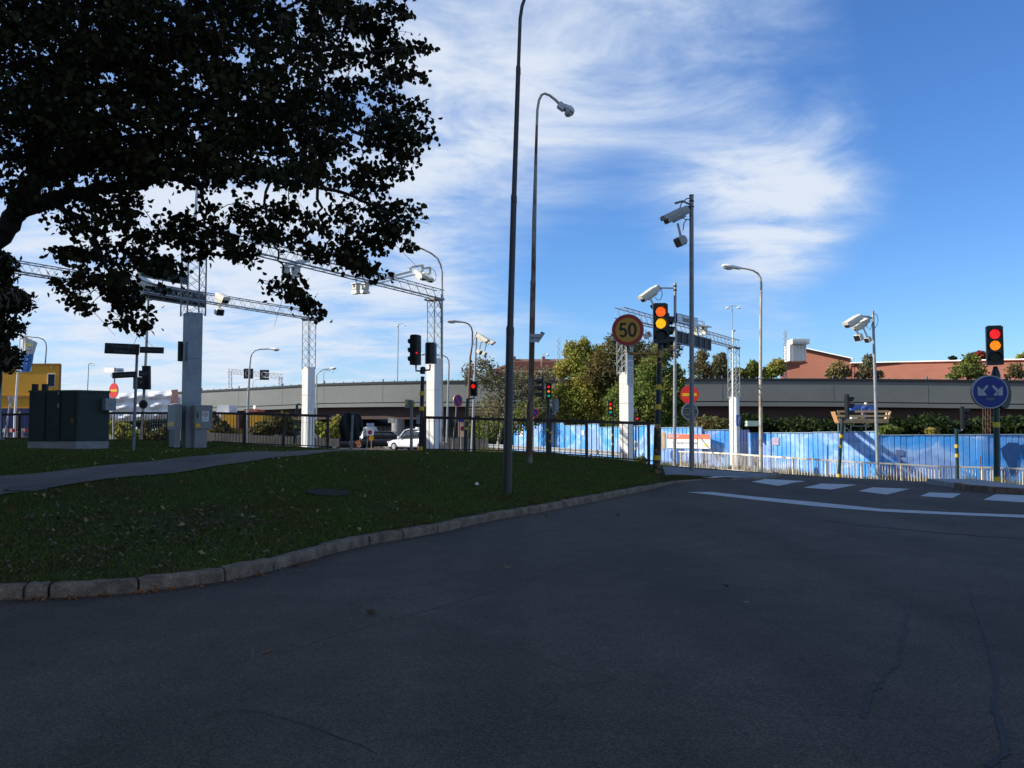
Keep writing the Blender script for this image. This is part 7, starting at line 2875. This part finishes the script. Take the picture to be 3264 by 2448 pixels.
for i, x in enumerate(xs2):
    ty = np.interp(x, [1076, 1082, 1100, 1150, 1160, 1200, 1208, 1212], [1354, 1354, 1392, 1392, 1362, 1360, 1385, 1395])
    for k in range(9):
        t = k / 8
        vs_.append(P(x, ty * (1 - t) + 1424 * t, 96 + .5 * math.sin(i * 1.3) + rr_.uniform(-.15, .15)))
for i in range(len(xs2) - 1):
    for k in range(8):
        a_ = i * 9 + k
        fs_.append((a_, a_ + 1, a_ + 10, a_ + 9))
MB().add(vs_, fs_).build('plastic_sheet', M['wrap'], rw2)

# orange cabins + low wall behind the left railing
rc_ = root('site_cabins', 'low orange site cabins half hidden by shrubs under the left end of the overpass', 'building', P(740, 1370, 95))
for x0, x1, y0, y1, mt in ((722, 766, 1317, 1368, 'orange'), (809, 852, 1318, 1365, 'orange'), (705, 722, 1318, 1340, 'white'), (766, 776, 1322, 1366, 'brown'), (792, 808, 1322, 1362, 'sgreen')):
    MB().box(P((x0 + x1) / 2, (y0 + y1) / 2, 96), pw(x1 - x0, 96), 3, pw(y1 - y0, 96)).build('cabin_wall', M[mt], rc_)
MB().prism([P(778, 1304, 95), P(800, 1302, 95), P(820, 1305, 95), P(818, 1312, 95), P(780, 1314, 95)][::-1], Y1 * 3).build('red_roof', mat('red_roof', (.42, .13, .10), .7), rc_)
MB().prism([P(694, 1291, 97), P(729, 1291, 97), P(729, 1316, 97), P(688, 1316, 97)][::-1], Y1 * 3).build('white_cover', M['white'], rc_)
r = root('round_mirror', 'small white round disc on the red roof beside the grey lamp post', 'sign', P(812, 1298, 94))
MB().disc(P(812, 1298, 94), V((-.6, -.8, 0)), pw(6.5, 94), .05, 18).build('disc', M['white'], r)
MB().bar(P(812, 1298, 94.1), P(812, 1312, 94.1), .06).build('stem', M['steel'], r)
rwl = root('low_wall', 'low beige panel wall behind the dark railing left of the slim white column', 'wall', P(800, 1410, 48))
x = 652.0
Yl0, Yl1 = 46, 52
wallm = mat('beige_wall_panel', (.24, .21, .165), .85, 0, .15, 1.5)
while x < 1075:
    t = (x - 652) / 423
    Y = Yl0 + (Yl1 - Yl0) * t
    w = 11.0
    yt, yb = 1377 + 22 * t ** .8, 1414 + 10 * t
    MB().box(P(x + w / 2, (yt + yb) / 2, Y), pw(w - .6, Y), .08 + .03 * (int(x / 11) % 2), pw(yb - yt, Y)).build('wall_panel', wallm, rwl)
    x += w
rwl = root('low_wall', 'short weathered plank wall behind the no-parking sign near the centre', 'wall', P(1460, 1415, 60))
x = 1416.0
while x < 1550:
    t = (x - 1416) / 134
    Y = 60 + 6 * t
    MB().box(P(x + 5, 1414 + 2 * t, Y), pw(9.4, Y), .08 + .03 * (int(x) % 2), pw(38 - 6 * t, Y)).build('wall_panel', mat('weathered_plank_wall', (.22, .185, .15), .85, 0, .15, 1.5), rwl)
    x += 10
r = root('traffic_island', 'pale kerb block at the foot of the slim white column', 'kerb', P(985, 1436, 44.5))
MB().box(P(975, 1434, 44.6), .35, .4, .25).build('kerb_block', M['paint'], r)
MB().box(P(1000, 1436, 44.9), .35, .4, .25).build('kerb_block', M['granite'], r)
for x, Y in ((1972, 38), (1392, 39.5)):
    r = root('stone_block', 'small stone block at the foot of the ' + ('fourth' if x > 1500 else 'third') + ' white column', 'stone', P(x, 1470, Y))
    MB().box(P(x + 18, (1478 if x > 1500 else 1440) - 14, Y - .6), .26, .26, .5, top=.85).build('block', M['rock'], r)

# ------------------------------------------------------------------ trees
def leaf_cloud(n, blobs, Y, dY, size, shell=.5, flat_=1.0):
    """blobs: (px,py,r[,ry]) returns quads"""
    W_ = np.array([b[2] * (b[3] if len(b) > 3 else b[2]) for b in blobs], float)
    idx = rng.choice(len(blobs), n, p=W_ / W_.sum())
    B = np.array([(b[0], b[1], b[2], (b[3] if len(b) > 3 else b[2])) for b in blobs], float)[idx]
    u = rng.normal(size=(n, 3))
    u /= np.linalg.norm(u, axis=1)[:, None]
    rad = (shell + (1 - shell) * rng.random(n)) ** .7
    # clumpiness
    cl = 1 + .16 * np.sin(u[:, 0] * 9 + B[:, 0]) * np.sin(u[:, 2] * 8 + B[:, 1]) + .07 * rng.normal(size=n)
    u = u * (rad * cl)[:, None]
    px = B[:, 0] + u[:, 0] * B[:, 2]
    py = B[:, 1] - u[:, 2] * B[:, 3]
    yy = Y + u[:, 1] * np.minimum(B[:, 2] * Y / F, dY)
    c, s = math.cos(PITCH), math.sin(PITCH)
    a = (px - 1632) / F
    b = (1224 - py) / F
    dy = c - b * s
    dz = s + b * c
    C = np.column_stack([a * Y / (c - b * s), yy, 1.6 + dz / dy * Y])
    return quads(C, size)


def quads(C, size):
    n = len(C)
    s = size * (.6 + .8 * rng.random(n))
    nn = rng.normal(size=(n, 3))
    nn[:, 2] += .3
    nn /= np.linalg.norm(nn, axis=1)[:, None]
    t = rng.normal(size=(n, 3))
    t -= nn * (t * nn).sum(1)[:, None]
    t /= np.linalg.norm(t, axis=1)[:, None]
    bt = np.cross(nn, t)
    v = np.stack([C - t * s[:, None], C + bt * (s * .55)[:, None], C + t * s[:, None], C - bt * (s * .55)[:, None]], 1)
    return v.reshape(-1, 3)


Q = [(0, 1, 2, 3)]


def tree(name, label, Y, base, trunk_r, blobs, n, size, mt, dY=6, trunk_mt='bark', cat='tree', limbs=6, shell=.45, bare=0, group=None, droop=False):
    b0 = P(base[0], base[1], Y)
    r = root(name, label, cat, b0, group)
    mb = MB()
    cx = sum(b[0] for b in blobs) / len(blobs)
    cy = sum(b[1] for b in blobs) / len(blobs)
    top_ = P(cx, cy, Y)
    mid = b0.lerp(top_, .55) + V((.2, 0, 0))
    mb.tube([b0 - Z1 * .5, b0.lerp(mid, .5), mid, top_], [trunk_r, trunk_r * .85, trunk_r * .65, trunk_r * .3], 8)
    rr = random.Random(int(cx))
    for i in range(limbs):
        bl = blobs[rr.randrange(len(blobs))]
        tgt = P(bl[0] + rr.uniform(-.8, .8) * bl[2], bl[1] - rr.uniform(-.2, .8) * (bl[3] if len(bl) > 3 else bl[2]), Y + rr.uniform(-dY, dY) * .5)
        st_ = mid.lerp(top_, rr.random())
        m_ = st_.lerp(tgt, .5) + V((rr.uniform(-.4, .4), rr.uniform(-.4, .4), .4))
        mb.tube([st_, m_, tgt], [trunk_r * .35, trunk_r * .22, trunk_r * .06], 5)
    mb.build('trunk', M[trunk_mt], r)
    if bare:
        mb = MB()
        for i in range(bare):
            bl = blobs[rr.randrange(len(blobs))]
            ry = (bl[3] if len(bl) > 3 else bl[2])
            p0 = P(bl[0] + rr.uniform(-.5, .5) * bl[2], bl[1] + rr.uniform(-.4, .6) * ry, Y + rr.uniform(-1, 1) * dY * .5)
            ln = pw(bl[2] * rr.uniform(.2, .5), Y)
            d = V((rr.gauss(0, .6), rr.gauss(0, .4), .8)).normalized()
            if droop:
                mb.tube([p0, p0 + d * ln * .5, p0 + d * ln * .8 + V((rr.gauss(0, .3) * ln, 0, -.25 * ln))], [.02, .014, .008], 3)
            else:
                mb.tube([p0, p0 + d * ln + V((rr.gauss(0, .1), 0, 0))], [.03, .01], 3)
        mb.build('twigs', M['twig'], r, kind='stuff')
    v = leaf_cloud(n, blobs, Y, dY, size, shell)
    v = v - np.array(b0)[None]
    o = np_mesh('crown', v, Q, 4, LM[mt] if isinstance(mt, str) else mt, None, None, None, r)
    return r


tree('broadleaf_tree', 'yellow-green broadleaf tree, left and lightest of the group behind the 50 sign', 75, (1860, 1420), .35,
     [(1850, 1290, 85), (1870, 1200, 70), (1800, 1260, 48), (1835, 1150, 48), (1862, 1105, 22, 34), (1820, 1115, 26, 34), (1900, 1330, 70), (1790, 1180, 30), (1930, 1250, 60), (1830, 1340, 60), (1905, 1130, 34)], 30000, .115, 'yg', 4, shell=.25)
tree('broadleaf_tree', 'tall brownish half-bare tree behind the 50 sign and the signal head', 73, (2000, 1420), .35,
     [(1960, 1170, 75), (2010, 1110, 55), (1925, 1150, 45), (2060, 1150, 65), (1960, 1095, 35), (2030, 1210, 80), (1900, 1190, 50), (2110, 1130, 40, 45), (2150, 1110, 26, 34)], 14000, .12, 'br', 5, bare=150, shell=.3)
tree('broadleaf_tree', 'dense dark green tree between the fourth white column and the grey camera pole', 66, (2080, 1420), .35,
     [(2060, 1300, 95), (2120, 1260, 75), (1990, 1340, 70), (2130, 1340, 70), (2080, 1190, 55), (2150, 1200, 34, 46), (1980, 1280, 60), (2170, 1300, 34), (2100, 1130, 32)], 26000, .115, 'gr', 4, shell=.25)
tree('birch_tree', 'thin grey-leaved birch behind the twin cameras with drooping twigs', 74, (1585, 1420), .16,
     [(1560, 1210, 60, 50), (1650, 1220, 80, 60), (1500, 1190, 34, 40), (1600, 1290, 80, 60), (1700, 1260, 60, 70), (1540, 1160, 34, 30), (1740, 1200, 30, 40)], 4300, .13, 'sp', 5, 'birchbark', limbs=12, shell=.1, bare=420, droop=True)
tree('birch_tree', 'low shrubby birch stem leaning right between the lamp posts', 72, (1700, 1420), .12,
     [(1690, 1320, 50, 50), (1640, 1350, 50, 40), (1560, 1370, 50, 40), (1725, 1290, 30, 50)], 2500, .13, 'gr', 4, 'birchbark', limbs=8, shell=.1, bare=160)
tree('broadleaf_tree', 'brownish sparse tree just right of the tall grey camera pole', 120, (2240, 1215), .3, [(2225, 1170, 34, 50), (2260, 1185, 26, 30), (2240, 1130, 20, 24)], 1500, .2, 'br', 4, bare=120, shell=.2)
tree('broadleaf_tree', 'grey-green small tree above the bridge left of the right gantry tower', 125, (2290, 1215), .25, [(2295, 1165, 24, 38), (2275, 1190, 26, 24), (2320, 1195, 20, 18), (2300, 1140, 12, 18)], 2200, .24, 'sp', 4, bare=40)
tree('broadleaf_tree', 'small dark green tree above the bridge between the gantry tower and the cream lamp post', 125, (2400, 1215), .25, [(2400, 1180, 22, 28), (2380, 1195, 26, 16), (2405, 1165, 12, 14)], 1900, .25, 'gr', 4)
tree('broadleaf_tree', 'small leafy tree above the bridge just right of the cream lamp post', 125, (2450, 1215), .25, [(2458, 1185, 26, 22), (2480, 1170, 24, 28), (2440, 1195, 20, 14)], 1900, .25, 'yg', 4)
tree('broadleaf_tree', 'low yellowish shrub above the bridge near the right gantry tower', 125, (2350, 1215), .2, [(2352, 1190, 22, 18), (2335, 1198, 20, 12)], 1200, .24, 'yg', 3)
tree('broadleaf_tree', 'yellowish round tree in front of the gable of the brick building', 128, (2672, 1215), .2, [(2672, 1175, 32, 24), (2650, 1190, 20, 16), (2695, 1188, 20, 18), (2672, 1200, 30, 12)], 1500, .2, leafmat('olive_brown_leaf', (.20, .17, .07), (.24, .18, .07), .5), 3, bare=30)
tree('broadleaf_tree', 'greyish tree in front of the brick building beside the white camera pole', 128, (2765, 1215), .2, [(2768, 1150, 18, 22), (2765, 1180, 28, 30), (2800, 1195, 18, 14), (2745, 1195, 22, 12)], 1500, .2, leafmat('grey_olive_leaf', (.13, .14, .07), (.16, .13, .07), .5), 3, bare=30)
tree('broadleaf_tree', 'green sloping-crowned tree in front of the brick wall left of the right signal head', 126, (3085, 1215), .25, [(3095, 1150, 30, 26), (3075, 1180, 44, 26), (3110, 1185, 34, 30), (3040, 1200, 26, 12)], 2600, .22, 'gr', 4, shell=.15)
tree('broadleaf_tree', 'red autumn tree peeping over the brick building left of the right signal head', 175, (3120, 1170), .25, [(3122, 1135, 24, 16), (3100, 1138, 12, 12)], 1500, .28, 'rd', 4)
tree('broadleaf_tree', 'brownish thin shrub by the brick wall at the right border', 126, (3235, 1215), .2, [(3235, 1180, 26, 26), (3258, 1195, 20, 16), (3215, 1200, 14, 12)], 1000, .2, 'br', 3, bare=140, shell=.1)
tree('broadleaf_tree', 'tiny dark tree top above the roof of the brick building', 180, (3037, 1170), .2, [(3037, 1142, 12, 6)], 300, .3, 'dk', 2)
tree('broadleaf_tree', 'small tree top at the right border above the brick building', 180, (3262, 1160), .2, [(3255, 1138, 16, 8), (3270, 1132, 12, 12)], 500, .3, 'yg', 2)
# shrubs
tree('shrub', 'tall greenish brown shrub behind the dark railing right of the zinc column cabinets', 60, (700, 1405), .08, [(700, 1370, 34, 28), (740, 1385, 36, 18), (680, 1345, 20, 26)], 3200, .14, leafmat('olive_shrub_leaf', (.10, .11, .035), (.14, .10, .04), .5), 2, cat='shrub', bare=80)
tree('shrub', 'broad olive green shrub behind the railing left of the yellow-banded teal post', 58, (860, 1400), .08, [(850, 1365, 44, 24), (900, 1350, 34, 34), (800, 1380, 34, 14), (930, 1370, 24, 22)], 4200, .14, leafmat('olive_shrub_leaf', (.10, .11, .035), (.14, .10, .04), .5), 2, cat='shrub', bare=80)
tree('shrub', 'yellow-green shrub right of the slim white column', 62, (1040, 1410), .08, [(1050, 1375, 36, 28), (1015, 1365, 20, 20), (1075, 1350, 16, 24)], 2600, .14, 'yg', 2, cat='shrub')
tree('shrub', 'greenish shrub under the plastic-wrapped scaffold beside the T-topped post', 60, (400, 1405), .08, [(390, 1375, 30, 26), (360, 1365, 20, 24), (430, 1385, 34, 16)], 2600, .13, 'yg', 2, cat='shrub', bare=60)
tree('shrub', 'olive shrub left of the zinc column behind the railing', 60, (500, 1405), .08, [(505, 1388, 36, 18), (530, 1375, 16, 22), (465, 1370, 12, 30)], 2300, .13, leafmat('olive_shrub_leaf', (.10, .11, .035), (.14, .10, .04), .5), 2, cat='shrub', bare=60)
tree('shrub', 'small rounded shrub beside the last dark railing post by the 50 sign post', 44, (2045, 1478), .05, [(2045, 1468, 16, 10), (2032, 1472, 10, 7)], 700, .09, 'gr', 1, cat='shrub')
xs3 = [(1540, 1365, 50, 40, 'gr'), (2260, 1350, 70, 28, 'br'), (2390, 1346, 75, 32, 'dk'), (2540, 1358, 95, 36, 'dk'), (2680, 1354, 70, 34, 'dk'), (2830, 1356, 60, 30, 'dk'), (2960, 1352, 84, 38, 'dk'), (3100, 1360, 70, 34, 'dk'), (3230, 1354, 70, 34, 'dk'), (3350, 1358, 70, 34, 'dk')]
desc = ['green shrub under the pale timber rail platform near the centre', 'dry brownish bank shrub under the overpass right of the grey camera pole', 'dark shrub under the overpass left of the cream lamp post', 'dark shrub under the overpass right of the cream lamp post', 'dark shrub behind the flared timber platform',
        'dark shrub under the overpass right of the white camera pole', 'dark shrub under the overpass in the middle between camera pole and right signal', 'dark shrub behind the far signal near the right border', 'dark shrub behind the right signal post', 'dark shrub past the right border']
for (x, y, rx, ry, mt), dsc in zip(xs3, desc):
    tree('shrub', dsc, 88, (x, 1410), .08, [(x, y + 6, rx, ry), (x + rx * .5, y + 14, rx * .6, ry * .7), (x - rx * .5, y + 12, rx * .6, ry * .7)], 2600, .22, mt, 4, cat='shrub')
tree('shrub', 'sunlit green ivy shrub peeping over the blue hoarding right of the white camera pole', 60, (2835, 1400), .05, [(2830, 1368, 30, 12), (2815, 1385, 14, 14), (2860, 1372, 18, 8)], 900, .12, 'gr', 1.5, cat='shrub')
tree('shrub', 'small yellow-green shrub tip over the hoarding left of the far right signal', 60, (2970, 1400), .05, [(2965, 1375, 16, 10), (2985, 1382, 10, 8)], 500, .11, 'yg', 1, cat='shrub')
bk = root('rock_bank', 'pale rocky and weedy bank under the overpass right of the tall grey camera pole', 'bank', P(2250, 1380, 92))
mb = MB()
for i in range(26):
    x = 2130 + i * 12
    mb.box(P(x, 1362 + random.uniform(-14, 12), 93 + random.uniform(-1, 1)), random.uniform(.6, 1.4), 1, random.uniform(.4, 1.1), (V((.9, .1, random.uniform(-.4, .4))).normalized(), Y1, V((random.uniform(-.4, .4), 0, .9)).normalized()), top=.6)
mb.build('rocks', M['rock'], bk, kind='stuff')
r = root('green_container', 'pale green box under the overpass beside the cream lamp post', 'container', P(2398, 1350, 86))
MB().box(P(2398, 1350, 86), pw(42, 86), 1.2, pw(17, 86)).build('container_body', mat('pale_green_paint', (.42, .56, .46), .6), r)
# far tree line behind everything (kept low)
tree('shrub', 'shaded greenery far behind the plastic sheeting left of the overpass', 150, (600, 1400), .1, [(500, 1340, 120, 30), (300, 1345, 120, 28), (650, 1330, 60, 24)], 3500, .4, 'dk', 5, cat='shrub')

# ------------------------------------------------------------------ big linden at left
MASK = """
9999999999987789867767
9999999999976336676565
9999999999988676776444
9999999999999887666543
9999999999999977777442
9999999999999937887521
99999999999999489888653
99999999999999988836653
99999999999999999877761
5699999999999999999753
2256665415688989998730
0015886438456667564460
0002665565476451536350
0002442331334201223452
0000233332000000001231
0001233210000000000000
0000123300000000000000
0000002100000000000000
""".strip().split('\n')
# cells of 40 display px (59 px of the photograph)
CELL = 59.0
YT0 = 10.5
troot_p = V((-8.6, 11.5, .3))
lt = root('linden_tree', 'big dark linden tree overhanging the upper left, trunk outside the left border', 'tree', troot_p)


def mask_density(px, py):
    i, j = int(px // CELL), int(py // CELL)
    if j < 0:
        return .9 if px < 1260 else 0
    if i < 0:
        return .85 if py < 640 else 0
    if j >= len(MASK) or i >= len(MASK[j]):
        return 0
    return int(MASK[j][i]) / 9


rt = random.Random(21)
cl_pts = []
tries = 0
while len(cl_pts) < 2300 and tries < 90000:
    tries += 1
    px = rt.uniform(-900, 1390)
    py = rt.uniform(-900, 1060)
    dn = mask_density(px, py)
    if py < -60 and px > 1150 - (-py - 60) * .5:
        continue
    inframe = (px > -30 and py > -30)
    edge = py > 560 or px > 1060
    nz1 = noise.noise(V((px / 85, py / 60, 3.3))) + .5 * noise.noise(V((px / 38, py / 30, 7.1)))
    if nz1 < (-.02 if edge else -.34):
        continue
    if not inframe and rt.random() < .62:
        continue
    if rt.random() > dn:
        continue
    edge = py > 560 or px > 1060
    if not edge and len(cl_pts) > 1400 and rt.random() < .6:
        continue
    Y = rt.uniform(8.2, 13.4) if not edge else rt.uniform(9.0, 11.8)
    cl_pts.append((px, py, Y, dn))
SPR = [(1870, 265, 2170, 240), (1880, 380, 2130, 370), (1960, 490, 2120, 540), (1900, 600, 2090, 690), (2040, 690, 2165, 680), (1850, 700, 2100, 780), (1800, 850, 2030, 870), (1750, 900, 1940, 950), (1900, 1080, 2100, 1030),
       (1850, 1130, 2090, 1130), (1800, 1180, 2050, 1220), (1700, 1200, 1880, 1260), (1730, 1290, 1900, 1370), (1700, 1280, 1860, 1340), (1400, 1150, 1530, 1200), (1520, 1250, 1700, 1310), (1130, 1230, 1285, 1285), (960, 1290, 1080, 1250),
       (860, 1180, 1000, 1230), (870, 1100, 960, 1150), (1280, 1130, 1420, 1200), (1340, 1450, 1500, 1410), (1430, 1440, 1600, 1560), (1460, 1450, 1600, 1570), (260, 1280, 430, 1290), (380, 1230, 600, 1330), (600, 1220, 720, 1300),
       (700, 1300, 890, 1340), (720, 1340, 890, 1370), (260, 1425, 380, 1430), (380, 1400, 560, 1400), (350, 1510, 450, 1540), (400, 1500, 440, 1560), (500, 1440, 700, 1520), (560, 1500, 730, 1580), (570, 1600, 730, 1640), (600, 1380, 680, 1470),
       (1880, 130, 2010, 200), (1800, 60, 2050, 40), (1700, 130, 1980, 130), (1700, 280, 1900, 300), (1700, 430, 1930, 450)]
for (xa, ya, xb, yb) in SPR:
    L_ = math.hypot(xb - xa, yb - ya) / 1.58
    k = max(2, int(L_ / 13))
    Ys = rt.uniform(9.4, 10.6)
    for q_ in range(k):
        t = (q_ + rt.random()) / k
        cl_pts.append(((xa + (xb - xa) * t) / 1.58 + rt.gauss(0, 6), (ya + (yb - ya) * t) / 1.58 + rt.gauss(0, 7), Ys + rt.gauss(0, .12), 2.0))
W_ = [P(a, b, c) for a, b, c, d in cl_pts]
# skeleton: main limbs as seen in the photograph
limbs = [
    [troot_p - Z1 * .4, troot_p + V((.1, 0, 2.2)), V((-7.4, 11.2, 3.6)), P(0, 745, 10.8), P(60, 672, 10.6), P(135, 640, 10.5), P(230, 625, 10.4), P(330, 600, 10.4), P(430, 590, 10.3), P(540, 560, 10.2), P(640, 590, 10.2)],
    [P(60, 672, 10.6), P(110, 560, 10.8), P(150, 420, 11), P(200, 260, 11.2), P(260, 100, 11.4), P(300, -120, 11.6), P(320, -400, 11.8)],
    [troot_p + V((.1, 0, 2.2)), V((-8.2, 12, 6)), V((-7.6, 12.2, 9)), V((-7.0, 12, 12))],
    [P(200, 260, 11.2), P(380, 200, 10.8), P(540, 150, 10.4), P(690, 118, 10.2), P(860, 136, 10), P(1020, 150, 10), P(1180, 170, 10), P(1290, 155, 10)],
    [P(150, 420, 11), P(330, 390, 10.2), P(520, 340, 9.8), P(740, 330, 9.6), P(950, 360, 9.6), P(1130, 420, 9.7), P(1240, 470, 9.8)],
    [P(540, 560, 10.2), P(700, 520, 10), P(860, 540, 10), P(1010, 590, 10), P(1150, 640, 10), P(1270, 690, 10)],
    [P(135, 640, 10.5), P(260, 700, 10.1), P(310, 790, 10), P(345, 870, 10), P(400, 930, 10), P(430, 990, 10)],
    [P(860, 540, 10), P(850, 640, 10), P(872, 760, 10), P(895, 830, 10), P(920, 900, 10), P(985, 960, 10), P(1010, 990, 10)],
    [P(1010, 590, 10), P(1030, 700, 10), P(1060, 790, 10), P(1120, 850, 10), P(1190, 875, 10)],
    [P(540, 150, 10.4), P(640, -60, 10.8), P(760, -300, 11)],
    [P(690, 118, 10.2), P(900, 30, 10), P(1080, -40, 10), P(1240, -30, 10)],
    [P(640, 590, 10.2), P(660, 680, 10.2), P(700, 760, 10.2), P(800, 830, 10.2)],
]
radii0 = [(.19, .035), (.14, .04), (.2, .06), (.075, .014), (.07, .014), (.045, .012), (.045, .01), (.020, .006), (.02, .007), (.05, .015), (.03, .01), (.025, .008)]
nodes = []
mb = MB()
for L_, (ra, rb) in zip(limbs, radii0):
    L2 = densify(L_, 5)
    L2 = [p + V((rt.gauss(0, .02), rt.gauss(0, .02), rt.gauss(0, .02))) for p in L2]
    rs = [ra + (rb - ra) * (i / (len(L2) - 1)) ** .8 for i in range(len(L2))]
    mb.tube(L2, rs, 10 if ra > .1 else 6)
    nodes += [(p, r_) for p, r_ in zip(L2, rs)]
mb.build('trunk', M['bark'], lt)
NP = np.array([list(p) for p, _ in nodes])
order = sorted(range(len(W_)), key=lambda i: min((W_[i] - V(NP[k])).length for k in range(0, len(NP), 3)))
mb = MB()
for i in order:
    w = W_[i]
    dd = np.linalg.norm(NP - np.array(w), axis=1) - .0
    k = int(dd.argmin())
    p0 = V(NP[k])
    L = (w - p0).length
    if L > 2.6:
        continue
    m_ = p0.lerp(w, .5) + V((rt.gauss(0, .06), rt.gauss(0, .06), rt.gauss(.05, .06))) * L
    r0 = min(.014, .005 + .004 * L)
    mb.tube([p0, m_, w], [r0, r0 * .7, .003], 4, cap=False)
    NP = np.vstack([NP, [list(w)], [list(m_)]])
for i in range(230):
    c_ = W_[rt.randrange(len(W_))]
    pxx = c_.x / c_.y * F + 1632
    if pxx < 900 and c_.z > 4.2:
        continue
    d_ = V((rt.gauss(.25, .5), rt.gauss(0, .3), rt.gauss(-.35, .4))).normalized()
    l_ = rt.uniform(.2, .5)
    mb.tube([c_ - d_ * l_ * .3, c_ + d_ * l_ * .4 + V((0, 0, .02)), c_ + d_ * l_ + V((rt.gauss(0, .05), 0, -.04))], [.004, .003, .0015], 4, cap=False)
mb.build('branches', M['bark'], lt, kind='stuff')
# leaves: heart-like folded leaf of 6 verts, hanging
LV = np.array([(0, 0, 0), (.42, .18, .10), (.50, .62, .12), (0, 1.15, -.08), (-.50, .62, .12), (-.42, .18, .10), (0, .55, 0)], float)
LF3 = [(0, 1, 6), (1, 2, 6), (2, 3, 6), (3, 4, 6), (4, 5, 6), (5, 0, 6)]
CW = np.array([list(w) for w in W_])
DN = np.array([d for _, _, _, d in cl_pts])
PXY = np.array([(a, b) for a, b, _, _ in cl_pts])
per = np.where(DN > 1.5, 15, np.where((PXY[:, 1] > 560) | (PXY[:, 0] > 1060), 15, 36))
idx = np.repeat(np.arange(len(CW)), per)
n = len(idx)
axd = rng.normal(size=(len(CW), 3))
axd[:, 0] += .5
axd[:, 2] = -np.abs(axd[:, 2]) * .45 - .05
axd /= np.linalg.norm(axd, axis=1)[:, None]
EDG = (PXY[:, 1] > 560) | (PXY[:, 0] > 1060)
ln_ = np.where(DN > 1.5, .05, np.where(EDG, .05 + .09 * rng.random(len(CW)), .18 + .18 * rng.random(len(CW))))
C = CW[idx] + axd[idx] * ((rng.random(n) * 2 - 1) * ln_[idx])[:, None] + rng.normal(0, 1, (n, 3)) * np.array([.055, .07, .045])
s = .032 + .026 * rng.random(n)
tang = rng.normal(size=(n, 3))
tang[:, 2] -= 1.1
tang /= np.linalg.norm(tang, axis=1)[:, None]
nn = rng.normal(size=(n, 3))
nn -= tang * (nn * tang).sum(1)[:, None]
nn /= np.linalg.norm(nn, axis=1)[:, None]
sd_ = np.cross(tang, nn)
v = (C[:, None, :] + (sd_[:, None, :] * LV[None, :, 0:1] + tang[:, None, :] * LV[None, :, 1:2] + nn[:, None, :] * LV[None, :, 2:3]) * (s * 1.25)[:, None, None])
# nearest in-frame leaves become single parts
px_ = C[:, 0] / C[:, 1] * F + 1632
vis = (px_ > 0) & (px_ < 1380) & (C[:, 2] < 1.6 + C[:, 1] * .47)
cand = np.where(vis)[0]
cand = cand[np.argsort(C[cand, 1] / s[cand])][:290]
rest = np.ones(n, bool)
rest[cand] = False
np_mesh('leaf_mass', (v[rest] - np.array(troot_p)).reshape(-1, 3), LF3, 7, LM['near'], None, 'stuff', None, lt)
for k in cand:
    me = bpy.data.meshes.new('leaf')
    me.from_pydata((v[k] - np.array(troot_p)).tolist(), [], LF3)
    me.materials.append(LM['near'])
    me.shade_smooth()
    o = bpy.data.objects.new('leaf', me)
    COL.objects.link(o)
    o.parent = lt

# second tree at the left border
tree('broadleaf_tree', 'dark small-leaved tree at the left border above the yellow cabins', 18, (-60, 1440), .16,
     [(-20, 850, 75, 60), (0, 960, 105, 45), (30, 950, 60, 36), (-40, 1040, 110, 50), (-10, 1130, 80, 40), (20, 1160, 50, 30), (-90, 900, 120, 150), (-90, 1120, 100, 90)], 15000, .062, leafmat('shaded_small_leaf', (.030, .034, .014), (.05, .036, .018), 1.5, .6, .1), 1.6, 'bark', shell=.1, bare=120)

# ------------------------------------------------------------------ building outside the frame whose shade lies over the junction
ab = root('apartment_building', 'tall rendered apartment block left of and behind the viewer, outside the picture, shading the junction', 'building', V((-55, -5, 0)))
MB().box(V((-56, -8.6, 20)), 36, 83, 40).build('wall', mat('pale_render', (.42, .38, .32), .9, 0, .08, .4), ab)
MB().box(V((-56, -8.6, 40.2)), 36.4, 83.4, .5).build('roof', M['roof'], ab)
mb = MB()
for fl in range(12):
    for k in range(26):
        mb.box(V((-37.98, -47 + k * 3.1, 2.6 + fl * 3.1)), .08, 1.3, 1.5)
mb.build('windows', M['darkglass'], ab, kind='stuff')
GROUPS = {'lamp_post': 'street lamps round the junction', 'lamp_mast': 'distant twin-headed lamp masts', 'toll_gantry': 'lattice toll gantries', 'toll_camera': 'toll cameras on poles and gantries', 'camera_pole': 'galvanised camera poles',
          'traffic_light': 'traffic lights of the junction', 'car': 'cars in the sunlit street', 'broadleaf_tree': 'broadleaf trees', 'birch_tree': 'birches near the picture centre', 'shrub': 'shrubs', 'finger_sign': 'dark finger signs on the grey post',
          'no_entry_sign': 'round red signs with a yellow bar', 'no_parking_sign': 'no-parking signs', 'street_name_sign': 'white street name plates', 'fallen_leaf': 'single leaves lying on the asphalt', 'cable_cabinet': 'grey cabinets beside the zinc column',
          'gantry_sign': 'dark boards on the gantries', 'marker_stake': 'reddish stakes behind the cream railing', 'lattice_mast': 'lattice masts', 'matrix_sign': 'square dark traffic panels over the overpass', 'railing': 'pedestrian railings', 'work_platform': 'timber platforms under the bridge',
          'manhole_cover': 'manhole covers', 'outrigger': 'white outrigger arms on the wide gantry', 'stone_block': 'stone blocks at the column feet', 'plastic_wrapped_scaffold': 'plastic-wrapped scaffolds'}
for o in list(bpy.data.objects):
    if o.parent is None and 'label' in o and 'group' not in o:
        k = o.name.split('.')[0]
        if k in GROUPS:
            o['group'] = GROUPS[k]
